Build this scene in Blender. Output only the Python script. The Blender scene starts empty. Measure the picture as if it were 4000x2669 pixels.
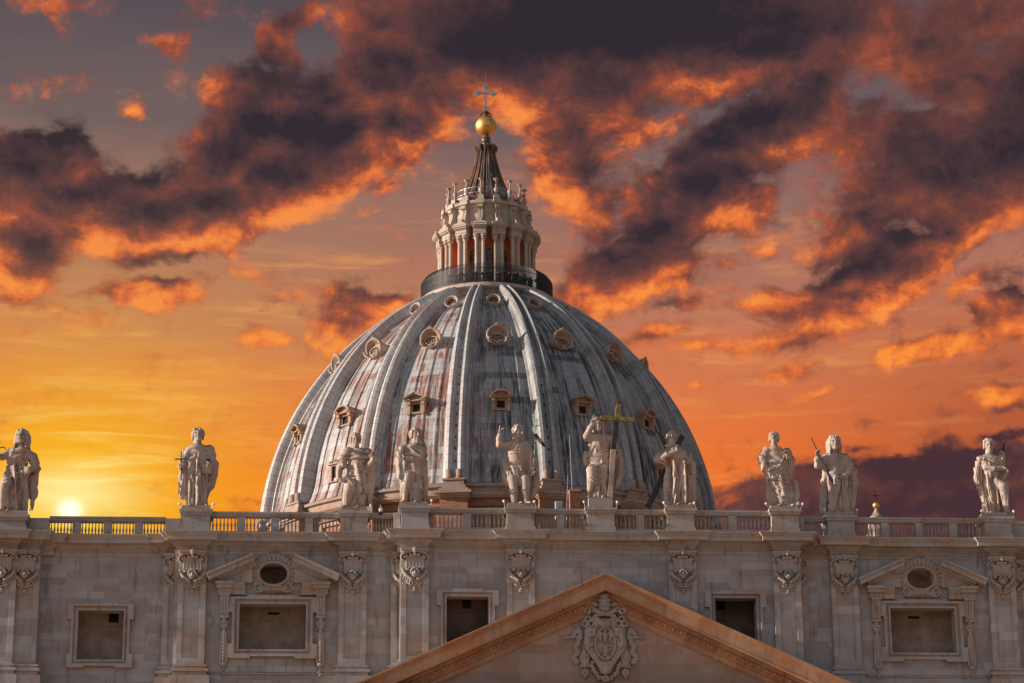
import bpy, bmesh, math, random
import numpy as np
from mathutils import Vector, Matrix
import openvdb

# ---------------------------------------------------------------- camera
SC = bpy.context.scene
COL = SC.collection
R = math.radians
CAM_POS = Vector((-19.2, -178.0, 1.7))
PITCH, YAW, ROLL = R(17.65), R(4.15), R(0.48)
cam_data = bpy.data.cameras.new("camera")
cam = bpy.data.objects.new("camera", cam_data)
COL.objects.link(cam)
cam_data.sensor_width = 36.0
cam_data.lens = 9930.0 * 36.0 / 4000.0
cam_data.clip_start = 1.0
cam_data.clip_end = 20000.0
_fh = Vector((math.sin(YAW), math.cos(YAW), 0)); _r = Vector((math.cos(YAW), -math.sin(YAW), 0))
_f = _fh * math.cos(PITCH) + Vector((0, 0, 1)) * math.sin(PITCH)
_u = _r.cross(_f)
_r2 = _r * math.cos(ROLL) - _u * math.sin(ROLL); _u2 = _u * math.cos(ROLL) + _r * math.sin(ROLL)
cam.matrix_world = Matrix(((_r2.x, _u2.x, -_f.x, CAM_POS.x), (_r2.y, _u2.y, -_f.y, CAM_POS.y),
                           (_r2.z, _u2.z, -_f.z, CAM_POS.z), (0, 0, 0, 1)))
SC.camera = cam

# ---------------------------------------------------------------- exposure
SC.view_settings.view_transform = 'Standard'
SC.view_settings.look = 'None'
SC.view_settings.exposure = 0.45
SC.view_settings.gamma = 1.0
SC.view_settings.use_curve_mapping = False

# ---------------------------------------------------------------- sun
SUN_AZ, SUN_EL = R(-87.5), R(17.0)      # azimuth from -Y (towards the square), turned to -X
to_sun = Vector((math.sin(SUN_AZ) * math.cos(SUN_EL), -math.cos(SUN_AZ) * math.cos(SUN_EL), math.sin(SUN_EL)))
sun_data = bpy.data.lights.new("sun", 'SUN')
sun_data.energy = 5.0
sun_data.angle = R(0.5)
sun_data.color = (1.0, 0.87, 0.74)
sun = bpy.data.objects.new("sun", sun_data)
COL.objects.link(sun)
sun.rotation_euler = to_sun.to_track_quat('Z', 'Y').to_euler()

# ---------------------------------------------------------------- node helper
class NT:
    def __init__(s, tree):
        s.t = tree; s.n = tree.nodes; s.l = tree.links
    def node(s, kind, **kw):
        n = s.n.new(kind)
        for k, v in kw.items(): setattr(n, k, v)
        return n
    def put(s, sock, v):
        if isinstance(v, bpy.types.NodeSocket): s.l.new(v, sock)
        elif v is not None:
            if hasattr(sock.default_value, '__len__') and not hasattr(v, '__len__'): v = (v, v, v)
            if hasattr(sock.default_value, '__len__') and len(sock.default_value) == 4 and len(v) == 3: v = (*v, 1)
            sock.default_value = v
    def math(s, op, a, b=None, c=None, clamp=False):
        n = s.node('ShaderNodeMath', operation=op, use_clamp=clamp)
        for i, v in enumerate((a, b, c)):
            if v is not None: s.put(n.inputs[i], v)
        return n.outputs[0]
    def vmath(s, op, a, b=None):
        n = s.node('ShaderNodeVectorMath', operation=op)
        s.put(n.inputs[0], a)
        if b is not None: s.put(n.inputs[1], b)
        return n.outputs[0]
    def mix(s, f, a, b, mode='MIX', clamp=False):
        n = s.node('ShaderNodeMix', data_type='RGBA', blend_type=mode, clamp_result=clamp)
        s.put(n.inputs[0], f); s.put(n.inputs[6], a); s.put(n.inputs[7], b)
        return n.outputs[2]
    def ramp(s, f, stops, interp='LINEAR'):
        n = s.node('ShaderNodeValToRGB')
        e = n.color_ramp.elements
        n.color_ramp.interpolation = interp
        while len(e) < len(stops): e.new(0.5)
        for el, (p, c) in zip(e, stops):
            el.position = p
            el.color = (c, c, c, 1) if not hasattr(c, '__len__') else (*c, 1)
        s.put(n.inputs[0], f)
        return n.outputs[0]
    def step(s, v, a, b):
        n = s.node('ShaderNodeMapRange', interpolation_type='SMOOTHSTEP')
        s.put(n.inputs[0], v); n.inputs[1].default_value = a; n.inputs[2].default_value = b
        return n.outputs[0]
    def noise(s, vec, scale, detail=4, rough=0.55, dist=0.0, col=False, dims='3D'):
        n = s.node('ShaderNodeTexNoise', noise_dimensions=dims)
        s.put(n.inputs['Vector'], vec)
        n.inputs['Scale'].default_value = scale; n.inputs['Detail'].default_value = detail
        n.inputs['Roughness'].default_value = rough; n.inputs['Distortion'].default_value = dist
        return n.outputs[1 if col else 0]
    def mapping(s, vec, loc=(0, 0, 0), rot=(0, 0, 0), scale=(1, 1, 1), kind='POINT'):
        n = s.node('ShaderNodeMapping', vector_type=kind)
        s.put(n.inputs[0], vec)
        n.inputs[1].default_value = loc; n.inputs[2].default_value = rot; n.inputs[3].default_value = scale
        return n.outputs[0]

def srgb(r, g, b):
    f = lambda c: (c / 255 / 12.92) if c <= 10 else ((c / 255 + 0.055) / 1.055) ** 2.4
    return (f(r), f(g), f(b))

# ---------------------------------------------------------------- sky (world): dusk gradient, sun glow, cloud masses
# every cloud mass: azimuth, elevation, half width, half height (degrees), tilt, weight
CLOUDS = [
    (6.95,24.77,5.19,1.18,0,1.6), (3.73,24.15,2.58,1.03,-8,1.3), (10.34,24.07,2.9,0.88,8,1.25), (11.8,23.8,0.86,0.59,0,0.8), 
    (5.85,23.05,2.35,1.18,-10,0.8), (8.28,22.99,1.28,0.69,35,0.45), (-0.98,24.77,0.87,0.28,25,0.75), (-1.5,24.18,0.59,0.59,20,0.8), 
    (-2.15,23.0,0.96,0.88,0,1.0), (-2.18,22.03,1.27,0.88,0,1.1), (-0.83,22.74,1.17,0.83,-20,0.95), (-1.23,21.76,1.9,0.88,0,1.15), 
    (-0.08,21.98,1.17,0.59,0,0.7), (-2.88,21.13,1.47,0.69,15,1.05), (-1.63,20.87,1.79,0.69,10,0.95), (-3.47,20.23,1.88,0.59,10,0.95), 
    (-4.83,20.76,1.16,0.59,0,0.95), (-4.59,19.9,2.3,0.59,5,0.9), (-6.44,20.2,1.99,0.59,0,0.95), (0.96,23.26,1.39,0.88,0,1.0), 
    (0.74,24.23,0.97,0.54,25,0.85), (1.92,22.78,1.28,0.69,10,0.75), (2.45,23.86,1.29,0.88,0,0.95), (1.08,21.9,1.38,0.59,20,0.75), 
    (-0.07,21.1,1.16,0.44,20,0.7), (1.29,21.22,0.63,0.39,20,0.5), (-7.06,21.32,1.48,0.79,0,1.1), (-7.68,20.71,1.37,0.79,0,1.05), 
    (-5.97,21.0,0.74,0.49,0,0.7), (-7.44,19.08,0.78,0.59,0,1.05), (-7.65,18.49,0.62,0.39,0,0.6), (-6.9,19.31,0.42,0.25,0,0.5), 
    (-4.39,18.6,1.09,0.35,0,0.95), (-5.75,18.49,0.83,0.22,0,0.5), (-4.3,24.22,0.81,0.24,-15,0.62), (-3.83,24.33,0.49,0.18,-10,0.5), 
    (-5.01,22.64,0.4,0.22,20,0.55), (0.69,18.37,1.14,0.47,-8,1.0), (-0.13,18.17,0.83,0.44,0,0.6), (-1.35,17.71,0.77,0.28,0,0.75), 
    (-0.12,17.48,0.93,0.39,0,0.5), (-0.96,18.45,1.24,0.25,5,0.35), (11.21,22.48,1.17,0.59,25,1.0), (10.03,21.95,1.59,0.74,20,1.05), 
    (8.75,21.32,1.58,0.79,20,1.05), (8.2,20.36,1.78,0.88,20,1.0), (7.34,19.5,1.56,0.74,20,1.05), (6.5,18.93,1.25,0.59,10,1.0), 
    (9.25,20.71,1.26,0.79,0,0.9), (5.81,21.1,1.16,1.18,0,0.68), (5.4,21.99,1.06,0.98,0,0.72), (6.31,20.02,0.73,0.69,0,0.6), (10.15,19.7,0.47,0.29,30,0.55), 
    (9.2,19.25,0.62,0.29,0,0.4), (13.46,21.86,1.69,0.64,5,0.95), (12.44,22.12,0.85,0.44,0,0.7), (13.4,20.8,1.58,0.79,-10,0.85), 
    (14.84,20.99,1.79,1.08,0,1.05), (16.2,21.47,1.37,1.38,0,1.1), (15.3,23.08,1.6,0.74,-10,0.95), (16.3,22.8,1.07,0.88,0,0.95), 
    (14.22,24.02,1.72,0.59,20,0.85), (15.6,24.39,1.62,0.49,0,0.8), (12.64,20.17,1.47,0.59,10,0.75), (12.4,19.59,1.56,0.59,10,0.8), 
    (13.3,19.16,1.56,0.59,15,0.95), (12.24,18.53,1.86,0.54,12,1.0), (14.11,19.11,0.78,0.41,25,0.85), (11.01,18.39,1.24,0.39,5,0.85), 
    (9.78,18.35,1.14,0.29,0,0.5), (11.91,17.91,1.24,0.29,0,0.65), (12.89,22.72,0.64,0.25,0,0.45), (15.93,17.83,0.77,0.54,0,1.0), 
    (15.5,16.07,0.82,0.29,0,0.75), (11.21,16.19,0.72,0.16,5,0.45), (9.03,17.39,1.85,0.26,0,0.5), (8.69,16.62,1.13,0.18,0,0.45), 
    (7.5,17.73,1.34,0.29,5,0.65), (11.04,16.83,1.64,0.22,5,0.42), (13.78,17.18,1.75,0.39,8,0.7), (6.97,17.06,1.13,0.16,0,0.4), 
    (15.19,18.65,1.24,0.39,15,0.6), (8.14,18.4,1.14,0.26,8,0.5), (12.99,15.67,1.22,0.16,5,0.4), (-6.01,17.7,1.55,0.2,10,0.35), 
    (-3.02,18.98,1.35,0.24,5,0.4), (10.57,17.58,1.65,0.31,0,0.55), (12.06,15.03,1.63,0.18,8,0.5), (11.93,14.5,1.72,0.24,3,0.6), 
    (13.89,14.03,4.25,0.74,0,1.25), (13.54,13.22,5.25,0.88,0,1.2), (13.28,12.08,6.03,1.47,0,1.2), (15.69,14.56,2.03,0.49,0,1.0), 
    (15.44,15.25,1.12,0.18,8,0.6), (-1.92,14.13,0.46,0.08,0,0.4), (-4.17,14.23,0.41,0.14,0,0.35), (-7.4,24.75,1.73,0.33,0,0.42), 
    (5.03,18.27,0.62,0.59,30,0.6), (-6.85,22.3,0.64,0.29,0,0.3), ]
SUN_DISC = (-6.02, 13.72)

def build_world():
    w = bpy.data.worlds.new("World")
    SC.world = w
    w.use_nodes = True
    w.cycles.sampling_method = 'MANUAL'
    w.cycles.sample_map_resolution = 256
    T = NT(w.node_tree)
    T.n.clear()
    out = T.node('ShaderNodeOutputWorld'); bg = T.node('ShaderNodeBackground')
    T.l.new(bg.outputs[0], out.inputs[0])
    dirv = T.node('ShaderNodeTexCoord').outputs['Generated']
    sep = T.node('ShaderNodeSeparateXYZ'); T.put(sep.inputs[0], dirv)
    az = T.math('MULTIPLY', T.math('ARCTAN2', sep.outputs[0], sep.outputs[1]), 57.29578)
    el = T.math('MULTIPLY', T.math('ARCSINE', sep.outputs[2]), 57.29578)
    cmb = T.node('ShaderNodeCombineXYZ'); T.put(cmb.inputs[0], az); T.put(cmb.inputs[1], el)
    P = cmb.outputs[0]

    def density(vec, fine):
        # large ragged warp, then the masses, then billowing detail
        wn = T.vmath('SUBTRACT', T.noise(vec, 0.75, 3, 0.55, col=True), (0.5, 0.5, 0.5))
        p = T.vmath('ADD', vec, T.vmath('MULTIPLY', wn, (1.5, 1.0, 0)))
        tot = None
        for i, (x, y, rx, ry, rot, a) in enumerate(CLOUDS):
            if i % 6 == 0 and i:      # keeps the shader evaluating a few masses at a time
                p = T.vmath('ADD', p, T.math('MULTIPLY', tot, 1e-6))
            g = T.node('ShaderNodeTexGradient', gradient_type='SPHERICAL')
            T.put(g.inputs[0], T.mapping(p, (x, y, 0), (0, 0, R(rot)), (rx * 1.75, ry * 1.8, 1), 'TEXTURE'))
            v = T.math('MULTIPLY', g.outputs['Fac'], a)
            if tot is None: tot = v
            else:
                n = T.node('ShaderNodeMath', operation='SMOOTH_MAX')
                T.put(n.inputs[0], tot); T.put(n.inputs[1], v); n.inputs[2].default_value = 0.25
                tot = n.outputs[0]
        q = T.mapping(vec, scale=(0.8, 1.15, 1))
        d = T.math('SUBTRACT', T.noise(q, 0.85, fine, 0.66, 0.35), 0.5)
        # unseen rest of the sky gets loose broken cloud
        rest = T.math('MULTIPLY', T.step(T.math('ABSOLUTE', T.math('SUBTRACT', az, 4.0)), 13.0, 30.0), 0.35)
        tot = T.math('MAXIMUM', tot, rest)
        return T.math('ADD', tot, T.math('MULTIPLY', d, 0.95))

    d1 = density(P, 8)
    P2 = T.vmath('ADD', P, T.math('MULTIPLY', d1, 1e-6))
    d2 = density(T.vmath('ADD', P2, (-0.3, -0.6, 0)), 4)      # towards the low light
    cover = T.step(d1, 0.22, 0.5)
    lit = T.math('SUBTRACT', d1, d2)
    thick = T.step(d1, 0.2, 1.25)
    # less of the low light reaches deep cloud and the high far side
    away = T.math('MULTIPLY', T.step(az, 8.0, 15.0), T.step(el, 18.5, 22.0))
    high = T.math('MULTIPLY', T.step(el, 22.6, 24.6), 0.55)
    lit = T.math('MULTIPLY', lit, T.math('SUBTRACT', 1.0, T.math('ADD', T.math('MULTIPLY', T.step(d1, 0.6, 1.2), 0.45), T.math('MAXIMUM', T.math('MULTIPLY', away, 0.7), high)), clamp=True))
    shade = T.math('SUBTRACT', T.math('ADD', T.math('ADD', 0.36, T.math('MULTIPLY', T.math('SUBTRACT', T.noise(P, 1.9, 7, 0.68, 0.4), 0.5), 0.5)), T.math('MULTIPLY', thick, 0.72)), T.math('MULTIPLY', lit, 1.4), clamp=True)
    hi = T.step(el, 15.0, 22.0)
    c_hi = T.ramp(shade, [(0.0, srgb(246, 142, 72)), (0.16, srgb(228, 118, 62)), (0.34, srgb(158, 80, 58)), (0.52, srgb(112, 66, 60)), (0.75, srgb(78, 55, 58)), (1.0, srgb(50, 42, 50))])
    c_lo = T.ramp(shade, [(0.0, srgb(250, 146, 60)), (0.18, srgb(222, 110, 56)), (0.4, srgb(150, 82, 62)), (0.65, srgb(106, 64, 60)), (1.0, srgb(72, 48, 54))])
    cloud = T.mix(hi, c_lo, c_hi)

    # clear sky behind the clouds: colour by height above the horizon
    g = T.math('DIVIDE', T.math('ADD', el, T.math('MULTIPLY', T.math('SUBTRACT', T.noise(T.mapping(P, scale=(0.12, 1.0, 1)), 0.7, 4, 0.6), 0.5), 2.2)), 45.0)
    base = T.ramp(g, [(0.0, srgb(150, 74, 52)), (0.26, srgb(236, 100, 30)), (0.315, srgb(240, 114, 42)), (0.36, srgb(222, 120, 70)), (0.405, srgb(188, 118, 92)),
                      (0.455, srgb(152, 110, 100)), (0.505, srgb(108, 92, 96)), (0.56, srgb(82, 76, 86)), (0.75, srgb(84, 86, 104)), (1.0, srgb(88, 94, 116))])
    # thin high streaks
    st = T.noise(T.mapping(P, rot=(0, 0, R(14)), scale=(0.22, 1.7, 1)), 1.0, 5, 0.62, 0.4)
    stf = T.math('MULTIPLY', T.step(st, 0.5, 0.74), T.step(el, 24.0, 17.0))
    base = T.mix(T.math('MULTIPLY', stf, 0.62), base, srgb(248, 164, 92))
    # dimmer and redder low on the far side from the sun
    farside = T.math('MULTIPLY', T.step(az, 8.0, 17.0), T.step(el, 20.0, 14.0))
    base = T.mix(T.math('MULTIPLY', farside, 0.8), base, srgb(148, 72, 54))

    # sun glow
    dx = T.math('SUBTRACT', az, SUN_DISC[0]); dy = T.math('SUBTRACT', el, SUN_DISC[1])
    dist = T.math('SQRT', T.math('ADD', T.math('MULTIPLY', dx, dx), T.math('MULTIPLY', T.math('MULTIPLY', dy, dy), 1.5)))
    streak = T.noise(T.mapping(P, rot=(0, 0, R(-5)), scale=(0.3, 3.2, 1)), 0.9, 5, 0.6, 0.5)
    g1 = T.math('POWER', 2.71828, T.math('MULTIPLY', dist, -0.35))
    wide = T.math('MULTIPLY', g1, T.math('ADD', 0.75, T.math('MULTIPLY', streak, 0.5)))
    base = T.mix(T.math('MULTIPLY', wide, 1.25, clamp=True), base, srgb(255, 200, 8))
    seen = T.mix(T.math('MULTIPLY', cover, T.math('SUBTRACT', 1.0, T.math('MULTIPLY', g1, 0.9))), base, cloud)
    band = T.math('MULTIPLY', T.step(streak, 0.5, 0.68), T.math('POWER', 2.71828, T.math('MULTIPLY', dist, -0.55)))
    seen = T.mix(T.math('MULTIPLY', band, 0.85, clamp=True), seen, srgb(255, 236, 150))
    dy2 = T.math('SUBTRACT', dy, 0.4)
    halo = T.math('POWER', 2.71828, T.math('MULTIPLY', T.math('ADD', T.math('MULTIPLY', T.math('MULTIPLY', dx, dx), 0.55), T.math('MULTIPLY', T.math('MULTIPLY', dy2, dy2), 3.4)), -1.0))
    seen = T.mix(T.math('MULTIPLY', halo, T.math('ADD', 0.35, T.math('MULTIPLY', streak, 0.8)), clamp=True), seen, srgb(255, 244, 170))
    core = T.math('POWER', 2.71828, T.math('MULTIPLY', T.math('MULTIPLY', dist, dist), -16.0))
    seen = T.mix(T.math('MULTIPLY', core, 1.5, clamp=True), seen, (1.3, 1.2, 0.85))

    # the half of the sky behind the camera: pale grey dusk, with the physical sky mixed in
    phys = T.node('ShaderNodeTexSky', sky_type='NISHITA')
    phys.sun_disc = False
    phys.sun_elevation = SUN_EL
    phys.sun_rotation = R(180.0) - SUN_AZ
    back = T.mix(0.75, T.mix(1.0, phys.outputs[0], (0.06, 0.06, 0.06), 'MULTIPLY'), T.ramp(T.math('DIVIDE', el, 90.0), [(0.0, BACK_LOW), (0.35, BACK_MID), (1.0, BACK_TOP)]))
    # brighter towards the sun's side of the sky, dim blue-grey on the far side
    side = T.step(sep.outputs[0], 0.9, -0.9)
    back = T.mix(1.0, back, T.ramp(side, [(0.0, (0.5, 0.5, 0.52)), (0.5, (0.98, 0.98, 1.0)), (1.0, (1.15, 1.12, 1.08))]), 'MULTIPLY')
    fb = T.step(T.math('ABSOLUTE', T.math('SUBTRACT', az, 4.0)), 24.0, 80.0)
    sky = T.mix(fb, seen, back)
    T.put(bg.inputs[0], sky)
    bg.inputs[1].default_value = 0.735

BACK_LOW, BACK_MID, BACK_TOP = (0.42, 0.475, 0.56), (0.40, 0.45, 0.53), (0.225, 0.24, 0.27)
build_world()

# ---------------------------------------------------------------- mesh helpers
class MB:
    """collects shapes; build() links them as ONE mesh object"""
    def __init__(s): s.v = []; s.f = []; s.uv = {}
    def add(s, verts, faces):
        o = len(s.v)
        s.v += [tuple(map(float, p)) for p in verts]
        s.f += [tuple(i + o for i in f) for f in faces]
        return s
    def box(s, x0, x1, y0, y1, z0, z1):
        v = [(x, y, z) for z in (z0, z1) for y in (y0, y1) for x in (x0, x1)]
        return s.add(v, [(0, 2, 3, 1), (4, 5, 7, 6), (0, 1, 5, 4), (2, 6, 7, 3), (0, 4, 6, 2), (1, 3, 7, 5)])
    def obox(s, M, hx, hy, hz):
        v = [M @ Vector((x * hx, y * hy, z * hz)) for z in (-1, 1) for y in (-1, 1) for x in (-1, 1)]
        return s.add(v, [(0, 2, 3, 1), (4, 5, 7, 6), (0, 1, 5, 4), (2, 6, 7, 3), (0, 4, 6, 2), (1, 3, 7, 5)])
    def lathe(s, prof, c=(0, 0, 0), n=24, a0=0.0, a1=360.0, close=True):
        full = abs(a1 - a0) >= 359.9
        m = n if full else n + 1
        v = []
        for k in range(m):
            a = R(a0 + (a1 - a0) * k / n)
            for r, z in prof: v.append((c[0] + r * math.sin(a), c[1] - r * math.cos(a), c[2] + z))
        L = len(prof); f = []
        for k in range(n):
            k2 = (k + 1) % m
            for i in range(L - 1):
                f.append((k * L + i, k2 * L + i, k2 * L + i + 1, k * L + i + 1))
        if close and full:
            if prof[0][0] > 1e-6: f.append(tuple(k * L for k in range(m - 1, -1, -1)))
            if prof[-1][0] > 1e-6: f.append(tuple(k * L + L - 1 for k in range(m)))
        return s.add(v, f)
    def loft(s, rings, closed=True, caps=True):
        L = len(rings[0]); v = [p for r in rings for p in r]; f = []
        for k in range(len(rings) - 1):
            for i in range(L if closed else L - 1):
                j = (i + 1) % L
                f.append((k * L + i, k * L + j, (k + 1) * L + j, (k + 1) * L + i))
        if caps and closed:
            f.append(tuple(range(L - 1, -1, -1))); f.append(tuple((len(rings) - 1) * L + i for i in range(L)))
        return s.add(v, f)
    def tube(s, pts, rad, n=8, caps=True):
        pts = [Vector(p) for p in pts]
        if not hasattr(rad, '__len__'): rad = [rad] * len(pts)
        rings = []; ref = None
        for i, p in enumerate(pts):
            t = (pts[min(i + 1, len(pts) - 1)] - pts[max(i - 1, 0)]).normalized()
            if ref is None: ref = Vector((0, 0, 1)) if abs(t.z) < 0.9 else Vector((1, 0, 0))
            a = t.cross(ref)
            if a.length < 1e-5: a = t.orthogonal()
            a.normalize(); b = a.cross(t).normalized(); ref = b
            rings.append([p + (a * math.cos(2 * math.pi * k / n) + b * math.sin(2 * math.pi * k / n)) * rad[i] for k in range(n)])
        return s.loft(rings, True, caps)
    def bar(s, p, q, w, h=None):
        p, q = Vector(p), Vector(q); h = h or w
        d = q - p
        M = Matrix.Translation((p + q) / 2) @ d.to_track_quat('Z', 'Y').to_matrix().to_4x4()
        return s.obox(M, w / 2, h / 2, d.length / 2)
    def prism(s, poly, y0, y1):
        """outline in x,z pushed from y0 to y1"""
        n = len(poly)
        v = [(x, y0, z) for x, z in poly] + [(x, y1, z) for x, z in poly]
        f = [(i, (i + 1) % n, n + (i + 1) % n, n + i) for i in range(n)] + [tuple(range(n - 1, -1, -1)), tuple(range(n, 2 * n))]
        return s.add(v, f)
    def plan_sweep(s, path, prof, ends=True):
        """profile (outward, z) swept along a plan path; outward is to the right of travel"""
        n = len(path); rings = []
        for i, p in enumerate(path):
            p = Vector(p)
            a = (p - Vector(path[i - 1])).normalized() if i else None
            b = (Vector(path[i + 1]) - p).normalized() if i < n - 1 else None
            a = a or b; b = b or a
            na, nb = Vector((a.y, -a.x)), Vector((b.y, -b.x))
            m = (na + nb); m = m / max(m.dot(na), 0.2)
            rings.append([(p.x + m.x * o, p.y + m.y * o, z) for o, z in prof])
        return s.loft(rings, False, False)
    def build(s, name, mat, parent=None, smooth=None, at=None):
        me = bpy.data.meshes.new(name)
        org = Vector((0, 0, 0))
        if parent is not None:
            org = parent.location.copy()
            if parent.parent is not None: org = org + parent.parent.location
        if at is not None: org = Vector(at)
        v = np.array(s.v, dtype=np.float64) - np.array(org[:])
        me.from_pydata(v.tolist(), [], s.f)
        if mat: me.materials.append(mat)
        ob = bpy.data.objects.new(name, me)
        COL.objects.link(ob)
        if parent is not None: ob.parent = parent
        if at is not None: ob.location = org if parent is None else org - parent.location - (parent.parent.location if parent.parent else Vector())
        bm = bmesh.new(); bm.from_mesh(me)
        bmesh.ops.recalc_face_normals(bm, faces=bm.faces)
        bm.to_mesh(me); bm.free()
        if smooth:
            me.shade_smooth(); me.set_sharp_from_angle(angle=R(smooth))
        return ob

def tag(o, label=None, cat=None, group=None, kind=None):
    if label: o['label'] = label
    if cat: o['category'] = cat
    if group: o['group'] = group
    if kind: o['kind'] = kind
    return o

def thing(name, label, cat, loc=(0, 0, 0), group=None):
    o = bpy.data.objects.new(name, None)
    o.location = loc
    o.empty_display_size = 0.5
    COL.objects.link(o)
    return tag(o, label, cat, group)

def dup(o, parent=None, loc=None, rotz=None):
    c = o.copy(); COL.objects.link(c)
    if parent is not None: c.parent = parent
    if loc is not None: c.location = loc
    if rotz is not None: c.rotation_euler = (0, 0, rotz)
    for ch in list(o.children): dup(ch, c)
    return c

def mesh_of(v, f, name, mat, parent=None, loc=None, smooth=True):
    me = bpy.data.meshes.new(name)
    me.vertices.add(len(v)); me.vertices.foreach_set('co', np.asarray(v, np.float32).ravel())
    f = np.asarray(f, np.int32); k = f.shape[1]
    me.loops.add(f.size); me.loops.foreach_set('vertex_index', f.ravel())
    me.polygons.add(len(f)); me.polygons.foreach_set('loop_start', np.arange(0, f.size, k, dtype=np.int32))
    me.update(calc_edges=True); me.validate()
    if mat: me.materials.append(mat)
    if smooth: me.shade_smooth()
    ob = bpy.data.objects.new(name, me); COL.objects.link(ob)
    if parent is not None: ob.parent = parent
    if loc is not None: ob.location = loc
    return ob

# ---------------------------------------------------------------- carving kit: distance fields meshed into one surface
class Carve:
    def __init__(s, lo, hi, h, tilt=0.0):
        s.lo = np.array(lo, float); s.h = h; s.tilt = tilt
        s.n = [int(math.ceil((hi[i] - lo[i]) / h)) + 1 for i in range(3)]
        s.ax = [(lo[i] + h * np.arange(s.n[i])).astype(np.float32) for i in range(3)]
        s.D = np.full(s.n, 0.4, np.float32)
        s.rng = random.Random(7)
    def reg(s, lo, hi, pad):
        sl = []
        for i in range(3):
            a = int((lo[i] - pad - s.lo[i]) / s.h); b = int((hi[i] + pad - s.lo[i]) / s.h) + 2
            a, b = max(a, 0), min(b, s.n[i])
            if b <= a: return None
            sl.append(slice(a, b))
        return tuple(sl), s.ax[0][sl[0]][:, None, None], s.ax[1][sl[1]][None, :, None], s.ax[2][sl[2]][None, None, :]
    def put(s, sl, d, k, cut=False):
        D = s.D[sl]
        if cut:
            h = np.maximum(k - np.abs(D + d), 0) / k
            s.D[sl] = np.maximum(D, -d) + h * h * k * 0.25
        else:
            h = np.maximum(k - np.abs(D - d), 0) / k
            s.D[sl] = np.minimum(D, d) - h * h * k * 0.25
    def cap(s, a, b, ra, rb=None, k=0.06, cut=False):
        rb = ra if rb is None else rb
        a = np.array(a, float); b = np.array(b, float); m = max(ra, rb)
        g = s.reg(np.minimum(a, b) - m, np.maximum(a, b) + m, k + 0.08)
        if g is None: return s
        sl, X, Y, Z = g
        d = b - a; L2 = max(float(d @ d), 1e-9)
        px, py, pz = X - np.float32(a[0]), Y - np.float32(a[1]), Z - np.float32(a[2])
        t = np.clip((px * d[0] + py * d[1] + pz * d[2]) / L2, 0, 1).astype(np.float32)
        dist = np.sqrt((px - t * d[0]) ** 2 + (py - t * d[1]) ** 2 + (pz - t * d[2]) ** 2) - (ra + (rb - ra) * t)
        s.put(sl, dist.astype(np.float32), k, cut)
        return s
    def path(s, pts, r, k=0.05, cut=False):
        if not hasattr(r, '__len__'): r = [r] * len(pts)
        for i in range(len(pts) - 1): s.cap(pts[i], pts[i + 1], r[i], r[i + 1], k, cut)
        return s
    def ell(s, c, r, k=0.06, rot=None, cut=False):
        c = np.array(c, float); m = max(r)
        g = s.reg(c - m, c + m, k + 0.08)
        if g is None: return s
        sl, X, Y, Z = g
        px, py, pz = X - np.float32(c[0]), Y - np.float32(c[1]), Z - np.float32(c[2])
        if rot is not None:
            A = np.array(rot, np.float32)      # rows are the local axes
            px, py, pz = (A[0][0] * px + A[0][1] * py + A[0][2] * pz, A[1][0] * px + A[1][1] * py + A[1][2] * pz, A[2][0] * px + A[2][1] * py + A[2][2] * pz)
        q0 = np.sqrt((px / r[0]) ** 2 + (py / r[1]) ** 2 + (pz / r[2]) ** 2)
        q1 = np.sqrt((px / r[0] ** 2) ** 2 + (py / r[1] ** 2) ** 2 + (pz / r[2] ** 2) ** 2)
        d = np.where(q1 > 1e-6, q0 * (q0 - 1) / np.maximum(q1, 1e-6), -min(r))
        s.put(sl, d.astype(np.float32), k, cut)
        return s
    def box(s, c, hf, k=0.03, rot=None, rnd=0.02, cut=False):
        c = np.array(c, float); m = math.sqrt(sum(q * q for q in hf))
        g = s.reg(c - m, c + m, k + 0.06)
        if g is None: return s
        sl, X, Y, Z = g
        px, py, pz = X - np.float32(c[0]), Y - np.float32(c[1]), Z - np.float32(c[2])
        if rot is not None:
            A = np.array(rot, np.float32)
            px, py, pz = (A[0][0] * px + A[0][1] * py + A[0][2] * pz, A[1][0] * px + A[1][1] * py + A[1][2] * pz, A[2][0] * px + A[2][1] * py + A[2][2] * pz)
        qx, qy, qz = np.abs(px) - (hf[0] - rnd), np.abs(py) - (hf[1] - rnd), np.abs(pz) - (hf[2] - rnd)
        d = np.sqrt(np.maximum(qx, 0) ** 2 + np.maximum(qy, 0) ** 2 + np.maximum(qz, 0) ** 2) + np.minimum(np.maximum(np.maximum(qx, qy), qz), 0) - rnd
        s.put(sl, np.broadcast_to(d, s.D[sl].shape).astype(np.float32), k, cut)
        return s
    def front(s, x, zv):
        """depth of the first surface met from the front at x and seen height zv (None where open)"""
        i = int(round((x - s.lo[0]) / s.h))
        if i < 0 or i >= s.n[0]: return None
        ys = s.ax[1]
        ks = np.round((zv + s.tilt * ys - s.lo[2]) / s.h).astype(int)
        ok = (ks >= 0) & (ks < s.n[2])
        col = np.where(ok, s.D[i, np.arange(len(ys)), np.clip(ks, 0, s.n[2] - 1)], 1.0)
        w = np.nonzero(col < 0)[0]
        return float(ys[w[0]]) if len(w) else None
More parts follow.
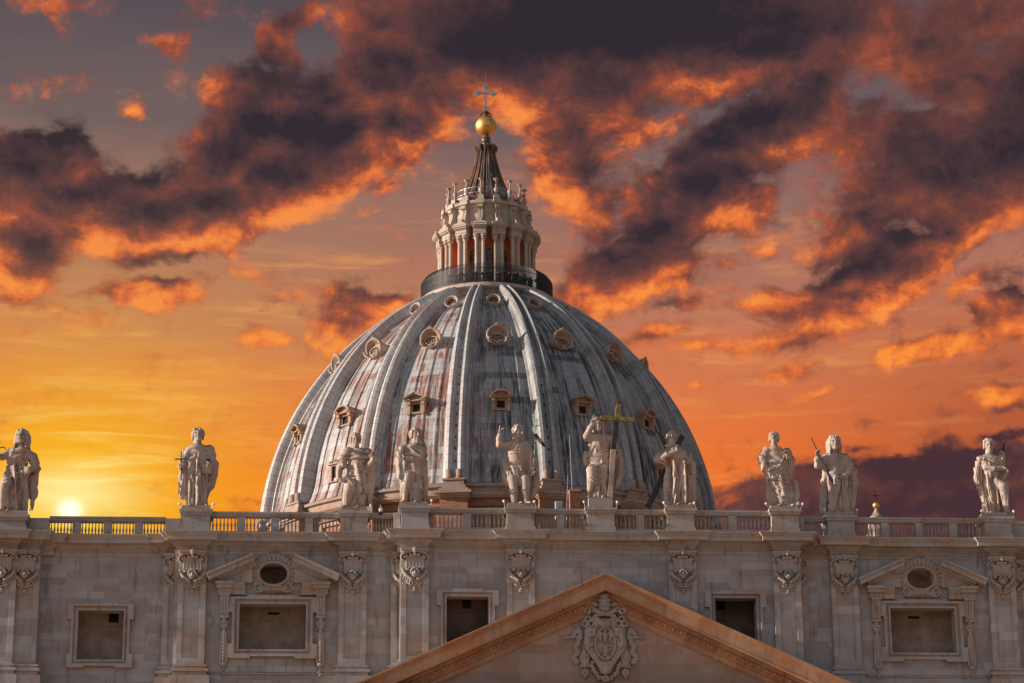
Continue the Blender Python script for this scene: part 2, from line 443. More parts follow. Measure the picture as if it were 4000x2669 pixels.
    def ridge(s, pts, r, lift=0.3, k=0.05, cut=False):
        """a fold laid along the front surface through seen points (x, zv); r may taper"""
        n = len(pts)
        rr = r if hasattr(r, '__len__') else [r * 0.55] + [r] * (n - 2) + [r * 0.45] if n > 2 else [r, r * 0.6]
        P = []
        for i in range(n - 1):
            m = max(1, int(math.hypot(pts[i + 1][0] - pts[i][0], pts[i + 1][1] - pts[i][1]) / 0.12))
            for j in range(m + (i == n - 2)):
                t = j / m
                P.append((pts[i][0] * (1 - t) + pts[i + 1][0] * t, pts[i][1] * (1 - t) + pts[i + 1][1] * t, rr[i] * (1 - t) + rr[i + 1] * t))
        Q = []; last = None
        for x, z, q in P:
            y = s.front(x, z)
            if y is None: y = last
            if y is None: continue
            if last is not None: y = 0.5 * y + 0.5 * last
            last = y
            yy = y + q * (1 - 2 * lift) if not cut else y - q * 0.05
            Q.append(((x, yy, z + s.tilt * yy), q))
        for (a, ra), (b, rb) in zip(Q[:-1], Q[1:]): s.cap(a, b, ra, rb, k, cut)
        return s
    def wave(s, fn, lo, hi):
        g = s.reg(lo, hi, 0)
        if g is None: return s
        sl, X, Y, Z = g
        s.D[sl] += fn(X, Y, Z).astype(np.float32)
        return s
    def mesh(s):
        G = openvdb.FloatGrid(); G.background = 0.4
        D = s.D.copy()
        D[0] = D[-1] = np.maximum(D[0], 0.1); D[:, 0] = np.maximum(D[:, 0], 0.1); D[:, -1] = np.maximum(D[:, -1], 0.1)
        D[:, :, 0] = np.maximum(D[:, :, 0], 0.1); D[:, :, -1] = np.maximum(D[:, :, -1], 0.1)
        G.copyFromArray(D)
        p, q = G.convertToQuads()
        p = p * s.h + s.lo
        q = q.astype(np.int64)
        a, b, c, d = (p[q[:, i]] for i in range(4))
        vol = np.einsum('ij,ij->', np.cross(c - a, d - b), (a + b + c + d) / 4)
        if vol < 0: q = q[:, ::-1]
        return p, q

# ---------------------------------------------------------------- materials
def mat(name):
    m = bpy.data.materials.new(name); m.use_nodes = True
    T = NT(m.node_tree)
    b = [n for n in T.n if n.type == 'BSDF_PRINCIPLED'][0]
    return m, T, b

def stone(name, base, blocks=(2.4, 0.62), block_var=0.16, warm=(1.0, 0.84, 0.72), grime=0.6, streak=0.3, bump=0.25, rough=0.85, seed=0.0, rust=0.0, joint=0.0):
    m, T, b = mat(name)
    pos = T.node('ShaderNodeNewGeometry').outputs['Position']
    nrm = T.node('ShaderNodeNewGeometry').outputs['Normal']
    sp = T.node('ShaderNodeSeparateXYZ'); T.put(sp.inputs[0], pos)
    sn = T.node('ShaderNodeSeparateXYZ'); T.put(sn.inputs[0], nrm)
    u = T.math('ADD', sp.outputs[0], T.math('MULTIPLY', sp.outputs[1], 0.9))
    cm = T.node('ShaderNodeCombineXYZ'); T.put(cm.inputs[0], T.math('ADD', u, seed)); T.put(cm.inputs[1], sp.outputs[2])
    fine = T.noise(T.mapping(pos, scale=(0.5, 0.5, 9.0)), 1.9, 7, 0.78)
    big = T.noise(T.mapping(pos, loc=(seed, 0, 0), scale=(1, 1, 1.6)), 0.45, 5, 0.62)
    grain = T.noise(pos, 9.0, 3, 0.6)
    col = T.mix(T.step(big, 0.35, 0.68), base, tuple(c * w for c, w in zip(base, warm)))
    hgt = fine
    if blocks:
        br = T.node('ShaderNodeTexBrick'); T.put(br.inputs['Vector'], cm.outputs[0])
        br.offset = 0.45; br.squash = 0.7; br.squash_frequency = 3
        br.inputs['Color1'].default_value = (0, 0, 0, 1); br.inputs['Color2'].default_value = (1, 1, 1, 1)
        br.inputs['Mortar'].default_value = (0.5, 0.5, 0.5, 1); br.inputs['Scale'].default_value = 1.0
        br.inputs['Mortar Size'].default_value = 0.008 if joint else 0.0; br.inputs['Mortar Smooth'].default_value = 0.3
        br.inputs['Brick Width'].default_value = blocks[0]; br.inputs['Row Height'].default_value = blocks[1]
        f = T.math('SUBTRACT', br.outputs['Color'], 0.5)
        f = T.math('ADD', 1.0, T.math('MULTIPLY', f, block_var * 2))
        cc = T.node('ShaderNodeCombineColor')
        for i in range(3): T.put(cc.inputs[i], f)
        col = T.mix(1.0, col, cc.outputs[0], 'MULTIPLY')
        pale = T.ramp(br.outputs['Color'], [(0.86, 0.0), (0.9, 1.0)], 'CONSTANT')
        col = T.mix(T.math('MULTIPLY', pale, 0.3), col, tuple(min(1, c * 1.25) for c in base))
        if joint: col = T.mix(T.math('MULTIPLY', br.outputs['Fac'], joint), col, tuple(c * 0.35 for c in base))
    col = T.mix(T.math('MULTIPLY', T.step(fine, 0.52, 0.78), streak), col, tuple(c * q for c, q in zip(base, (0.60, 0.50, 0.44))))
    col = T.mix(T.math('MULTIPLY', T.step(fine, 0.5, 0.25), streak * 0.6), col, tuple(min(1, c * 1.22) for c in base))
    if rust: col = T.mix(T.math('MULTIPLY', T.step(T.noise(T.mapping(pos, scale=(1.0, 1.0, 0.5)), 0.9, 5, 0.65), 0.46, 0.66), rust), col, (0.34, 0.13, 0.055))
    if grime:
        up = T.step(sn.outputs[2], 0.15, 0.8)
        gm = T.math('MULTIPLY', T.math('MULTIPLY', up, T.step(T.noise(pos, 1.3, 5, 0.7), 0.3, 0.62)), grime)
        drip = T.math('MULTIPLY', T.step(T.noise(T.mapping(pos, scale=(2.2, 2.2, 0.35)), 1.1, 5, 0.7), 0.52, 0.72), grime * 0.62)
        col = T.mix(T.math('MAXIMUM', gm, drip), col, (0.085, 0.08, 0.075))
    T.put(b.inputs['Base Color'], col)
    b.inputs['Roughness'].default_value = rough
    bp = T.node('ShaderNodeBump'); bp.inputs['Strength'].default_value = bump; bp.inputs['Distance'].default_value = 0.05
    T.put(bp.inputs['Height'], T.math('ADD', T.math('MULTIPLY', hgt, 0.7), T.math('MULTIPLY', grain, 0.4)))
    T.put(b.inputs['Normal'], bp.outputs[0])
    return m

def plain(name, col, rough=0.6, metal=0.0, var=0.25, scale=3.0):
    m, T, b = mat(name)
    pos = T.node('ShaderNodeNewGeometry').outputs['Position']
    n = T.noise(pos, scale, 4, 0.6)
    T.put(b.inputs['Base Color'], T.mix(T.step(n, 0.3, 0.7), tuple(c * (1 - var) for c in col), tuple(min(1, c * (1 + var)) for c in col)))
    b.inputs['Roughness'].default_value = rough; b.inputs['Metallic'].default_value = metal
    return m

M = {}
M['wall'] = stone('travertine wall', (0.375, 0.37, 0.372), (1.9, 0.5), 0.16, (1.0, 0.82, 0.69), 0.95, 0.65, seed=3.1, joint=0.3)
M['trim'] = stone('travertine trim', (0.41, 0.39, 0.375), (3.4, 3.0), 0.10, (1.0, 0.76, 0.6), 1.0, 0.5, seed=11.0)
M['pilaster'] = stone('travertine pilaster', (0.41, 0.398, 0.39), (2.2, 0.62), 0.17, (1.0, 0.80, 0.66), 0.6, 0.6, seed=23.0, joint=0.3)
M['carving'] = stone('carved travertine', (0.41, 0.375, 0.35), None, 0, (1.0, 0.78, 0.64), 0.75, 0.3, seed=5.0)
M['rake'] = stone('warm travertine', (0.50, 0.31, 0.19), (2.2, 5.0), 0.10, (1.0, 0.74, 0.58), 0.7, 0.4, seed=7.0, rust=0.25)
M['statue'] = stone('statue travertine', (0.475, 0.395, 0.34), (9.0, 1.35), 0.08, (1.0, 0.84, 0.72), 1.0, 0.42, 0.4, seed=1.0, joint=0.7)
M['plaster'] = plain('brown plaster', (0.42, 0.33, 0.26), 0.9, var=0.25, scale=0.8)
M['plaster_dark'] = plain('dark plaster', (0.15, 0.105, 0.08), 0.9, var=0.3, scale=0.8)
M['dark'] = plain('dark opening', (0.012, 0.011, 0.011), 0.9)
M['iron'] = plain('dark iron', (0.035, 0.034, 0.034), 0.55, 0.4)
M['steel'] = plain('grey metal', (0.40, 0.40, 0.40), 0.4, 0.7)
M['lantern'] = stone('lantern stone', (0.46, 0.40, 0.35), None, 0, (1.0, 0.80, 0.66), 1.0, 0.5, seed=13.0, rust=0.15)
M['terracotta'] = stone('terracotta plaster', (0.62, 0.19, 0.06), None, 0, (1.0, 0.85, 0.75), 0.1, 0.2, seed=9.0)
M['attic'] = stone('rust stained brick', (0.26, 0.155, 0.105), (0.6, 0.16), 0.2, (1.0, 0.75, 0.6), 0.6, 0.4, seed=17.0, rust=0.7)
M['brick'] = stone('brick', (0.36, 0.13, 0.065), (0.28, 0.08), 0.25, (1.0, 0.9, 0.8), 0.2, 0.2, seed=2.0, joint=0.6)
M['shellstone'] = stone('shell hood stone', (0.42, 0.355, 0.305), None, 0, (1.0, 0.72, 0.54), 1.0, 0.25, seed=41.0, rust=0.5)
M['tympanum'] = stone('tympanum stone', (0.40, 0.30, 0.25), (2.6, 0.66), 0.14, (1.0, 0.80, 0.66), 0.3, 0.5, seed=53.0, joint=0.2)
M['drumstone'] = stone('drum stone', (0.34, 0.28, 0.24), None, 0, (1.0, 0.74, 0.56), 1.0, 0.5, seed=27.0, rust=0.5)
M['dormer'] = stone('dormer stone', (0.38, 0.29, 0.23), None, 0, (1.0, 0.72, 0.54), 1.0, 0.25, seed=21.0, rust=0.35)
M['bronze'] = plain('green bronze', (0.10, 0.17, 0.15), 0.5, 0.3, 0.5, 1.5)
M['darkwood'] = plain('dark weathered metal', (0.05, 0.045, 0.04), 0.6, 0.3, 0.4)
M['gilt'] = plain('worn gilding', (0.30, 0.21, 0.07), 0.5, 0.6, 0.5, 4.0)
M['white'] = plain('white enamel', (0.7, 0.7, 0.7), 0.35)
M['glass'] = plain('dark glass', (0.02, 0.022, 0.025), 0.12)

def gold_mat():
    m, T, b = mat('gilded ball')
    pos = T.node('ShaderNodeNewGeometry').outputs['Position']
    n = T.noise(T.mapping(pos, scale=(1, 1, 0.7)), 1.6, 5, 0.65)
    T.put(b.inputs['Base Color'], T.mix(T.step(n, 0.45, 0.75), (0.86, 0.50, 0.13), (0.34, 0.19, 0.07)))
    b.inputs['Metallic'].default_value = 1.0
    T.put(b.inputs['Roughness'], T.math('ADD', 0.3, T.math('MULTIPLY', n, 0.3)))
    return m
M['gold'] = gold_mat()

def lead_mat(name, rib=False):
    """lead sheet: courses of plates, rain streaks, rust-red and black plates; needs a UV map in metres"""
    m, T, b = mat(name)
    uv = T.node('ShaderNodeUVMap', uv_map='UVMap').outputs[0]
    pos = T.node('ShaderNodeNewGeometry').outputs['Position']
    sp = T.node('ShaderNodeSeparateXYZ'); T.put(sp.inputs[0], pos)
    wob = T.vmath('MULTIPLY', T.vmath('SUBTRACT', T.noise(uv, 0.7, 2, 0.5, col=True), (0.5, 0.5, 0.5)), (0.04, 0.16, 0))
    uvw = T.vmath('ADD', uv, wob)
    br = T.node('ShaderNodeTexBrick'); T.put(br.inputs['Vector'], uvw)
    br.offset = 0.5; br.squash = 1.0
    br.inputs['Color1'].default_value = (0, 0, 0, 1); br.inputs['Color2'].default_value = (1, 1, 1, 1); br.inputs['Mortar'].default_value = (0.5, 0.5, 0.5, 1)
    br.inputs['Scale'].default_value = 1.0; br.inputs['Brick Width'].default_value = 50.0 if rib else 3.4; br.inputs['Row Height'].default_value = 0.95
    br.inputs['Mortar Size'].default_value = 0.035; br.inputs['Mortar Smooth'].default_value = 0.2
    pick = br.outputs['Color']
    s1 = T.noise(T.mapping(uv, scale=(3.6, 0.13, 1)), 1.0, 5, 0.72)
    s2 = T.noise(T.mapping(uv, scale=(1.6, 0.10, 1)), 1.0, 4, 0.6)
    s3 = T.noise(T.mapping(uv, scale=(11.0, 0.5, 1)), 1.0, 3, 0.6)
    big = T.noise(pos, 0.11, 3, 0.6)
    base = T.mix(T.step(s2, 0.3, 0.7), (0.34, 0.332, 0.325) if not rib else (0.42, 0.412, 0.40), (0.50, 0.49, 0.48) if not rib else (0.56, 0.55, 0.54))
    # rust-red washed plates, commoner on the sunny south panels
    south = T.step(sp.outputs[0], 5.5, -4.0)
    rk = T.math('ADD', T.math('ADD', T.math('MULTIPLY', T.math('SUBTRACT', pick, 0.5), 0.2), s2), T.math('MULTIPLY', T.math('SUBTRACT', big, 0.5), 1.0))
    red = T.math('MULTIPLY', T.math('MULTIPLY', T.step(rk, 0.43, 0.56), T.step(s1, 0.58, 0.47)), T.math('MULTIPLY', south, 0.4 if rib else 1.0))
    base = T.mix(red, base, (0.24, 0.062, 0.033))
    och = T.math('MULTIPLY', T.step(T.math('ADD', s1, T.math('MULTIPLY', T.math('SUBTRACT', big, 0.5), 0.5)), 0.58, 0.72), T.math('MULTIPLY', south, 0.4))
    base = T.mix(och, base, (0.42, 0.235, 0.12))
    # black run-off stains, plus the unlit side's shade painted into the lead
    shade_stain = T.step(sp.outputs[0], -6.5, 2.0)
    base = T.mix(T.math('MULTIPLY', shade_stain, T.step(s2, 0.25, 0.6)), base, (0.24, 0.232, 0.225))
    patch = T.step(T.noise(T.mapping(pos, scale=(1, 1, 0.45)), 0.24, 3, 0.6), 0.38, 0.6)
    blk = T.math('MULTIPLY', T.step(T.math('ADD', s1, T.math('MULTIPLY', T.math('SUBTRACT', s2, 0.5), 1.1)), 0.44, 0.58), T.math('ADD', T.math('MULTIPLY', patch, 0.15 if rib else 0.62), T.math('MULTIPLY', shade_stain, T.math('ADD', 0.1, T.math('MULTIPLY', patch, 0.25 if rib else 0.4))), clamp=True))
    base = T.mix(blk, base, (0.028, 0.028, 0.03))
    plate = T.math('MULTIPLY', T.ramp(pick, [(0.0, 1.0), (0.085, 0.0)], 'CONSTANT'), T.math('MULTIPLY', shade_stain, 0.3 if rib else 0.8))
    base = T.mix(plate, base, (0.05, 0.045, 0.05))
    base = T.mix(T.math('MULTIPLY', T.step(s3, 0.5, 0.72), 0.45), base, (0.62, 0.61, 0.60))
    base = T.mix(T.math('MULTIPLY', br.outputs['Fac'], 0.6), base, (0.13, 0.12, 0.12))
    T.put(b.inputs['Base Color'], base)
    b.inputs['Roughness'].default_value = 0.5
    b.inputs['Metallic'].default_value = 0.0
    b.inputs['Specular IOR Level'].default_value = 0.5
    bp = T.node('ShaderNodeBump'); bp.inputs['Strength'].default_value = 0.5; bp.inputs['Distance'].default_value = 0.06
    T.put(bp.inputs['Height'], T.math('SUBTRACT', T.math('MULTIPLY', s2, 0.8), br.outputs['Fac']))
    T.put(b.inputs['Normal'], bp.outputs[0])
    return m
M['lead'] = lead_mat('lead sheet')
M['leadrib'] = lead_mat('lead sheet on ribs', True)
M['spirelead'] = stone('stained lead', (0.085, 0.065, 0.058), None, 0, (1.0, 0.6, 0.4), 0.2, 0.5, seed=31.0, rust=0.5, rough=0.35)

# ================================================================ the dome
DX, DY = -0.05, 130.0
RA, RB, Z0 = 35.8, 27.33, 71.8
def shell_r(z): return math.sqrt(RA * RA - (z - Z0) ** 2) - (RA - RB)
DC = Vector((DX, DY, 0))
def pol(r, deg, z):
    a = R(deg)
    return Vector((DX + r * math.sin(a), DY - r * math.cos(a), z))
def frame_at(r, deg, z, lean=0.0):
    """local frame on the dome: x along the tangent, y outwards, z up (leaning back by lean degrees)"""
    a = R(deg)
    o = Vector((math.sin(a), -math.cos(a), 0)); x = Vector((-math.cos(a), -math.sin(a), 0)); z_ = Vector((0, 0, 1))
    l = R(lean)
    o2 = o * math.cos(l) + z_ * math.sin(l); z2 = z_ * math.cos(l) - o * math.sin(l)
    p = pol(r, deg, z)
    return Matrix(((x.x, o2.x, z2.x, p.x), (x.y, o2.y, z2.y, p.y), (x.z, o2.z, z2.z, p.z), (0, 0, 0, 1)))

dome = thing('dome', 'great ribbed lead covered dome with rust stained panels behind the statues', 'dome', (DX, DY, 70.0))

# meridian
ZS = [74.3 + (103.75 - 74.3) * (1 - (1 - t) ** 1.6) for t in np.linspace(0, 1, 64)]
ARC = [0.0]
for i in range(1, len(ZS)): ARC.append(ARC[-1] + math.hypot(shell_r(ZS[i]) - shell_r(ZS[i - 1]), ZS[i] - ZS[i - 1]))

def make_shell():
    # angles: plain sheet plus three standing rolls in every panel
    offs = [(-11.25, 0)]
    for c in (-5.6, -1.9, 1.9, 5.6):
        for d, hgt in ((-0.42, 0), (-0.26, 0.8), (0, 1.0), (0.26, 0.8), (0.42, 0)): offs.append((c + d, hgt))
    offs += [(-8.4, 0), (-3.7, 0), (0, 0), (3.7, 0), (8.4, 0)]
    offs.sort()
    cols = [(k * 22.5 + o, h, k * 40.0 + o) for k in range(16) for o, h in offs]
    v = []; uv = []
    for ci, (a, hh, u) in enumerate(cols):
        for i, z in enumerate(ZS):
            r = shell_r(z)
            flare = 0.5 * max(0, 1 - ARC[i] / 2.6) ** 2
            p = pol(r + hh * 0.17 + flare, a, z)
            v.append(p)
            uv.append((R(u) * 13.0 if False else (u * 0.30), ARC[i]))
    n = len(cols); L = len(ZS); f = []; fu = []
    for c in range(n):
        c2 = (c + 1) % n
        for i in range(L - 1):
            f.append((c * L + i, c2 * L + i, c2 * L + i + 1, c * L + i + 1))
            u0 = uv[c * L + i][0]
            u1 = uv[c2 * L + i][0] if c2 else cols[c][2] * 0.30 + 1.0
            if abs(u1 - u0) > 2: u1 = u0 + 0.85
            fu += [(u0, ARC[i]), (u1, ARC[i]), (u1, ARC[i + 1]), (u0, ARC[i + 1])]
    me = bpy.data.meshes.new('shell')
    me.from_pydata([tuple(p - dome.location) for p in v], [], f)
    l = me.uv_layers.new(name='UVMap')
    l.data.foreach_set('uv', np.array(fu, np.float32).ravel())
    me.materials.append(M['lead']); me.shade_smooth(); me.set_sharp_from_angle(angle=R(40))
    o = bpy.data.objects.new('shell', me); COL.objects.link(o); o.parent = dome
    return o
make_shell()

def make_rib():
    sec = [(-1.62, -0.3), (-1.55, 0.22), (-1.30, 0.30), (-1.24, 0.80), (-1.10, 1.04), (-0.76, 1.14), (-0.42, 1.04), (-0.30, 0.74), (-0.27, 0.62), (0.27, 0.62), (0.30, 0.74),
           (0.42, 1.04), (0.76, 1.14), (1.10, 1.04), (1.24, 0.80), (1.30, 0.30), (1.55, 0.22), (1.62, -0.3)]
    zs = [74.5 + (103.9 - 74.5) * (1 - (1 - t) ** 1.6) for t in np.linspace(0, 1, 60)]
    v = []; uvv = []; arc = 0; L = len(sec)
    for i, z in enumerate(zs):
        r = shell_r(z)
        if i: arc += math.hypot(r - shell_r(zs[i - 1]), z - zs[i - 1])
        e = 0.02; nr, nz = (shell_r(z - e) - shell_r(z + e)), 2 * e
        # outward normal of the meridian
        tx, tz = -(shell_r(z - e) - shell_r(z + e)), 2 * e
        ln = math.hypot(tx, tz); nx, nzz = tz / ln, -tx / ln
        sc = 0.50 + 0.46 * (r - 8) / 20
        w = 0
        for j, (t, h) in enumerate(sec):
            hs = h * (1.0 + 0.3 * sc)
            v.append((t * sc, -(r + nx * hs), z - 70 + nzz * hs))
            w = t * sc + h
            uvv.append((w + 20 * 0, arc))
    f = []; fu = []
    for i in range(len(zs) - 1):
        for j in range(L - 1):
            q = (i * L + j, i * L + j + 1, (i + 1) * L + j + 1, (i + 1) * L + j)
            f.append(q); fu += [uvv[k] for k in q]
    for base in (0, (len(zs) - 1) * L):
        q = tuple(base + j for j in range(L)); f.append(q); fu += [uvv[k] for k in q]
    me = bpy.data.meshes.new('rib')
    me.from_pydata(v, [], f)
    l = me.uv_layers.new(name='UVMap'); l.data.foreach_set('uv', np.array(fu, np.float32).ravel())
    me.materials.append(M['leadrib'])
    bm = bmesh.new(); bm.from_mesh(me); bmesh.ops.recalc_face_normals(bm, faces=bm.faces); bm.to_mesh(me); bm.free()
    me.shade_smooth(); me.set_sharp_from_angle(angle=R(38))
    # fixing lamps down the middle groove
    lm = MB()
    lm.tube([(0, -(shell_r(zs[i]) + 0.78), zs[i] - 70) for i in range(2, 59)], 0.03, 5)
    for i in range(3, 58, 2):
        z = zs[i]; r = shell_r(z) + 0.78
        lm.box(-0.07, 0.07, -r - 0.12, -r + 0.12, z - 70 - 0.14, z - 70 + 0.14)
    pl = MB()      # stone plinth with the pair of drums the rib stands on
    pl.box(-1.35, 1.35, -29.0, -26.5, 73.3 - 70, 73.75 - 70).box(-1.15, 1.15, -28.8, -26.5, 73.75 - 70, 74.35 - 70)
    pl.box(-1.3, 1.3, -28.95, -26.6, 74.35 - 70, 74.55 - 70)
    for sx in (-0.6, 0.6):
        pl.lathe([(0.5, 74.55 - 70), (0.5, 74.7 - 70), (0.42, 74.78 - 70), (0.42, 75.45 - 70), (0.34, 75.62 - 70), (0.15, 75.7 - 70)], (sx, -28.5, 0), 14)
        pl.lathe([(0.3, 75.0 - 70), (0.3, 76.3 - 70), (0.15, 76.45 - 70)], (sx, -28.05, 0), 12)
    first = None
    for k in range(16):
        a = k * 22.5 + 11.25
        o = bpy.data.objects.new('rib', me); COL.objects.link(o); o.parent = dome
        o.rotation_euler = (0, 0, R(a))
        if first is None:
            a1 = lm.build('lamp_row', M['dark'], None); a2 = pl.build('rib_plinth', M['drumstone'], None, 40)
            a1.parent = o; a2.parent = o; first = o
        else:
            for ch in first.children: dup(ch, o)
make_rib()

def make_drum():
    prof = [(28.0, 72.45), (28.3, 72.75), (28.3, 73.0), (28.0, 73.05), (27.9, 73.6), (28.25, 73.75), (28.3, 74.05), (28.1, 74.2), (26.0, 74.35)]
    MB().lathe([(27.2, 60.0), (27.2, 71.5), (27.5, 71.6), (27.5, 72.3), (28.0, 72.45)], (DX, DY, 0), 96, close=False).build('attic', M['attic'], dome, 30)
    MB().lathe(prof, (DX, DY, 0), 96, close=False).build('attic_cornice', M['drumstone'], dome, 30)
    def bx(mb, F, hx, y0, y1, z0, z1): mb.obox(F @ Matrix.Translation((0, (y0 + y1) / 2, (z0 + z1) / 2)), hx, (y1 - y0) / 2, (z1 - z0) / 2)
    F = Matrix.Translation((DX, DY, 0)) @ Matrix.Rotation(math.pi, 4, 'Z')      # y outwards, towards the square
    b = MB(); bx(b, F, 1.6, 26.9, 29.0, 60, 72.2)
    sl = MB()
    for hx, y1, z0, z1 in ((1.75, 29.3, 72.2, 72.4), (1.9, 29.55, 72.4, 72.65), (2.1, 29.8, 72.65, 72.95), (1.7, 29.3, 72.95, 73.3)): bx(sl, F, hx, 26.8, y1, z0, z1)
    pn = MB(); bx(pn, F, 1.9, 27.1, 27.45, 68.2, 68.6); bx(pn, F, 1.9, 27.1, 27.45, 71.0, 71.4)
    for sx in (-1, 1): pn.obox(F @ Matrix.Translation((sx * 1.65, 27.3, 69.8)), 0.25, 0.18, 1.2)
    pier = b.build('pier', M['attic'], dome)
    co = sl.build('cornice', M['drumstone'], None); co.data.transform(Matrix.Translation(-dome.location)); co.parent = pier
    po = pn.build('panel_frame', M['drumstone'], dome)
    for k in range(16):
        o = pier if k == 0 else dup(pier, dome); o.rotation_euler = (0, 0, R(k * 22.5 + 11.25))
        o = po if k == 0 else dup(po, dome); o.rotation_euler = (0, 0, R(k * 22.5))
make_drum()

# ---------------------------------------------------------------- dormers, built upright at the origin (x tangent, y outwards), then set on the shell
def place_all(parts, r, z, lean, degs, name, sc=1.0):
    proto = None
    for d in degs:
        F = frame_at(r, d, z, lean)
        F.translation -= dome.location
        F = F @ Matrix.Scale(sc, 4)
        root = bpy.data.objects.new(name, parts[0][0]); COL.objects.link(root)
        root.parent = dome; root.matrix_local = F
        for me, nm in parts[1:]:
            c = bpy.data.objects.new(nm, me); COL.objects.link(c); c.parent = root

def mesh_only(mb, name, m, smooth=None):
    o = mb.build(name, m, None, smooth); me = o.data
    bpy.data.objects.remove(o)
    return me

def gable_dormer(arched):
    f = MB()
    w = 1.25
    for sx in (-1, 1):
        f.box(sx * w - 0.24, sx * w + 0.24, -1.4, 0.72, -1.05, 1.0)                       # scrolled side piers
        f.box(sx * w - 0.30, sx * w + 0.30, -1.4, 1.0, 0.45, 1.0)
        f.box(sx * w - 0.20, sx * w + 0.20, -1.4, 0.95, -1.25, -0.85)
    f.box(-1.0, 1.0, -1.4, 0.5, 0.62, 1.02); f.box(-1.0, -0.66, -1.4, 0.45, -0.8, 0.62); f.box(0.66, 1.0, -1.4, 0.45, -0.8, 0.62)
    f.box(-1.3, 1.3, -1.4, 0.62, -1.05, -0.8)
    f.box(-1.75, 1.75, -1.8, 1.15, 1.02, 1.2)
    for sx in (-1, 1): f.box(sx * 1.35 - 0.42, sx * 1.35 + 0.42, -1.8, 1.35, 1.2, 1.42)
    f.box(-0.95, 0.95, -1.8, 1.0, 1.2, 1.3)
    if arched:
        n = 14; P = []
        for rr in (1.95, 1.6):
            P.append([(rr * math.sin(R(-66 + 132 * k / n)), 0.72 + rr * 0.86 * math.cos(R(-66 + 132 * k / n)) - 0.0) for k in range(n + 1)])
        poly = P[0] + P[1][::-1]
        f.prism([(x, z) for x, z in poly], -2.6, 1.45)
        back = [(x, z) for x, z in P[1]]
        f.prism(back + [(1.4, 1.25), (-1.4, 1.25)], -2.6, 0.75)
    else:
        f.prism([(-2.0, 1.4), (0, 2.42), (2.0, 1.4), (1.62, 1.4), (0, 2.16), (-1.62, 1.4)], -2.6, 1.5)
        f.prism([(-1.5, 1.3), (0, 2.15), (1.5, 1.3)], -2.6, 0.75)
        f.prism([(-2.06, 1.46), (0, 2.52), (2.06, 1.46), (2.0, 1.38), (0, 2.4), (-2.0, 1.38)], -2.6, 1.62)
    d = MB().box(-0.66, 0.66, -1.3, 0.18, -0.8, 0.62)
    return [(mesh_only(f, 'dormer', M['dormer'], 30), 'dormer'), (mesh_only(d, 'opening', M['dark']), 'opening')]

def ellipse(a, b, cx, cz, y, n=36, scal=0.0):
    out = []
    for k in range(n):
        t = 2 * math.pi * k / n
        s = 1 + scal * (abs(math.sin(t * 8)) - 0.5)
        yy = y(math.cos(t)) if callable(y) else y
        out.append((cx + a * s * math.sin(t), yy, cz + b * s * math.cos(t)))
    return out

def shell_dormer():
    f = MB()
    dep = lambda c: 0.55 + 0.5 * c          # hood reaches further out at the top
    rings = [ellipse(1.7, 1.45, 0, 0.0, -3.2), ellipse(1.85, 1.62, 0, 0.0, dep), ellipse(1.72, 1.5, 0, 0.0, lambda c: dep(c) + 0.16), ellipse(1.52, 1.34, 0, 0.0, lambda c: dep(c) + 0.12),
             ellipse(1.44, 1.24, 0, 0.0, lambda c: dep(c) - 0.1, scal=0.04), ellipse(1.36, 1.05, 0, -0.12, 0.12, scal=0.09), ellipse(1.22, 0.8, 0, -0.3, -0.02), ellipse(1.18, 0.77, 0, -0.3, 0.22), ellipse(1.0, 0.62, 0, -0.3, 0.22), ellipse(0.98, 0.6, 0, -0.3, -0.2)]
    f.loft(rings, True, False)
    # crest, side bosses and the pair of scrolls under the sill
    for sx in (-1, 1):
        for k in range(3): f.lathe([(0.0, -0.16), (0.15 - 0.02 * k, -0.08), (0.18 - 0.02 * k, 0.04), (0.1, 0.15), (0, 0.18)], (sx * (0.12 + 0.19 * k), 1.1 - 0.06 * k, 1.6 + 0.1 - 0.09 * k), 9)
        sp = [(sx * (0.44 + (0.42 - 0.06 * t) * math.cos(t + 1.2)), 0.45, -1.5 + (0.40 - 0.055 * t) * math.sin(t + 1.2)) for t in np.linspace(0, 6.0, 26)]
        f.tube(sp, [0.15 - 0.0035 * i for i in range(26)], 7)
        f.tube([(sx * 1.5, 0.9, -0.75), (sx * 1.42, 0.75, -1.1), (sx * 1.1, 0.55, -1.35), (sx * 0.8, 0.45, -1.5)], [0.24, 0.26, 0.2, 0.14], 8)
        f.lathe([(0, -0.26), (0.2, -0.18), (0.27, 0), (0.2, 0.18), (0, 0.26)], (sx * 1.42, 0.95, -0.82), 10)
    f.tube([(-0.5, 0.5, -1.2), (0, 0.52, -1.3), (0.5, 0.5, -1.2)], 0.12, 7)
    f.lathe([(0, -0.2), (0.16, -0.1), (0.2, 0.05), (0, 0.25)], (0, 1.1, 1.72), 9)
    g = MB().loft([ellipse(0.99, 0.61, 0, -0.3, -0.18), ellipse(0.99, 0.61, 0, -0.3, -0.1)])
    b = MB()
    for k in range(-2, 3): b.box(k * 0.33 - 0.035, k * 0.33 + 0.035, -0.1, -0.02, -0.3 - 0.6 * math.sqrt(max(0, 1 - (k * 0.33 / 0.95) ** 2)), -0.3 + 0.6 * math.sqrt(max(0, 1 - (k * 0.33 / 0.95) ** 2)))
    for z in (-0.52, -0.1): b.box(-0.88, 0.88, -0.1, -0.02, z - 0.035, z + 0.035)
    return [(mesh_only(f, 'dormer', M['shellstone'], 50), 'dormer'), (mesh_only(g, 'window_pane', M['glass']), 'window_pane'), (mesh_only(b, 'muntins', M['lantern']), 'muntins')]

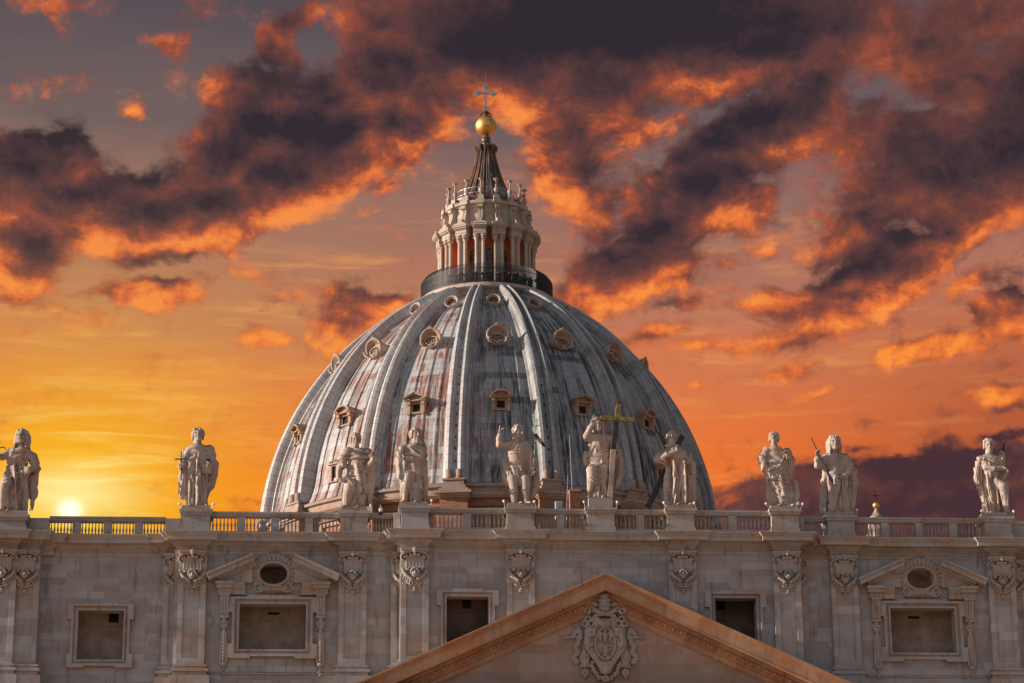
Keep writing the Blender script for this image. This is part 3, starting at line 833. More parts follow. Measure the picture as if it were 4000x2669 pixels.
def ring_dormer():
    f = MB()
    rings = [ellipse(1.05, 1.0, 0, 0, -2.8), ellipse(1.08, 1.03, 0, 0, 0.3), ellipse(1.0, 0.96, 0, 0, 0.42), ellipse(0.86, 0.82, 0, 0, 0.36), ellipse(0.72, 0.68, 0, 0, 0.0), ellipse(0.70, 0.66, 0, 0, -0.3)]
    f.loft(rings, True, False)
    g = MB().loft([ellipse(0.71, 0.67, 0, 0, -0.25), ellipse(0.71, 0.67, 0, 0, -0.15)])
    b = MB()
    for x in (-0.3, 0, 0.3): b.box(x - 0.02, x + 0.02, -0.15, -0.08, -0.1, 0.6)
    for z in (-0.1, 0.22): b.box(-0.66, 0.66, -0.15, -0.08, z - 0.02, z + 0.02)
    b.prism([(0.66 * math.sin(R(t)), 0.62 * math.cos(R(t))) for t in range(100, 261, 20)], -0.2, -0.1)
    return [(mesh_only(f, 'dormer', M['lantern'], 40), 'dormer'), (mesh_only(g, 'window_pane', M['glass']), 'window_pane'), (mesh_only(b, 'muntins', M['dormer']), 'muntins')]

def low_dormer():
    f = MB()
    for sx in (-1, 1): f.box(sx * 0.62 - 0.2, sx * 0.62 + 0.2, -1, 0.4, -1.2, 1.15)
    f.box(-0.42, 0.42, -1, 0.36, 0.95, 1.15); f.box(-0.9, 0.9, -1, 0.5, -1.35, -1.2); f.box(-1.0, 1.0, -1, 0.62, 1.15, 1.35)
    for k in range(7): f.lathe([(0, -0.2), (0.17, -0.1), (0.2, 0.05), (0, 0.22)], (-0.75 + 0.25 * k, 0.35, 1.5 + 0.24 * math.cos((k - 3) * 0.5)), 8)
    d = MB().box(-0.42, 0.42, -0.8, 0.1, -1.2, 0.95)
    return [(mesh_only(f, 'dormer', M['dormer'], 40), 'dormer'), (mesh_only(d, 'opening', M['dark']), 'opening')]

place_all(gable_dormer(True), shell_r(84.2), 84.2, 0, (-45, 0, 45), 'dormer', 0.71)
place_all(gable_dormer(False), shell_r(84.2), 84.2, 0, (-67.5, -22.5, 22.5), 'dormer', 0.71)
place_all(shell_dormer(), shell_r(94.1) + 0.8, 94.1, 12, [k * 22.5 for k in range(-3, 4)], 'dormer', 0.74)
place_all(ring_dormer(), shell_r(101.0) + 0.95, 101.0, 20, [k * 22.5 for k in range(-3, 4)], 'dormer', 0.84)
place_all(low_dormer(), shell_r(77.4), 77.4, 0, (-45, 45), 'dormer', 0.85)

# ================================================================ the lantern on top of the dome
LC = (DX, DY, 0)
lantern = thing('lantern', 'stone lantern with paired columns, dark spire and gilded ball crowning the dome', 'lantern', (DX, DY, 103.5))
def lb(mb, name, m, smooth=None): return mb.build(name, m, lantern, smooth)
def copies(mb, name, m, degs, smooth=None, subs=()):
    """mb is modelled at azimuth 0 around the lantern axis; one part per azimuth"""
    first = mb.build(name, m, lantern, smooth)
    kids = []
    for smb, sn, sm, ss in subs:
        c = smb.build(sn, sm, None, ss); 
        c.data.transform(Matrix.Translation(-Vector((DX, DY, 103.5)))); c.parent = first; kids.append(c)
    for i, d in enumerate(degs):
        o = first if i == 0 else first.copy()
        if i: COL.objects.link(o)
        o.rotation_euler = (0, 0, R(d))
        if i:
            for c in kids:
                q = c.copy(); COL.objects.link(q); q.parent = o
    return first

lb(MB().lathe([(8.0, 102.4), (7.7, 103.9), (7.9, 104.25), (8.45, 104.4), (8.63, 104.55), (8.63, 104.95), (8.45, 105.07), (4.0, 105.07)], LC, 96, close=False), 'gallery_floor', M['lantern'], 30)
rail = MB()
NB = 500
for k in range(NB):
    d = 360 * k / NB
    p0, p1, p2, p3 = pol(8.4, d, 105.05), pol(8.45, d, 107.0), pol(8.42, d, 107.3), pol(8.12, d, 107.72)
    rail.bar(p0, p1, 0.05).bar(p1, p2, 0.045).bar(p2, p3, 0.03)
for r, z, w in ((8.43, 106.0, 0.05), (8.44, 106.95, 0.06), (8.42, 105.2, 0.06)):
    rail.lathe([(r - w / 2, z - w / 2), (r + w / 2, z - w / 2), (r + w / 2, z + w / 2), (r - w / 2, z + w / 2), (r - w / 2, z - w / 2)], LC, 96, close=False)
ro = lb(rail, 'gallery_railing', M['iron'])
lb(MB().lathe([(4.7, 105.0), (4.7, 113.3), (6.4, 113.35)], LC, 64, close=False), 'drum_wall', M['terracotta'], 30)
BAY = [k * 22.5 for k in range(16)]; PAIR = [k * 22.5 + 11.25 for k in range(16)]
w = MB(); aw = 0.55
out = [(-aw, 105.4)] + [(-aw * math.cos(R(t)), 110.3 + aw * math.sin(R(t))) for t in range(0, 181, 20)] + [(aw, 105.4)]
w.prism([(x + DX, z) for x, z in out], DY - 4.80, DY - 4.5)
wb = MB()
for x in (-0.27, 0.0, 0.27): wb.box(DX + x - 0.025, DX + x + 0.025, DY - 4.86, DY - 4.80, 105.4, 110.75)
for z in (106.6, 107.8, 109.0, 110.2): wb.box(DX - aw, DX + aw, DY - 4.855, DY - 4.80, z - 0.025, z + 0.025)
wf = MB()
o2 = [(-0.75, 105.4)] + [(-0.75 * math.cos(R(t)), 110.3 + 0.75 * math.sin(R(t))) for t in range(0, 181, 20)] + [(0.75, 105.4)]
wf.prism([(x + DX, z) for x, z in o2 + out[::-1]], DY - 4.88, DY - 4.55)
copies(w, 'window', M['glass'], BAY, None, [(wb, 'muntins', M['lantern'], None), (wf, 'window_frame', M['terracotta'], None)])
col_prof = [(0.40, 105.07), (0.40, 105.35), (0.35, 105.4), (0.31, 105.5), (0.255, 105.55), (0.26, 107.5), (0.225, 111.35), (0.28, 111.4), (0.25, 111.5), (0.34, 111.7), (0.30, 111.8), (0.42, 112.0), (0.36, 112.08), (0.46, 112.2), (0.46, 112.3)]
c = MB()
for sx in (-0.43, 0.43): c.lathe(col_prof, (DX + sx, DY - 6.05, 0), 14)
for sx in (-0.43, 0.43):
    for k in range(8):
        a = 2 * math.pi * k / 8
        c.lathe([(0, -0.1), (0.09, -0.05), (0.1, 0.05), (0, 0.12)], (DX + sx + 0.38 * math.sin(a), DY - 6.05 + 0.38 * math.cos(a), 112.02 if k % 2 else 111.78), 6)
bw = MB().box(DX - 0.34, DX + 0.34, DY - 5.7, DY - 4.6, 105.07, 112.3)
bf = MB().box(DX - 0.24, DX + 0.24, DY - 5.95, DY - 5.7, 105.07, 112.3)
ent = MB()
for hw, r1, z0, z1 in ((0.82, 6.5, 112.3, 112.55), (0.85, 6.55, 112.55, 112.62), (0.8, 6.48, 112.62, 113.0), (0.87, 6.62, 113.0, 113.12), (0.94, 6.78, 113.12, 113.3), (1.02, 6.92, 113.3, 113.52), (1.05, 6.98, 113.52, 113.62)):
    ent.box(DX - hw, DX + hw, DY - r1, DY - 4.65, z0, z1)
copies(c, 'column_pair', M['lantern'], PAIR, 40, [(bw, 'buttress', M['terracotta'], None), (bf, 'facing', M['lantern'], None), (ent, 'entablature', M['lantern'], None)])
lb(MB().lathe([(4.7, 112.9), (5.0, 113.0), (5.2, 113.2), (5.45, 113.4), (5.7, 113.5), (5.75, 113.62), (5.2, 113.75), (5.15, 114.0), (5.1, 116.3), (5.2, 116.4), (5.3, 116.6), (5.62, 116.75), (5.7, 116.95), (5.6, 117.15), (5.1, 117.2), (4.75, 117.25)], LC, 96, close=False), 'upper_drum', M['lantern'], 30)
lb(MB().lathe([(4.75, 117.2), (4.75, 117.3), (4.9, 117.6), (4.95, 118.05), (3.0, 118.1)], LC, 96, close=False), 'parapet', M['spirelead'], 30)
# scroll brackets: outline in (r, z), 0.55 wide
sc = MB()
prof = [(5.05, 113.7), (6.7, 113.7), (6.72, 114.1), (6.55, 114.4), (6.2, 114.45), (5.98, 114.3), (5.9, 114.6), (5.72, 115.2), (5.6, 115.7), (5.72, 115.95), (5.9, 116.1), (5.92, 116.4), (5.7, 116.6), (5.05, 116.6)]
for sx in (-0.17, 0.17):
    v = []
    for r_, z_ in prof: v += [(DX + sx - 0.13, DY - r_, z_), (DX + sx + 0.13, DY - r_, z_)]
    n = len(prof)
    sc.add(v, [(2 * i, 2 * ((i + 1) % n), 2 * ((i + 1) % n) + 1, 2 * i + 1) for i in range(n)] + [tuple(range(0, 2 * n, 2)), tuple(range(1, 2 * n, 2))])
sc.box(DX - 0.24, DX + 0.24, DY - 5.55, DY - 5.0, 113.75, 116.5)
for zc, rc, rr in ((114.1, 6.4, 0.34), (116.25, 5.68, 0.3)):
    sc.tube([(DX - 0.34, DY - rc, zc), (DX + 0.34, DY - rc, zc)], rr, 12)
sc.box(DX - 0.75, DX + 0.75, DY - 6.95, DY - 5.2, 113.62, 113.78)
sc.box(DX - 0.55, DX + 0.55, DY - 5.85, DY - 5.0, 116.62, 117.22)
copies(sc, 'scroll_bracket', M['lantern'], PAIR, 40)
cd = MB()
cd.box(DX - 0.38, DX + 0.38, DY - 5.35, DY - 4.75, 117.2, 117.95)
cd.lathe([(0.3, 117.95), (0.16, 118.1), (0.16, 118.2), (0.22, 118.25), (0.16, 118.32), (0.3, 118.55), (0.32, 118.75), (0.26, 118.95), (0.11, 119.1), (0.09, 119.3), (0.16, 119.4), (0.1, 119.5), (0.09, 119.95), (0.16, 120.05), (0.34, 120.15), (0.36, 120.22), (0.2, 120.34), (0, 120.36)], (DX, DY - 5.0, 0), 14)
copies(cd, 'candelabrum', M['lantern'], PAIR, 50)
ur = MB()
for k in range(96):
    ur.bar(pol(4.15, 360 * k / 96, 118.05), pol(4.15, 360 * k / 96, 119.5), 0.035)
for z in (119.5, 118.8): ur.lathe([(4.13, z - 0.025), (4.17, z - 0.025), (4.17, z + 0.025), (4.13, z + 0.025), (4.13, z - 0.025)], LC, 64, close=False)
lb(ur, 'upper_railing', M['steel'])
# spire
sprof = [(3.5, 118.0), (3.15, 118.9), (2.72, 119.9), (2.3, 121.0), (1.9, 122.2), (1.56, 123.4), (1.26, 124.6), (1.06, 125.6), (0.92, 126.4), (0.7, 126.7)]
sp = MB(); n = 128; v = []
for k in range(n):
    a = 360 * k / n; fl = math.cos(R(a * 16))
    for r_, z_ in sprof: v.append(pol(r_ * (1 + 0.05 * fl), a, z_))
L = len(sprof)
sp.add(v, [(k * L + i, ((k + 1) % n) * L + i, ((k + 1) % n) * L + i + 1, k * L + i + 1) for k in range(n) for i in range(L - 1)])
spire = lb(sp, 'spire', M['spirelead'], 60)
rb = MB()
for k in range(16):
    a = k * 22.5 + 11.25
    rb.tube([pol(r_ + 0.08, a, z_) for r_, z_ in sprof[:9]], [0.2, 0.19, 0.17, 0.15, 0.13, 0.115, 0.1, 0.09, 0.08], 7)
rb.build('spire_ribs', M['spirelead'], spire, 60)
kn = MB()
kn.lathe([(0.85, 126.35), (0.92, 126.5), (0.72, 126.65), (0.6, 126.75), (0.62, 127.1), (0.7, 127.2), (0.58, 127.3), (0.56, 127.55), (0.66, 127.7), (0.6, 127.85), (0.35, 127.95), (0.3, 128.25)], LC, 24)
lb(kn, 'neck', M['spirelead'], 40)
vo = MB()
for s in (-0.16, 0.16):
    vo.tube([(DX + s, DY - 0.8, 124.9), (DX + s, DY - 1.05, 125.7), (DX + s, DY - 1.28, 126.1), (DX + s, DY - 1.34, 126.4), (DX + s, DY - 1.1, 126.6), (DX + s, DY - 0.8, 126.45)], [0.12, 0.16, 0.22, 0.24, 0.2, 0.14], 8)
vo.box(DX - 0.3, DX + 0.3, DY - 1.35, DY - 0.7, 126.3, 126.6)
copies(vo, 'volute', M['spirelead'], [0, 45, 90, 135, 180, 225, 270, 315], 40)
ld = MB()
LP = [(2.75, 119.4), (2.28, 120.6), (1.88, 121.8), (1.5, 123.2), (1.2, 124.6)]
for s in (-1, 1):
    ld.tube([pol(r_ + 0.3, 2 + s * 3.4, z_) for r_, z_ in LP], 0.028, 5)
for i in range(14):
    t = i / 13 * (len(LP) - 1); j = min(int(t), len(LP) - 2); q = t - j
    r_, z_ = LP[j][0] * (1 - q) + LP[j + 1][0] * q + 0.3, LP[j][1] * (1 - q) + LP[j + 1][1] * q
    ld.bar(pol(r_, -1.4, z_), pol(r_, 5.4, z_), 0.03)
lb(ld, 'ladder', M['steel'])
nb = 40
ball = MB().lathe([(1.38 * math.sin(math.pi * i / 24), 129.47 - 1.38 * math.cos(math.pi * i / 24)) for i in range(25)], LC, 48, close=False)
lb(ball, 'ball', M['gold'], 80)
cr = MB()
cr.lathe([(0.55, 130.72), (0.6, 130.85), (0.35, 131.0), (0.32, 131.2), (0.5, 131.35), (0.42, 131.5), (0.2, 131.6), (0.12, 131.75)], LC, 16)
for s in (-1, 1): cr.tube([(DX + s * 0.35, DY, 131.35), (DX + s * 0.6, DY, 131.25), (DX + s * 0.72, DY, 131.0), (DX + s * 0.55, DY, 130.85)], 0.1, 7)
lb(cr, 'cross_socket', M['spirelead'], 40)
def flare_cross(mb, cx, cy, z0, z1, za, half, w, t):
    mb.box(cx - w, cx + w, cy - t, cy + t, z0, z1 - 0.5)
    mb.box(cx - half + 0.4, cx - w, cy - t, cy + t, za - w, za + w); mb.box(cx + w, cx + half - 0.4, cy - t, cy + t, za - w, za + w)
    q = 2.6 * w
    def fin(px, pz, dx, dz):
        a = [(-0.5, w), (-0.3, q), (-0.2, q * 1.25), (-0.1, q), (0.22, w * 0.9), (0.34, 0), (0.22, -w * 0.9), (-0.1, -q), (-0.2, -q * 1.25), (-0.3, -q), (-0.5, -w)]
        mb.prism([(px + dx * u - dz * v_, pz + dz * u + dx * v_) for u, v_ in a], cy - t * 1.25, cy + t * 1.25)
    fin(cx, z1 - 0.3, 0, 1); fin(cx - half + 0.3, za, -1, 0); fin(cx + half - 0.3, za, 1, 0); fin(cx, z0 + 0.22, 0, -1)
cx_ = MB(); flare_cross(cx_, DX, DY, 131.6, 135.6, 134.15, 1.5, 0.12, 0.12)
for px, pz in ((-1.5, 134.15), (-1.08, 134.6), (-1.08, 133.72), (-0.42, 135.2), (0, 135.6), (-0.42, 131.82), (1.5, 134.15), (1.08, 134.6), (1.08, 133.72), (0.42, 135.2), (0.42, 131.82)):
    cx_.lathe([(0, -0.06), (0.06, 0), (0, 0.06)], (DX + px, DY, pz), 8)
co = lb(cx_, 'cross', M['steel'])
MB().bar((DX, DY, 135.5), (DX, DY, 137.08), 0.035).build('lightning_rod', M['steel'], co)

# ---------------------------------------------------------------- visitors on the gallery
def person_mesh(seed, top, legs, skin=(0.55, 0.33, 0.24), lift=0.0):
    rg = random.Random(seed)
    S = Carve((-0.45, -0.4, -0.03), (0.45, 0.4, 1.85), 0.03)
    h = 0.98 + 0.1 * rg.random()
    for sx in (-1, 1):
        S.cap((sx * 0.1, 0, 0.88 * h), (sx * 0.12, 0.02, 0.48), 0.1, 0.075, 0.03); S.cap((sx * 0.12, 0.02, 0.48), (sx * 0.13, 0.04, 0.06), 0.07, 0.05, 0.03)
        S.cap((sx * 0.13, 0.03, 0.05), (sx * 0.14, -0.14, 0.04), 0.05, 0.04, 0.03)
        e = (sx * 0.27, -0.1 - 0.1 * rg.random(), 1.12 * h); S.cap((sx * 0.2, 0, 1.42 * h), e, 0.075, 0.06, 0.04)
        S.cap(e, (sx * (0.12 + 0.16 * rg.random()), -0.32, 1.2 * h + lift * 0.25), 0.055, 0.045, 0.03)
    S.cap((0, 0, 0.9 * h), (0, 0, 1.15 * h), 0.15, 0.16, 0.06); S.cap((-0.13, 0, 1.38 * h), (0.13, 0, 1.38 * h), 0.11, 0.11, 0.08); S.cap((0, 0, 1.15 * h), (0, 0, 1.38 * h), 0.15, 0.15, 0.08)
    S.cap((0, 0, 1.42 * h), (0, -0.02, 1.55 * h), 0.06, 0.055, 0.03); S.ell((0, -0.03, 1.65 * h), (0.085, 0.105, 0.125), 0.03)
    S.cap((0, -0.13, 1.64 * h), (0, -0.145, 1.61 * h), 0.015, 0.02, 0.02)
    return S.mesh()
def two_tone(name, top, legs, skin, zc=0.92, zn=1.5):
    m, T, b = mat(name)
    tc = T.node('ShaderNodeTexCoord').outputs['Object']
    sp_ = T.node('ShaderNodeSeparateXYZ'); T.put(sp_.inputs[0], tc)
    c_ = T.mix(T.math('GREATER_THAN', sp_.outputs[2], zc), legs, top)
    c_ = T.mix(T.math('GREATER_THAN', sp_.outputs[2], zn), c_, skin)
    c_ = T.mix(T.math('GREATER_THAN', sp_.outputs[2], 1.68), c_, (0.05, 0.03, 0.02))
    T.put(b.inputs['Base Color'], c_); b.inputs['Roughness'].default_value = 0.8
    return m
SK = (0.55, 0.34, 0.25)
PEOPLE = [(two_tone('red jacket', (0.5, 0.02, 0.02), (0.25, 0.24, 0.22), SK), 'person in a bright red jacket and pale trousers at the gallery railing', None),
          (two_tone('white top', (0.6, 0.6, 0.6), (0.05, 0.05, 0.07), SK), 'person in a white top among the visitors behind the gallery railing', None),
          (two_tone('magenta top', (0.4, 0.02, 0.09), (0.04, 0.04, 0.05), SK), 'person in a magenta top near the shaded end of the gallery', None),
          (two_tone('dark coat', (0.025, 0.025, 0.03), (0.03, 0.03, 0.035), SK), 'person in dark clothes standing behind the iron railing of the lantern gallery', 'dark clothed visitors on the gallery'),
          (two_tone('brown coat', (0.16, 0.09, 0.05), (0.04, 0.04, 0.05), SK), 'person in a brown coat standing behind the iron railing of the lantern gallery', 'brown clothed visitors on the gallery')]
PM = [person_mesh(s, 0, 0, lift=s % 2) for s in range(3)]
pm_cache = {}
for i, (deg, kind) in enumerate(((-56, 3), (-50, 4), (-42, 3), (-38, 4), (-33, 3), (-30.5, 3), (-27, 3), (-23, 4), (-19.5, 3), (-16, 4), (-13, 3), (-6.5, 3), (-2.5, 3), (0.5, 4), (8.5, 0), (13.5, 3), (18, 3), (22.5, 4), (24, 3), (30, 1), (37.5, 3), (42, 4), (47, 2), (52, 3))):
    m_, lab, grp = PEOPLE[kind]; key = (kind, i % 3)
    if key not in pm_cache:
        o = mesh_of(*PM[i % 3], 'person', m_); pm_cache[key] = o.data
    else:
        o = bpy.data.objects.new('person', pm_cache[key]); COL.objects.link(o)
    o.location = pol(7.95 - 0.25 * ((i * 7) % 3), deg, 105.07); o.rotation_euler = (0, 0, R(deg + 15 * math.sin(i * 2.3)))
    tag(o, lab, 'person', grp)

# ================================================================ the facade
facade = thing('basilica_facade', 'travertine church facade with pilasters, broken window pediments and a great triangular pediment', 'facade', (0, 0, 0))
def fb(mb, name, m, smooth=None, parent=None): return mb.build(name, m, parent or facade, smooth)

YC, YS, YE = 0.0, 1.2, 2.2          # wall planes: middle, sides, ends

def wall_panel(mb, x0, x1, z0, z1, y, holes, depth=0.9):
    xs = sorted({x0, x1, *[h[0] for h in holes], *[h[1] for h in holes]})
    zs = sorted({z0, z1, *[h[2] for h in holes], *[h[3] for h in holes]})
    for i in range(len(xs) - 1):
        for j in range(len(zs) - 1):
            cx, cz = (xs[i] + xs[i + 1]) / 2, (zs[j] + zs[j + 1]) / 2
            if any(h[0] < cx < h[1] and h[2] < cz < h[3] for h in holes): continue
            mb.add([(xs[i], y, zs[j]), (xs[i + 1], y, zs[j]), (xs[i + 1], y, zs[j + 1]), (xs[i], y, zs[j + 1])], [(0, 1, 2, 3)])
    for a, b, c, d in holes:
        for q in (((a, c), (a, d)), ((b, d), (b, c)), ((a, d), (b, d)), ((b, c), (a, c))):
            (xa, za), (xb, zb) = q
            mb.add([(xa, y, za), (xb, y, zb), (xb, y + depth, zb), (xa, y + depth, za)], [(0, 1, 2, 3)])

WIN_C = [(-9.62, 'C'), (9.62, 'C')]
HC = 1.50                            # half width of the middle openings
HS, ZS0, ZS1 = 2.36, 35.66, 38.93    # big side openings
OVX, OVZ, OVC = 0.95, 0.72, 41.13
def wall(name, x0, x1, y, holes, returns=()):
    mb = MB(); wall_panel(mb, x0, x1, 0.0, 44.2, y, holes)
    for xr, ya, yb in returns: mb.add([(xr, ya, 0), (xr, yb, 0), (xr, yb, 44.2), (xr, ya, 44.2)], [(0, 1, 2, 3)])
    return fb(mb, name, M['wall'])
wall('wall', -14.45, 14.45, YC, [(x - HC, x + HC, 33.0, 39.33) for x, _ in WIN_C], [(-14.45, YC, YS), (14.45, YC, YS)])
for s in (-1, 1):
    hs = [(s * 23.45 - HS, s * 23.45 + HS, ZS0, ZS1), (s * 23.45 - OVX, s * 23.45 + OVX, OVC - OVZ, OVC + OVZ)]
    wall('wall', *sorted((s * 14.45, s * 30.45)), YS, hs, [(s * 30.45, YS, YE)])
    wall('wall', *sorted((s * 30.45, s * 40.2)), YE, [(s * 35.65 - 1.62, s * 35.65 + 1.62, 35.05, 38.6)], [(s * 40.2, YS, YE)])
    wall('wall', *sorted((s * 40.2, s * 57.5)), YS, [], [(s * 57.5, YS, 20)])
# building mass behind: terrace and nave roof, all below the sight line over the balustrade
MB().box(-57.4, 57.4, 2.6, 22, 43.7, 44.0).box(-16, 16, 22, 102, 40, 46.5).build('terrace', M['trim'], facade)
mb = MB(); mb.add([(-57.4, 20, 0), (57.4, 20, 0), (57.4, 20, 43.7), (-57.4, 20, 43.7)], [(0, 1, 2, 3)])
mb.build('rear_wall', M['wall'], facade)

# ---- entablature, breaking forward over every pilaster
RS = 0.42
def ress(x, y, hw=0.95): return [(x - hw, y), (x - hw, y - RS), (x + hw, y - RS), (x + hw, y)]
PX_C, PX_S = (-13.4, -5.83, 5.83, 13.4), (-17.8, -29.2, 17.8, 29.4)
path = [(-57.5, YS)]
path += ress(-42.6, YS) + [(-40.2, YS), (-40.2, YE - 0.3), (-39.2, YE - 0.3), (-39.2, YE), (-31.5, YE), (-31.5, YE - 0.3), (-30.45, YE - 0.3), (-30.45, YS)]
path += ress(-29.2, YS) + ress(-17.8, YS) + [(-14.55, YS), (-14.55, YC)]
for x in PX_C: path += ress(x, YC)
path += [(14.55, YC), (14.55, YS)] + ress(17.8, YS) + ress(29.4, YS) + [(30.65, YS), (30.65, YE - 0.3), (31.6, YE - 0.3), (31.6, YE), (40.2, YE), (40.2, YS), (57.5, YS)]
P_ENT = [(0.0, 42.55), (0.05, 42.58), (0.05, 42.78), (0.10, 42.80), (0.10, 42.84), (0.03, 42.86), (0.03, 43.05), (0.09, 43.07), (0.12, 43.14), (0.26, 43.22), (0.30, 43.3),
         (0.36, 43.32), (0.36, 43.38), (0.84, 43.42), (0.86, 43.36), (0.86, 43.66), (0.92, 43.68), (0.96, 43.76), (1.06, 43.86), (1.10, 43.9), (1.10, 43.96), (0.45, 44.05), (-0.9, 44.12)]
fb(MB().plan_sweep(path, P_ENT), 'entablature', M['trim'])
# course line low on the attic
fb(MB().plan_sweep([(-30.4, YS - 0.02), (-14.5, YS - 0.02)], [(0, 33.9), (0.08, 33.92), (0.08, 34.0), (0, 34.06)]), 'course', M['trim'])
fb(MB().plan_sweep([(14.5, YS - 0.02), (30.4, YS - 0.02)], [(0, 33.9), (0.08, 33.92), (0.08, 34.0), (0, 34.06)]), 'course', M['trim'])
# main cornice under the attic
fb(MB().plan_sweep([(-57.5, YS), (-40.2, YS), (-40.2, YE), (-31.2, YE), (-31.2, YS), (-14.8, YS), (-14.8, YC), (14.8, YC), (14.8, YS), (31.2, YS), (31.2, YE), (40.2, YE), (40.2, YS), (57.5, YS)],
   [(0.02, 29.6), (0.4, 29.8), (0.5, 30.8), (1.5, 31.0), (1.6, 31.8), (1.2, 32.1), (0.02, 32.4)]), 'main_cornice', M['trim'])

# ---- pilasters and their carved capitals
def carve_capital():
    S = Carve((-1.2, -0.95, -3.2), (1.2, 0.25, 0.1), 0.03)
    S.box((0, 0.1, -1.5), (0.5, 0.12, 1.4), 0.02)                     # backing
    S.box((0, -0.12, -0.1), (1.02, 0.3, 0.09), 0.03); S.box((0, -0.1, -0.25), (0.96, 0.26, 0.08), 0.03)
    for sx in (-1, 1):                                                # volutes
        c = (sx * 0.72, -0.62)
        S.ell((sx * 0.72, -0.05, -0.62), (0.31, 0.27, 0.31), 0.02)
        S.cap((sx * 0.72, -0.36, -0.62), (sx * 0.72, -0.5, -0.62), 0.27, 0.27, 0.01, cut=True); S.ell((sx * 0.72, -0.27, -0.62), (0.07, 0.1, 0.07), 0.02)
        sp = [(c[0] + sx * (0.27 - 0.032 * t) * math.cos(t - 0.6), -0.27, c[1] + (0.27 - 0.032 * t) * math.sin(-(t - 0.6)) * -1) for t in np.linspace(0, 7.2, 34)]
        S.path(sp, [0.066 - 0.0009 * i for i in range(34)], 0.02)
        S.cap((sx * 0.45, -0.36, -0.33), (sx * 0.8, -0.40, -0.36), 0.06, 0.07, 0.03)
    for i in range(3):                                                # eggs between them
        S.ell(((i - 1) * 0.26, -0.32, -0.5), (0.09, 0.12, 0.13), 0.02)
        for dx in (-0.13, 0.13): S.cap(((i - 1) * 0.26 + dx, -0.34, -0.40), ((i - 1) * 0.26 + dx * 0.7, -0.34, -0.62), 0.03, 0.025, 0.02)
    S.cap((0, -0.42, -0.02), (0, -0.46, -0.3), 0.09, 0.11, 0.05)
    for dx in (-0.09, 0, 0.09): S.cap((dx, -0.46, 0.0), (dx, -0.5, -0.26), 0.045, 0.05, 0.015)
    S.box((0, -0.05, -1.02), (0.64, 0.24, 0.42), 0.03); S.box((0, -0.08, -1.42), (0.7, 0.26, 0.05), 0.03)
    for i in range(5): S.cap(((i - 2) * 0.245, -0.32, -0.74), ((i - 2) * 0.245, -0.32, -1.28), 0.075, 0.075, 0.02, cut=True)
    # winged cherub head
    S.ell((0, -0.34, -1.85), (0.235, 0.26, 0.30), 0.04); S.ell((0, -0.44, -1.98), (0.17, 0.15, 0.15), 0.04)
    for sx in (-1, 1):
        S.ell((sx * 0.1, -0.60, -1.84), (0.045, 0.06, 0.035), 0.03, cut=True); S.ell((sx * 0.13, -0.52, -1.95), (0.08, 0.08, 0.08), 0.04)
        S.cap((sx * 0.03, -0.6, -1.76), (sx * 0.15, -0.56, -1.77), 0.03, 0.03, 0.03)
    S.cap((0, -0.6, -1.8), (0, -0.66, -1.92), 0.03, 0.05, 0.03); S.cap((-0.06, -0.6, -2.02), (0.06, -0.6, -2.02), 0.018, 0.018, 0.02, cut=True)
    rg = random.Random(3)
    for i in range(26):
        a = rg.uniform(-1.9, 1.9); q = rg.uniform(0.2, 0.29)
        S.ell((q * math.sin(a), -0.34 - 0.2 * rg.random(), -1.76 + 0.28 * math.cos(a)), (0.07, 0.07, 0.06), 0.02)
    for sx in (-1, 1):
        S.cap((sx * 0.55, -0.2, -1.55), (sx * 0.46, -0.22, -1.55), 0.1, 0.1, 0.03)
        # wings: long leading edge, then three rows of feathers
        S.path([(sx * 0.92, -0.14, -1.4), (sx * 0.84, -0.24, -1.66), (sx * 0.6, -0.3, -2.0), (sx * 0.22, -0.36, -2.28)], [0.05, 0.09, 0.12, 0.11], 0.04)
        for i in range(5):
            t = i / 4
            S.cap((sx * (0.84 - 0.56 * t), -0.24, -1.75 - 0.46 * t), (sx * (0.98 - 0.66 * t), -0.14, -2.02 - 0.44 * t), 0.075, 0.045, 0.02)
            S.cap((sx * (0.70 - 0.5 * t), -0.22, -1.9 - 0.4 * t), (sx * (0.8 - 0.56 * t), -0.12, -2.2 - 0.36 * t), 0.07, 0.045, 0.02)
        sp = [(sx * (0.2 + (0.17 - 0.022 * t) * math.cos(t)), -0.2, -2.5 + (0.15 - 0.02 * t) * math.sin(t)) for t in np.linspace(-1, 5.4, 24)]
        S.path(sp, 0.045, 0.02)
        S.path([(sx * 0.62, -0.1, -2.3), (sx * 0.5, -0.14, -2.52), (sx * 0.25, -0.16, -2.68), (0, -0.16, -2.66)], [0.05, 0.06, 0.06, 0.06], 0.03)
    S.cap((0, -0.1, -2.66), (0, -0.12, -2.82), 0.04, 0.05, 0.03); S.ell((0, -0.12, -2.86), (0.09, 0.09, 0.07), 0.03)
    for dx in (-0.07, 0, 0.07): S.cap((dx * 0.6, -0.12, -2.9), (dx * 1.4, -0.12, -3.08), 0.045, 0.05, 0.015)
    return S.mesh()
capv, capf = carve_capital()
cap_me = None
pil_me = None; pbase_me = None
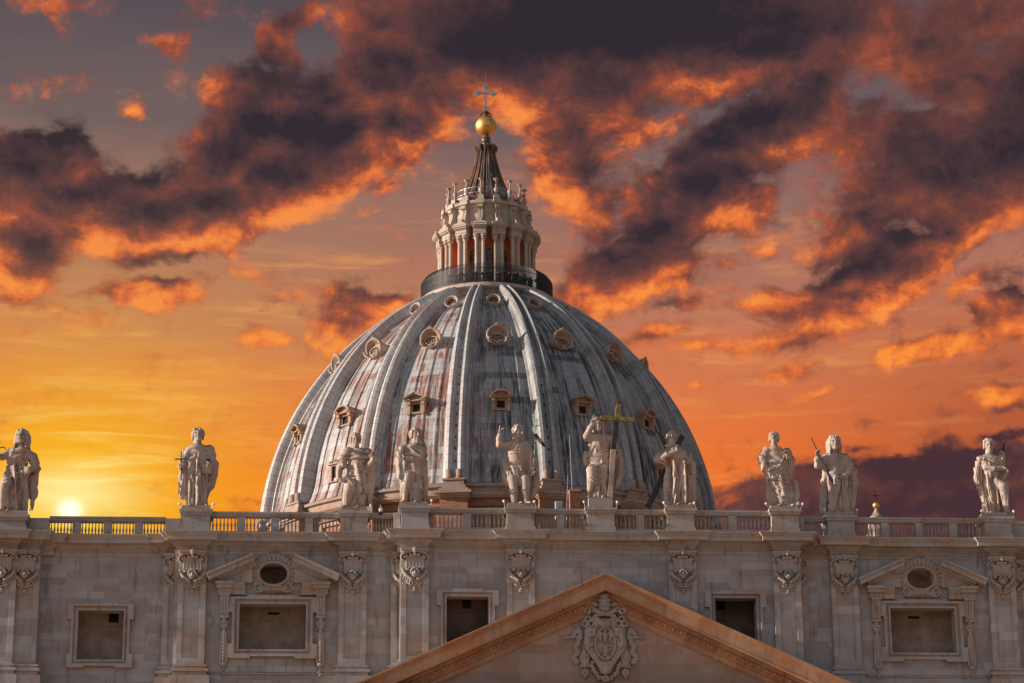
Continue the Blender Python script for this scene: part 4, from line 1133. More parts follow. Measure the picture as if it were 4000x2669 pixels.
def pilaster(x, y, first=[None]):
    if first[0] is None:
        mb = MB()
        for a, b, d in ((-1.0, -0.62, 0.40), (0.62, 1.0, 0.40), (-0.62, -0.56, 0.36), (0.56, 0.62, 0.36), (-0.56, 0.56, 0.30)):
            mb.box(a, b, -d, 0.35, 33.4, 42.6)
        mb.box(-0.62, 0.62, -0.398, 0.3, 33.4, 35.0)
        o = mb.build('pilaster', M['pilaster'], facade)
        b = MB()
        for hw, d, z0, z1 in ((1.42, 0.84, 32.2, 33.7), (1.18, 0.6, 33.7, 34.0), (1.32, 0.72, 34.0, 34.22), (1.12, 0.54, 34.22, 34.36), (1.2, 0.6, 34.36, 34.5)):
            b.box(-hw, hw, -d, 0.3, z0, z1)
        b.build('pilaster_base', M['trim'], o)
        c = mesh_of(capv, capf, 'capital', M['carving'], o, (0, -0.36, 42.72))
        first[0] = o
    else: o = dup(first[0], facade)
    o.location = (x, y, 0)
    return o
for x in PX_C: pilaster(x, YC)
for x in PX_S: pilaster(x, YS)
pilaster(-42.6, YS); pilaster(-41.0, YS + 0.26)
for x in (-14.05, 14.05): pilaster(x, YS)
for x in (-30.3, 30.5): pilaster(x, YE)

# ---- windows
def eared_frame(mb, cx, hx, z0, z1, y, w, ear=0.35, bottom=True):
    """moulded stone frame: raised outer band with ears, flat band, raised inner lip"""
    for k, (a, c, d) in enumerate(((0.66 * w, w, 0.34), (0.26 * w, 0.66 * w, 0.12), (0.0, 0.26 * w, 0.24))):
        e = ear if k == 0 else 0.0; yb = y + 0.05; i = hx + a; o = hx + c
        eh = 0.95; zt = z1 + a; zl = z0 - a if bottom else z0
        def f(p, q): return tuple(sorted((p, q)))
        for s in (-1, 1):
            lo_ = zl + (eh * 0.75 if bottom and e else 0)
            mb.box(*f(cx + s * i, cx + s * o), y - d, yb, lo_, zt - (eh if e else 0))
            if e:
                mb.box(*f(cx + s * i, cx + s * (o + e)), y - d, yb, zt - eh, z1 + c)
                if bottom: mb.box(*f(cx + s * i, cx + s * (o + e)), y - d, yb, z0 - c - e * 0.5, zl + eh * 0.75)
            else: mb.box(*f(cx + s * i, cx + s * o), y - d, yb, zt, z1 + c)
            if bottom and not e: mb.box(*f(cx + s * i, cx + s * o), y - d, yb, z0 - c, zl)
        mb.box(cx - i, cx + i, y - d, yb, zt, z1 + c)
        if e: mb.box(cx - hx * 0.74, cx + hx * 0.74, y - d, yb, z1 + c, z1 + c + e * 0.4)
        if bottom:
            mb.box(cx - i, cx + i, y - d, yb, z0 - c, zl)
            if e:
                for s in (-1, 1): mb.box(*f(cx + s * hx * 0.66, cx + s * i), y - d, yb, z0 - c - e * 0.5, z0 - c)
def room(win, cx, hx, z0, z1, y, vent=None, depth=2.4, paint='plaster'):
    mb = MB(); a, b = cx - hx - 0.6, cx + hx + 0.6; ya, yb = y + 0.9, y + depth
    mb.add([(a, yb, z0 - .6), (b, yb, z0 - .6), (b, yb, z1 + .5), (a, yb, z1 + .5)], [(0, 1, 2, 3)])
    mb.add([(a, ya, z0 - .6), (a, yb, z0 - .6), (a, yb, z1 + .5), (a, ya, z1 + .5)], [(0, 1, 2, 3)])
    mb.add([(b, ya, z0 - .6), (b, yb, z0 - .6), (b, yb, z1 + .5), (b, ya, z1 + .5)], [(0, 1, 2, 3)])
    mb.add([(a, ya, z1 + .5), (b, ya, z1 + .5), (b, yb, z1 + .5), (a, yb, z1 + .5)], [(0, 1, 2, 3)])
    mb.add([(a, ya, z0 - .6), (b, ya, z0 - .6), (b, yb, z0 - .6), (a, yb, z0 - .6)], [(0, 1, 2, 3)])
    mb.box(a + 0.02, b - 0.02, yb - 0.05, yb + 0.05, z1 - 0.72, z1 - 0.68)
    mb.build('inner_wall', M[paint], win)
    if vent:
        x0, x1, za, zb = vent
        MB().box(x0, x1, yb - 0.03, yb + 0.3, za, zb).build('vent', M['dark'], win)

def win_root(x, y):
    o = bpy.data.objects.new('window', None); COL.objects.link(o); o.parent = facade; o.location = (x, y, 36)
    return o
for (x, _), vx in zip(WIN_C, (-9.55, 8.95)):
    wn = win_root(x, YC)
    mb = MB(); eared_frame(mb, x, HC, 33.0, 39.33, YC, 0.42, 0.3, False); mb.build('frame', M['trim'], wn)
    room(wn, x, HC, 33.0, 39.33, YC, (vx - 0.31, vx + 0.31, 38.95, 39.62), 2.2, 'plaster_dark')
wn = win_root(-35.65, YE)
mb = MB(); eared_frame(mb, -35.65, 1.62, 35.05, 38.6, YE, 0.45, 0.25); mb.build('frame', M['trim'], wn)
room(wn, -35.65, 1.62, 35.05, 38.6, YE, (-35.3, -34.6, 38.2, 38.95), 2.2)
wn = win_root(35.65, YE)
mb = MB(); eared_frame(mb, 35.65, 1.62, 35.05, 38.6, YE, 0.45, 0.25); mb.build('frame', M['trim'], wn)
room(wn, 35.65, 1.62, 35.05, 38.6, YE, None, 2.2)

def carve_garland():
    S = Carve((-0.42, -0.5, -4.3), (0.42, 0.12, 0.1), 0.03)
    S.box((0, 0.05, -2.2), (0.1, 0.06, 2.0), 0.02)
    S.cap((0, -0.1, -0.05), (0, -0.12, -0.3), 0.22, 0.12, 0.05)
    for sx in (-1, 1):
        S.path([(0, -0.16, -0.45), (sx * 0.2, -0.16, -0.35), (sx * 0.24, -0.14, -0.55), (sx * 0.08, -0.16, -0.62), (sx * 0.27, -0.12, -0.85)], [0.06, 0.07, 0.07, 0.06, 0.04], 0.02)
    S.cap((0, -0.12, -0.5), (0, -0.14, -1.1), 0.08, 0.14, 0.04)
    for i in range(9):
        z = -1.15 - 0.24 * i; w = 0.15 + 0.09 * (i / 8)
        for sx in (-1, 0, 1):
            S.ell((sx * w * 0.9, -0.14 - 0.05 * (sx == 0), z - 0.1 * (sx != 0)), (0.11, 0.12, 0.16), 0.02)
    S.ell((0, -0.14, -3.4), (0.24, 0.16, 0.18), 0.04); S.cap((0, -0.1, -3.5), (0, -0.1, -3.85), 0.07, 0.05, 0.03)
    S.path([(0.02, -0.1, -3.8), (-0.12, -0.1, -3.98), (0.08, -0.1, -4.05), (-0.05, -0.1, -4.2)], 0.055, 0.02)
    return S.mesh()
gv, gf = carve_garland()

def carve_shell_frame():
    S = Carve((-1.72, -0.6, -1.62), (1.72, 0.25, 1.62), 0.034)
    S.ell((0, 0.1, 0.02), (1.34, 0.26, 1.24), 0.03)
    for k in range(19):                                   # scalloped rays over the top and sides
        a = R(-122 + 244 * k / 18)
        p = (1.05 * math.sin(a), -0.1, 0.0 + 0.83 * math.cos(a)); q = (1.42 * math.sin(a), -0.06, 0.02 + 1.32 * math.cos(a))
        S.cap(p, q, 0.11, 0.16, 0.02); S.ell((1.48 * math.sin(a), -0.06, 0.02 + 1.38 * math.cos(a)), (0.19, 0.18, 0.19), 0.02)
    for k in range(18):
        a = R(-122 + 244 * (k + 0.5) / 18)
        S.cap((1.1 * math.sin(a), -0.25, 0.88 * math.cos(a)), (1.5 * math.sin(a), -0.2, 0.02 + 1.4 * math.cos(a)), 0.06, 0.1, 0.02, cut=True)
    for k in range(15):                                   # fan of leaves below
        a = R(-62 + 124 * k / 14)
        S.path([(0.62 * math.sin(a) * 1.2, -0.12, -0.86), (0.9 * math.sin(a) * 1.2, -0.28, -1.12), (1.0 * math.sin(a) * 1.2, -0.1, -1.42 + 0.12 * abs(math.sin(a)))], [0.06, 0.085, 0.06], 0.02)
    for sx in (-1, 1):
        sp = [(sx * (1.02 + (0.3 - 0.034 * t) * math.cos(t)), -0.28, -0.98 + (0.3 - 0.034 * t) * math.sin(t)) for t in np.linspace(-2.2, 5.6, 34)]
        S.ell((sx * 1.02, -0.02, -0.98), (0.31, 0.2, 0.31), 0.03); S.path(sp, 0.07, 0.015)
    ring = [(1.08 * math.sin(R(t)), -0.16, 0.85 * math.cos(R(t))) for t in range(0, 361, 10)]
    S.path(ring, 0.14, 0.02)
    # opening
    g = S.reg((-1.1, -0.6, -0.9), (1.1, 0.25, 0.9), 0.1); sl, X, Y, Z = g
    d = (np.sqrt((X / 1.0) ** 2 + (Z / 0.76) ** 2) - 1) * 0.76 + 0 * Y
    S.D[sl] = np.maximum(S.D[sl], -d.astype(np.float32))
    return S.mesh()
sv, sf = carve_shell_frame()

def side_window(cx):
    wn = win_root(cx, YS); y = YS
    mb = MB(); eared_frame(mb, cx, HS, ZS0, ZS1, y, 0.5, 0.3); mb.build('frame', M['trim'], wn)
    room(wn, cx, HS, ZS0, ZS1, y, (cx - 0.42, cx + 0.42, 38.72, 38.9), 2.6)
    # brackets with hanging garlands
    for s in (-1, 1):
        b = MB(); bx = cx + s * 3.42
        for dx in (-0.2, 0.0, 0.2): b.loft([[(bx + dx - 0.085, y + 0.02, z), (bx + dx - 0.085, y - d, z), (bx + dx + 0.085, y - d, z), (bx + dx + 0.085, y + 0.02, z)] for z, d in ((39.45, 0.62), (39.2, 0.6), (38.8, 0.46), (38.45, 0.34), (38.2, 0.36), (38.05, 0.3))])
        b.box(bx - 0.3, bx + 0.3, y - 0.30, y + 0.02, 38.05, 39.45); b.box(bx - 0.36, bx + 0.36, y - 0.7, y + 0.02, 39.45, 39.58); b.box(bx - 0.32, bx + 0.32, y - 0.42, y + 0.02, 37.9, 38.05)
        bo = b.build('bracket', M['trim'], wn)
        g = mesh_of(gv, gf, 'garland', M['carving'], bo, None); g.location = Vector((bx, y - 0.05, 38.0)) - wn.location - bo.location
    # entablature blocks
    for s in (-1, 1):
        e = MB()
        x0, x1 = cx + s * 2.0, cx + s * 3.78
        e.plan_sweep([(min(x0, x1), y), (max(x0, x1), y)], [(0.0, 39.55), (0.32, 39.6), (0.32, 39.95), (0.4, 40.0), (0.62, 40.3), (0.64, 40.42), (0, 40.5)])
        for xa, d in ((x0, 0.0), (x1, 0.0)):
            pr = [(0.0, 39.55), (0.32, 39.6), (0.32, 39.95), (0.4, 40.0), (0.62, 40.3), (0.64, 40.42), (0, 40.5)]
            e.add([(xa, y - o_, z_) for o_, z_ in pr], [tuple(range(len(pr)))])
        xa, xb = sorted((cx + s * 2.95, cx + s * 3.9))
        e.box(xa, xb, y - 0.55, y, 39.6, 40.0); e.box(xa - 0.1, xb + 0.1, y - 0.78, y, 40.0, 40.25); e.box(xa - 0.18, xb + 0.18, y - 0.92, y, 40.25, 40.44)
        e.build('entablature_block', M['trim'], wn)
    # the two halves of the broken pediment
    for s in (-1, 1):
        p = MB()
        lo, hi = Vector((cx + s * 4.55, 40.52)), Vector((cx + s * 1.32, 41.95))
        t = (hi - lo).normalized(); nrm = Vector((-t.y, t.x)) if s < 0 else Vector((t.y, -t.x))
        if nrm.y < 0: nrm = -nrm
        for a, b, d in ((-0.30, -0.16, 0.5), (-0.16, -0.02, 0.72), (-0.02, 0.26, 1.12), (0.26, 0.34, 1.2), (0.34, 0.46, 1.3)):
            k0 = 0.0 if b > 0 else 0.62
            q = [lo + t * k0 + nrm * a, hi + nrm * a, hi + nrm * b, lo + t * k0 + nrm * b]
            p.prism([(v_.x, v_.y) for v_ in q], y - d, y + 0.02)
        tri = [(cx + s * 3.9, 40.46), (cx + s * 1.5, 41.65), (cx + s * 1.5, 40.46)]
        p.prism(tri, y - 0.32, y + 0.02)
        p.build('pediment_half', M['trim'], wn)
    f = mesh_of(sv, sf, 'shell_frame', M['carving'], wn, None); f.location = Vector((cx, y - 0.06, OVC)) - wn.location
    room2 = MB()
    room2.box(cx - 1.5, cx + 1.5, y + 2.4, y + 2.5, 39.9, 42.6)
    for k in range(10):
        a0, a1 = R(-60 + 12 * k), R(-60 + 12 * (k + 1))
        room2.add([(cx + 1.5 * math.sin(a0), y + 0.9, 40.5 + 1.55 * math.cos(a0)), (cx + 1.5 * math.sin(a1), y + 0.9, 40.5 + 1.55 * math.cos(a1)), (cx + 1.5 * math.sin(a1), y + 2.4, 40.5 + 1.55 * math.cos(a1)), (cx + 1.5 * math.sin(a0), y + 2.4, 40.5 + 1.55 * math.cos(a0))], [(0, 1, 2, 3)])
    room2.box(cx - 1.4, cx + 1.4, y + 1.0, y + 2.4, 40.0, 40.35)
    room2.build('vault', M['plaster'], wn)
side_window(-23.45); side_window(23.45)

# ---- the great pediment
PY = -1.5                                  # tympanum plane
ped = bpy.data.objects.new('pediment', None); COL.objects.link(ped); ped.parent = facade; ped.location = (0, PY, 33)
APX, APZ, LX, LZ = 0.0, 40.52, 17.6, 32.55
sl = (APZ - LZ) / LX
def rake(mb, z_off0, z_off1, y0, y1, x_cut=17.8):
    """both sloping bands, between two vertical offsets below the top edge"""
    top = lambda x: APZ - sl * abs(x)
    poly = [(-x_cut, top(x_cut) - z_off0), (0, APZ - z_off0), (x_cut, top(x_cut) - z_off0), (x_cut, top(x_cut) - z_off1), (0, APZ - z_off1), (-x_cut, top(x_cut) - z_off1)]
    n = 6
    mb.prism(poly, y0, y1)
CY = -2.75
rk = MB()
rake(rk, 0.0, 0.12, CY - 0.32, 0.0); rake(rk, 0.12, 0.25, CY - 0.22, 0.0); rake(rk, 0.25, 0.42, CY - 0.08, 0.0); rake(rk, 0.42, 1.15, CY, 0.0); rake(rk, 1.15, 1.20, CY - 0.04, 0.0)
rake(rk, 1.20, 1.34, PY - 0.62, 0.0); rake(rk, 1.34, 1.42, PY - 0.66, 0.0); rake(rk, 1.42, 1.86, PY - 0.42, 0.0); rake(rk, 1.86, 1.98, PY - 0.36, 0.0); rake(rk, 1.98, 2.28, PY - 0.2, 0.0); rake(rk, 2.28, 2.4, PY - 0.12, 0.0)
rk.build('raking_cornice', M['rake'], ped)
ang = math.atan(sl)
for s in (-1, 1):
    eg = MB()
    n = 27
    for k in range(n):
        x = s * (1.55 + 0.545 * k); z = APZ - sl * abs(x) - 1.66
        if abs(x) > 15.6: continue
        c_, s_ = math.cos(ang), math.sin(ang) * -s
        def P(u, w, d): return (x + u * c_ - w * s_ * 1.0, PY - 0.42 - d, z + u * s_ + w * c_)
        # egg (half sunk) inside its shell rim, dart between
        rings = []
        for j, (w, rr, dd) in enumerate(((-0.19, 0.02, 0.02), (-0.14, 0.08, 0.1), (-0.02, 0.125, 0.14), (0.12, 0.12, 0.13), (0.2, 0.1, 0.06))):
            rings.append([P(rr * math.cos(t), w, dd * math.sin(t)) for t in np.linspace(0, math.pi, 6)])
        eg.loft(rings, False, False)
        eg.tube([P(-0.2, 0.2, 0.05), P(-0.2, 0.0, 0.07), P(-0.13, -0.16, 0.07), P(0, -0.23, 0.07), P(0.13, -0.16, 0.07), P(0.2, 0.0, 0.07), P(0.2, 0.2, 0.05)], 0.035, 5)
        eg.tube([P(0.272, 0.2, 0.04), P(0.272, -0.2, 0.05)], [0.05, 0.02], 5)
    eg.build('egg_and_dart', M['rake'], ped, 50)
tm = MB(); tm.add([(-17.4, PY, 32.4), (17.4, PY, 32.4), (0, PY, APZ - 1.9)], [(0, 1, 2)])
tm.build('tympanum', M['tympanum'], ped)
hc = MB()
hc.plan_sweep([(-18.4, -0.4), (-18.4, PY), (18.4, PY), (18.4, -0.4)], [(0.0, 30.0), (0.5, 30.3), (0.6, 31.2), (1.5, 31.4), (1.55, 32.1), (1.75, 32.3), (1.75, 32.45), (0.0, 32.62)])
hc.build('horizontal_cornice', M['rake'], ped)
sb = MB(); sb.box(-18, 18, PY, 0, 0.5, 30.4)
sb.build('portico', M['wall'], ped)

# ---- pedestals over the pilasters
def pedestal(x, y, top=45.83, hw=0.98, extra=0.0):
    mb = MB()
    mb.box(x - hw - 0.08, x + hw + 0.08, y - 0.55, y + 1.5, 43.95, 44.42)
    mb.box(x - hw, x + hw, y - 0.48, y + 1.42, 44.42, top - 0.46)
    mb.box(x - hw - 0.06, x + hw + 0.06, y - 0.54, y + 1.48, top - 0.46, top - 0.38); mb.box(x - hw - 0.14, x + hw + 0.14, y - 0.62, y + 1.54, top - 0.38, top - 0.2); mb.box(x - hw - 0.2, x + hw + 0.2, y - 0.7, y + 1.6, top - 0.2, top)
    if extra: mb.box(x - 0.86, x + 0.86, y - 0.4, y + 1.2, top, top + extra)
    mb.build('pedestal', M['trim'], facade)
PED = [(-42.1, YS), (-29.05, YS), (-17.75, YS), (-13.4, YC), (-5.8, YC), (0.0, YC), (5.8, YC), (13.4, YC), (17.75, YS), (29.4, YS)]
for i, (x, y) in enumerate(PED): pedestal(x, y, 45.83 if y == YC else (45.72 if i != 0 else 45.2), extra=0.78 if x == 0 else 0)

# ---- balustrades
BAL = [(0.09, 0.0), (0.09, 0.06), (0.06, 0.08), (0.04, 0.14), (0.045, 0.2), (0.072, 0.26), (0.045, 0.32), (0.055, 0.36), (0.078, 0.43), (0.082, 0.48), (0.07, 0.56), (0.046, 0.68), (0.034, 0.8), (0.033, 0.9), (0.05, 0.94), (0.036, 0.97), (0.06, 0.99), (0.06, 1.04)]
bal_me = mesh_only(MB().lathe(BAL, (0, 0, 0), 14), 'baluster', M['trim'], 40)
def balustrade(x0, x1, y, bays, per, label, top=45.8, pier=0.58):
    t = thing('balustrade', label, 'balustrade', ((x0 + x1) / 2, y + 0.15, 44.0), 'balustrade runs between the statue pedestals')
    L = x1 - x0; zb = top - 1.43
    r = MB(); r.box(x0, x1, y - 0.06, y + 0.36, top - 0.39, top - 0.3).box(x0, x1, y - 0.14, y + 0.44, top - 0.3, top - 0.14).box(x0, x1, y - 0.2, y + 0.5, top - 0.14, top)
    r.build('rail', M['trim'], t)
    MB().box(x0, x1, y - 0.16, y + 0.46, 43.9, zb).build('plinth', M['trim'], t)
    bw = (L - pier * (bays - 1)) / bays
    for b in range(bays):
        xs = x0 + b * (bw + pier)
        for k in range(per):
            o = bpy.data.objects.new('baluster', bal_me); COL.objects.link(o); o.parent = t
            o.location = Vector((xs + bw * (k + 0.5) / per, y + 0.15, zb)) - t.location
        if b < bays - 1: MB().box(xs + bw, xs + bw + pier, y - 0.1, y + 0.4, zb, top - 0.39).build('pier', M['trim'], t)
balustrade(-39.6, -31.3, YE, 4, 7, 'stone balustrade in the sunset glow between the two statues furthest to the left', 45.47)
balustrade(-28.0, -18.85, YS, 4, 7, 'stone balustrade to the right of the statue holding a small cross and a book', 45.68)
balustrade(-16.7, -14.9, YS, 1, 8, 'short stone balustrade with a white camera on its rail', 45.68)
balustrade(-12.35, -6.9, YC, 2, 8, 'stone balustrade to the left of the statue with bare legs and raised finger')
balustrade(-4.75, -1.05, YC, 2, 6, 'stone balustrade in front of the brick chimney')
balustrade(1.05, 4.75, YC, 2, 5, 'stone balustrade to the right of the statue with the golden cross')
balustrade(6.9, 12.35, YC, 2, 8, 'stone balustrade to the left of the statue with the crown of curls and the eagle')
balustrade(14.9, 16.7, YS, 1, 8, 'short stone balustrade between the eagle statue and the statue with a dark staff', 45.68)
balustrade(18.85, 28.35, YS, 4, 7, 'stone balustrade in front of the small distant cupola with a gilded ball', 45.68)
for q in ((30.5, 40, YS), (-57, -43.5, YS), (40, 57, YS)):
    fb(MB().box(q[0], q[1], q[2] + 0.1, q[2] + 0.9, 43.9, 45.3).box(q[0], q[1], q[2], q[2] + 1.0, 45.3, 45.55), 'parapet', M['trim'])
for q in ((-41.4, -39.6, YS + 0.5, YS + 1.3, 45.25), (-31.3, -30.1, YS + 0.5, YS + 1.3, 45.3), (-14.9, -14.45, YC + 0.1, YS + 0.9, 45.5), (14.45, 14.9, YC + 0.1, YS + 0.9, 45.5)):
    fb(MB().box(*q[:4], 43.9, q[4]), 'parapet', M['trim'])

# ---- ground
g = MB(); g.add([(-3000, -3000, 0), (3000, -3000, 0), (3000, 3000, 0), (-3000, 3000, 0)], [(0, 1, 2, 3)])
gm, T, b = mat('square paving')
pos = T.node('ShaderNodeNewGeometry').outputs['Position']
n1 = T.noise(pos, 0.05, 4, 0.6); br = T.node('ShaderNodeTexBrick'); T.put(br.inputs['Vector'], pos); br.inputs['Scale'].default_value = 1.0; br.inputs['Brick Width'].default_value = 0.14; br.inputs['Row Height'].default_value = 0.14; br.inputs['Mortar Size'].default_value = 0.01
br.inputs['Color1'].default_value = (0.42, 0.255, 0.15, 1); br.inputs['Color2'].default_value = (0.50, 0.31, 0.19, 1); br.inputs['Mortar'].default_value = (0.15, 0.09, 0.06, 1)
T.put(b.inputs['Base Color'], T.mix(T.math('MULTIPLY', n1, 0.5), br.outputs['Color'], (0.46, 0.28, 0.165)))
b.inputs['Roughness'].default_value = 0.85
tag(g.build('ground', gm), kind='structure')

# ================================================================ statues on the balustrade
TILT = 0.25
class Figure:
    """one statue carved in its own space; p() takes points measured on the figure: across, down from the top (both in
    1/212 m), and depth in metres (negative is towards the square)"""
    def __init__(s, cx, base, top, wide, seed, scale=212.0, h=0.021):
        s.cx, s.base, s.sc = cx, base, scale
        s.vs = scale * 0.965
        H = (base - top) / s.vs
        s.S = Carve((-(cx - wide[0]) / scale, -1.15, -0.12), ((wide[1] - cx) / scale, 0.95, H + 0.2), h, TILT)
        s.r = random.Random(seed)
    def p(s, x, y, d=0.0):
        zv = (s.base - y) / s.vs
        return ((x - s.cx) / s.sc, d, zv + TILT * d)
    def q(s, x, y): return ((x - s.cx) / s.sc, (s.base - y) / s.vs)
    def limb(s, pts, r, k=0.07):
        """pts: (x, y, d); radii in pixels"""
        P = [s.p(*a) for a in pts]
        s.S.path(P, [q / s.sc for q in r], k)
    def mass(s, x, y, d, rx, ry, rd, k=0.12): s.S.ell(s.p(x, y, d), (rx / s.sc, rd, ry / s.vs), k)
    def folds(s, lines, r=11, lift=0.25, k=0.04):
        for l in lines: s.S.ridge([s.q(*a) for a in l], 1.35 * r / s.sc, lift + 0.12, k * 0.45)
    def grooves(s, lines, r=9, k=0.03):
        for l in lines: s.S.ridge([s.q(*a) for a in l], 1.5 * r / s.sc, 0, k * 0.6, cut=True)
    def robe(s, rings, k=0.16):
        """stack of flattened sections: x, y, half width px, half depth m, depth offset"""
        for (xa, ya, wa, da, oa), (xb, yb, wb, db, ob) in zip(rings[:-1], rings[1:]):
            n = max(2, int(abs(yb - ya) / 55))
            for i in range(n + 1):
                t = i / n
                w = (wa * (1 - t) + wb * t); d = da * (1 - t) + db * t
                s.mass(xa * (1 - t) + xb * t, ya * (1 - t) + yb * t, oa * (1 - t) + ob * t, w, 62, d, k)
    def cloth(s, y0, y1, amp, n, lean=0.0, rough=1.0, x0=None, x1=None):
        """soft hanging folds round the body between two heights"""
        ph = [s.r.uniform(0, 6.3) for _ in range(6)]
        za, zb = (s.base - y1) / s.vs, (s.base - y0) / s.vs
        def fn(X, Y, Z):
            th = np.arctan2(X, 0.35 - Y)
            w = 0.5 * np.sin(2.1 * Z + ph[0] + 2 * th) + 0.35 * np.sin(4.7 * Z + ph[1] - 3 * th)
            a = np.sin(n * th + lean * Z * n * 0.5 + ph[2] + rough * w) + 0.6 * np.sin(1.9 * n * th + lean * Z * n + ph[3] - rough * 1.3 * w)
            m = np.clip((Z - za) / 0.25, 0, 1) * np.clip((zb - Z) / 0.3, 0, 1)
            return -2.3 * amp * (np.abs(a) ** 0.7 * np.sign(a)) * m
        lo = (s.S.lo[0] if x0 is None else (x0 - s.cx) / s.sc, s.S.lo[1], za); hi = (s.S.ax[0][-1] if x1 is None else (x1 - s.cx) / s.sc, s.S.ax[1][-1], zb)
        s.S.wave(fn, lo, hi)
    def crumple(s, y0, y1, amp, f=9.0, ang=0.5):
        za, zb = (s.base - y1) / s.vs, (s.base - y0) / s.vs
        ph = [s.r.uniform(0, 6.3) for _ in range(4)]
        def fn(X, Y, Z):
            u = Z * math.cos(ang) + X * math.sin(ang)
            a = np.sin(f * u + 1.5 * np.sin(2.3 * X + ph[0]) + ph[1]) + 0.6 * np.sin(1.7 * f * u + 2 * np.sin(3.1 * X + 2 * Z + ph[2]))
            return -1.4 * amp * a * np.clip((Z - za) / 0.15, 0, 1) * np.clip((zb - Z) / 0.15, 0, 1)
        s.S.wave(fn, (s.S.lo[0], s.S.lo[1], za), (s.S.ax[0][-1], s.S.ax[1][-1], zb))
    def head(s, x, y, size, d=-0.1, yaw=0.0, pitch=0.0, roll=0.0, hair='short', beard=0.0, crown=False, falls=()):
        """x,y is the middle of the head, size the height from chin to crown in px"""
        S = s.S; H = 0.94 * size / s.vs; o = np.array(s.p(x, y, d))
        cy, sy, cp, sp_, cr, sr = math.cos(R(yaw)), math.sin(R(yaw)), math.cos(R(pitch)), math.sin(R(pitch)), math.cos(R(roll)), math.sin(R(roll))
        f = np.array([sy * cp, -cy * cp, sp_]); rt = np.array([cy, sy, 0.0]); up = np.cross(rt, f) * -1.0
        up = np.array([0, 0, 1.0]) * cp + np.array([-sy, cy, 0]) * sp_
        rt2 = rt * cr + up * sr; up2 = up * cr - rt * sr
        rot = [rt2, f, up2]
        W = lambda a, b, c: o + (rt2 * a + f * b + up2 * c) * H
        E = lambda a, b, c, rx, ry, rz, k=0.03, cut=False: S.ell(W(a, b, c), (rx * H, ry * H, rz * H), k, rot, cut)
        C = lambda a, b, ra, rb=None, k=0.02, cut=False: S.cap(W(*a), W(*b), ra * H, (rb if rb is not None else ra) * H, k, cut)
        E(0, -0.02, 0.12, 0.33, 0.40, 0.37); E(0, 0.14, -0.2, 0.24, 0.24, 0.28, 0.06); E(0, 0.22, -0.4, 0.12, 0.12, 0.1, 0.05)
        C((0, -0.1, -0.25), (0, -0.16, -0.8), 0.25, 0.32, 0.06)
        E(0, -0.16, -0.86, 0.62, 0.36, 0.24, 0.14)
        for q in (-1, 1):
            E(q * 0.19, 0.22, -0.12, 0.11, 0.12, 0.12, 0.05)
            E(q * 0.15, 0.42, 0.045, 0.12, 0.12, 0.085, 0.03, True); E(q * 0.15, 0.325, 0.03, 0.075, 0.05, 0.045, 0.01)
            C((q * 0.04, 0.40, 0.145), (q * 0.24, 0.31, 0.13), 0.05, 0.045, 0.02)
            E(q * 0.34, -0.02, -0.02, 0.05, 0.09, 0.12, 0.03)
        C((0, 0.39, 0.1), (0, 0.53, -0.10), 0.055, 0.085, 0.03)
        for q in (-1, 1): E(q * 0.06, 0.42, -0.11, 0.045, 0.05, 0.04, 0.02)
        C((-0.1, 0.385, -0.245), (0.1, 0.385, -0.245), 0.028, 0.028, 0.02, True)
        C((-0.08, 0.36, -0.21), (0.08, 0.36, -0.21), 0.03, 0.03, 0.02); C((-0.07, 0.35, -0.28), (0.07, 0.35, -0.28), 0.035, 0.035, 0.02)
        g = s.r
        if hair in ('short', 'curly', 'long'):
            E(0, -0.1, 0.2, 0.37, 0.40, 0.35, 0.03)
            n = 70 if hair == 'curly' else 52
            for _ in range(n):
                a = g.uniform(-math.pi, math.pi); b = g.uniform(0.0, 1.25)
                vx, vy, vz = math.sin(a) * math.cos(b), math.cos(a) * math.cos(b), math.sin(b)
                if vy > 0.55 and vz < 0.62: continue
                rr = g.uniform(0.06, 0.1) * (1.3 if hair == 'curly' else 1)
                P0 = (0.39 * vx, -0.06 + 0.43 * vy, 0.18 + 0.38 * vz)
                C(P0, (P0[0] * 1.1, P0[1] * 1.05 - 0.03, P0[2] - 0.14), rr, rr * 0.7, 0.01)
            for q in (-1, 1):
                for b in range(4): C((q * 0.33, 0.12 - 0.1 * b, 0.22), (q * 0.37, 0.06 - 0.1 * b, -0.12 - 0.05 * g.random()), 0.075, 0.06)
        if hair == 'bald':
            for q in (-1, 1):
                for _ in range(9): 
                    P0 = (q * (0.33 + 0.05 * g.random()), g.uniform(-0.25, 0.12), g.uniform(-0.2, 0.12)); C(P0, (P0[0] + q * 0.06, P0[1], P0[2] - 0.1), 0.08, 0.06)
        if hair == 'long':
            for q in (-1, 1):
                for b in range(5):
                    x0, y0 = q * (0.265 + 0.03 * b), 0.14 - 0.12 * b
                    S.path([W(x0 * 0.8, y0, 0.42), W(x0 * 1.12, y0, 0.15), W(x0 * 1.22, y0 - 0.03, -0.2), W(x0 * 1.12, y0, -0.45), W(x0 * 1.35, y0 + 0.02, -0.72)], [0.08 * H, 0.09 * H, (0.07 + 0.04 * (b % 2)) * H, 0.075 * H, 0.05 * H], 0.008)
        if crown:
            for _ in range(11):
                a = R(-130 + 260 * _ / 10); E(0.36 * math.sin(a), -0.05 + 0.4 * math.cos(a), 0.44 + 0.05 * (_ % 2), 0.1, 0.11, 0.13, 0.01)
            for _ in range(5): E(0.2 * math.sin(_ * 1.3), -0.05 + 0.2 * math.cos(_ * 1.3), 0.56, 0.1, 0.1, 0.1, 0.01)
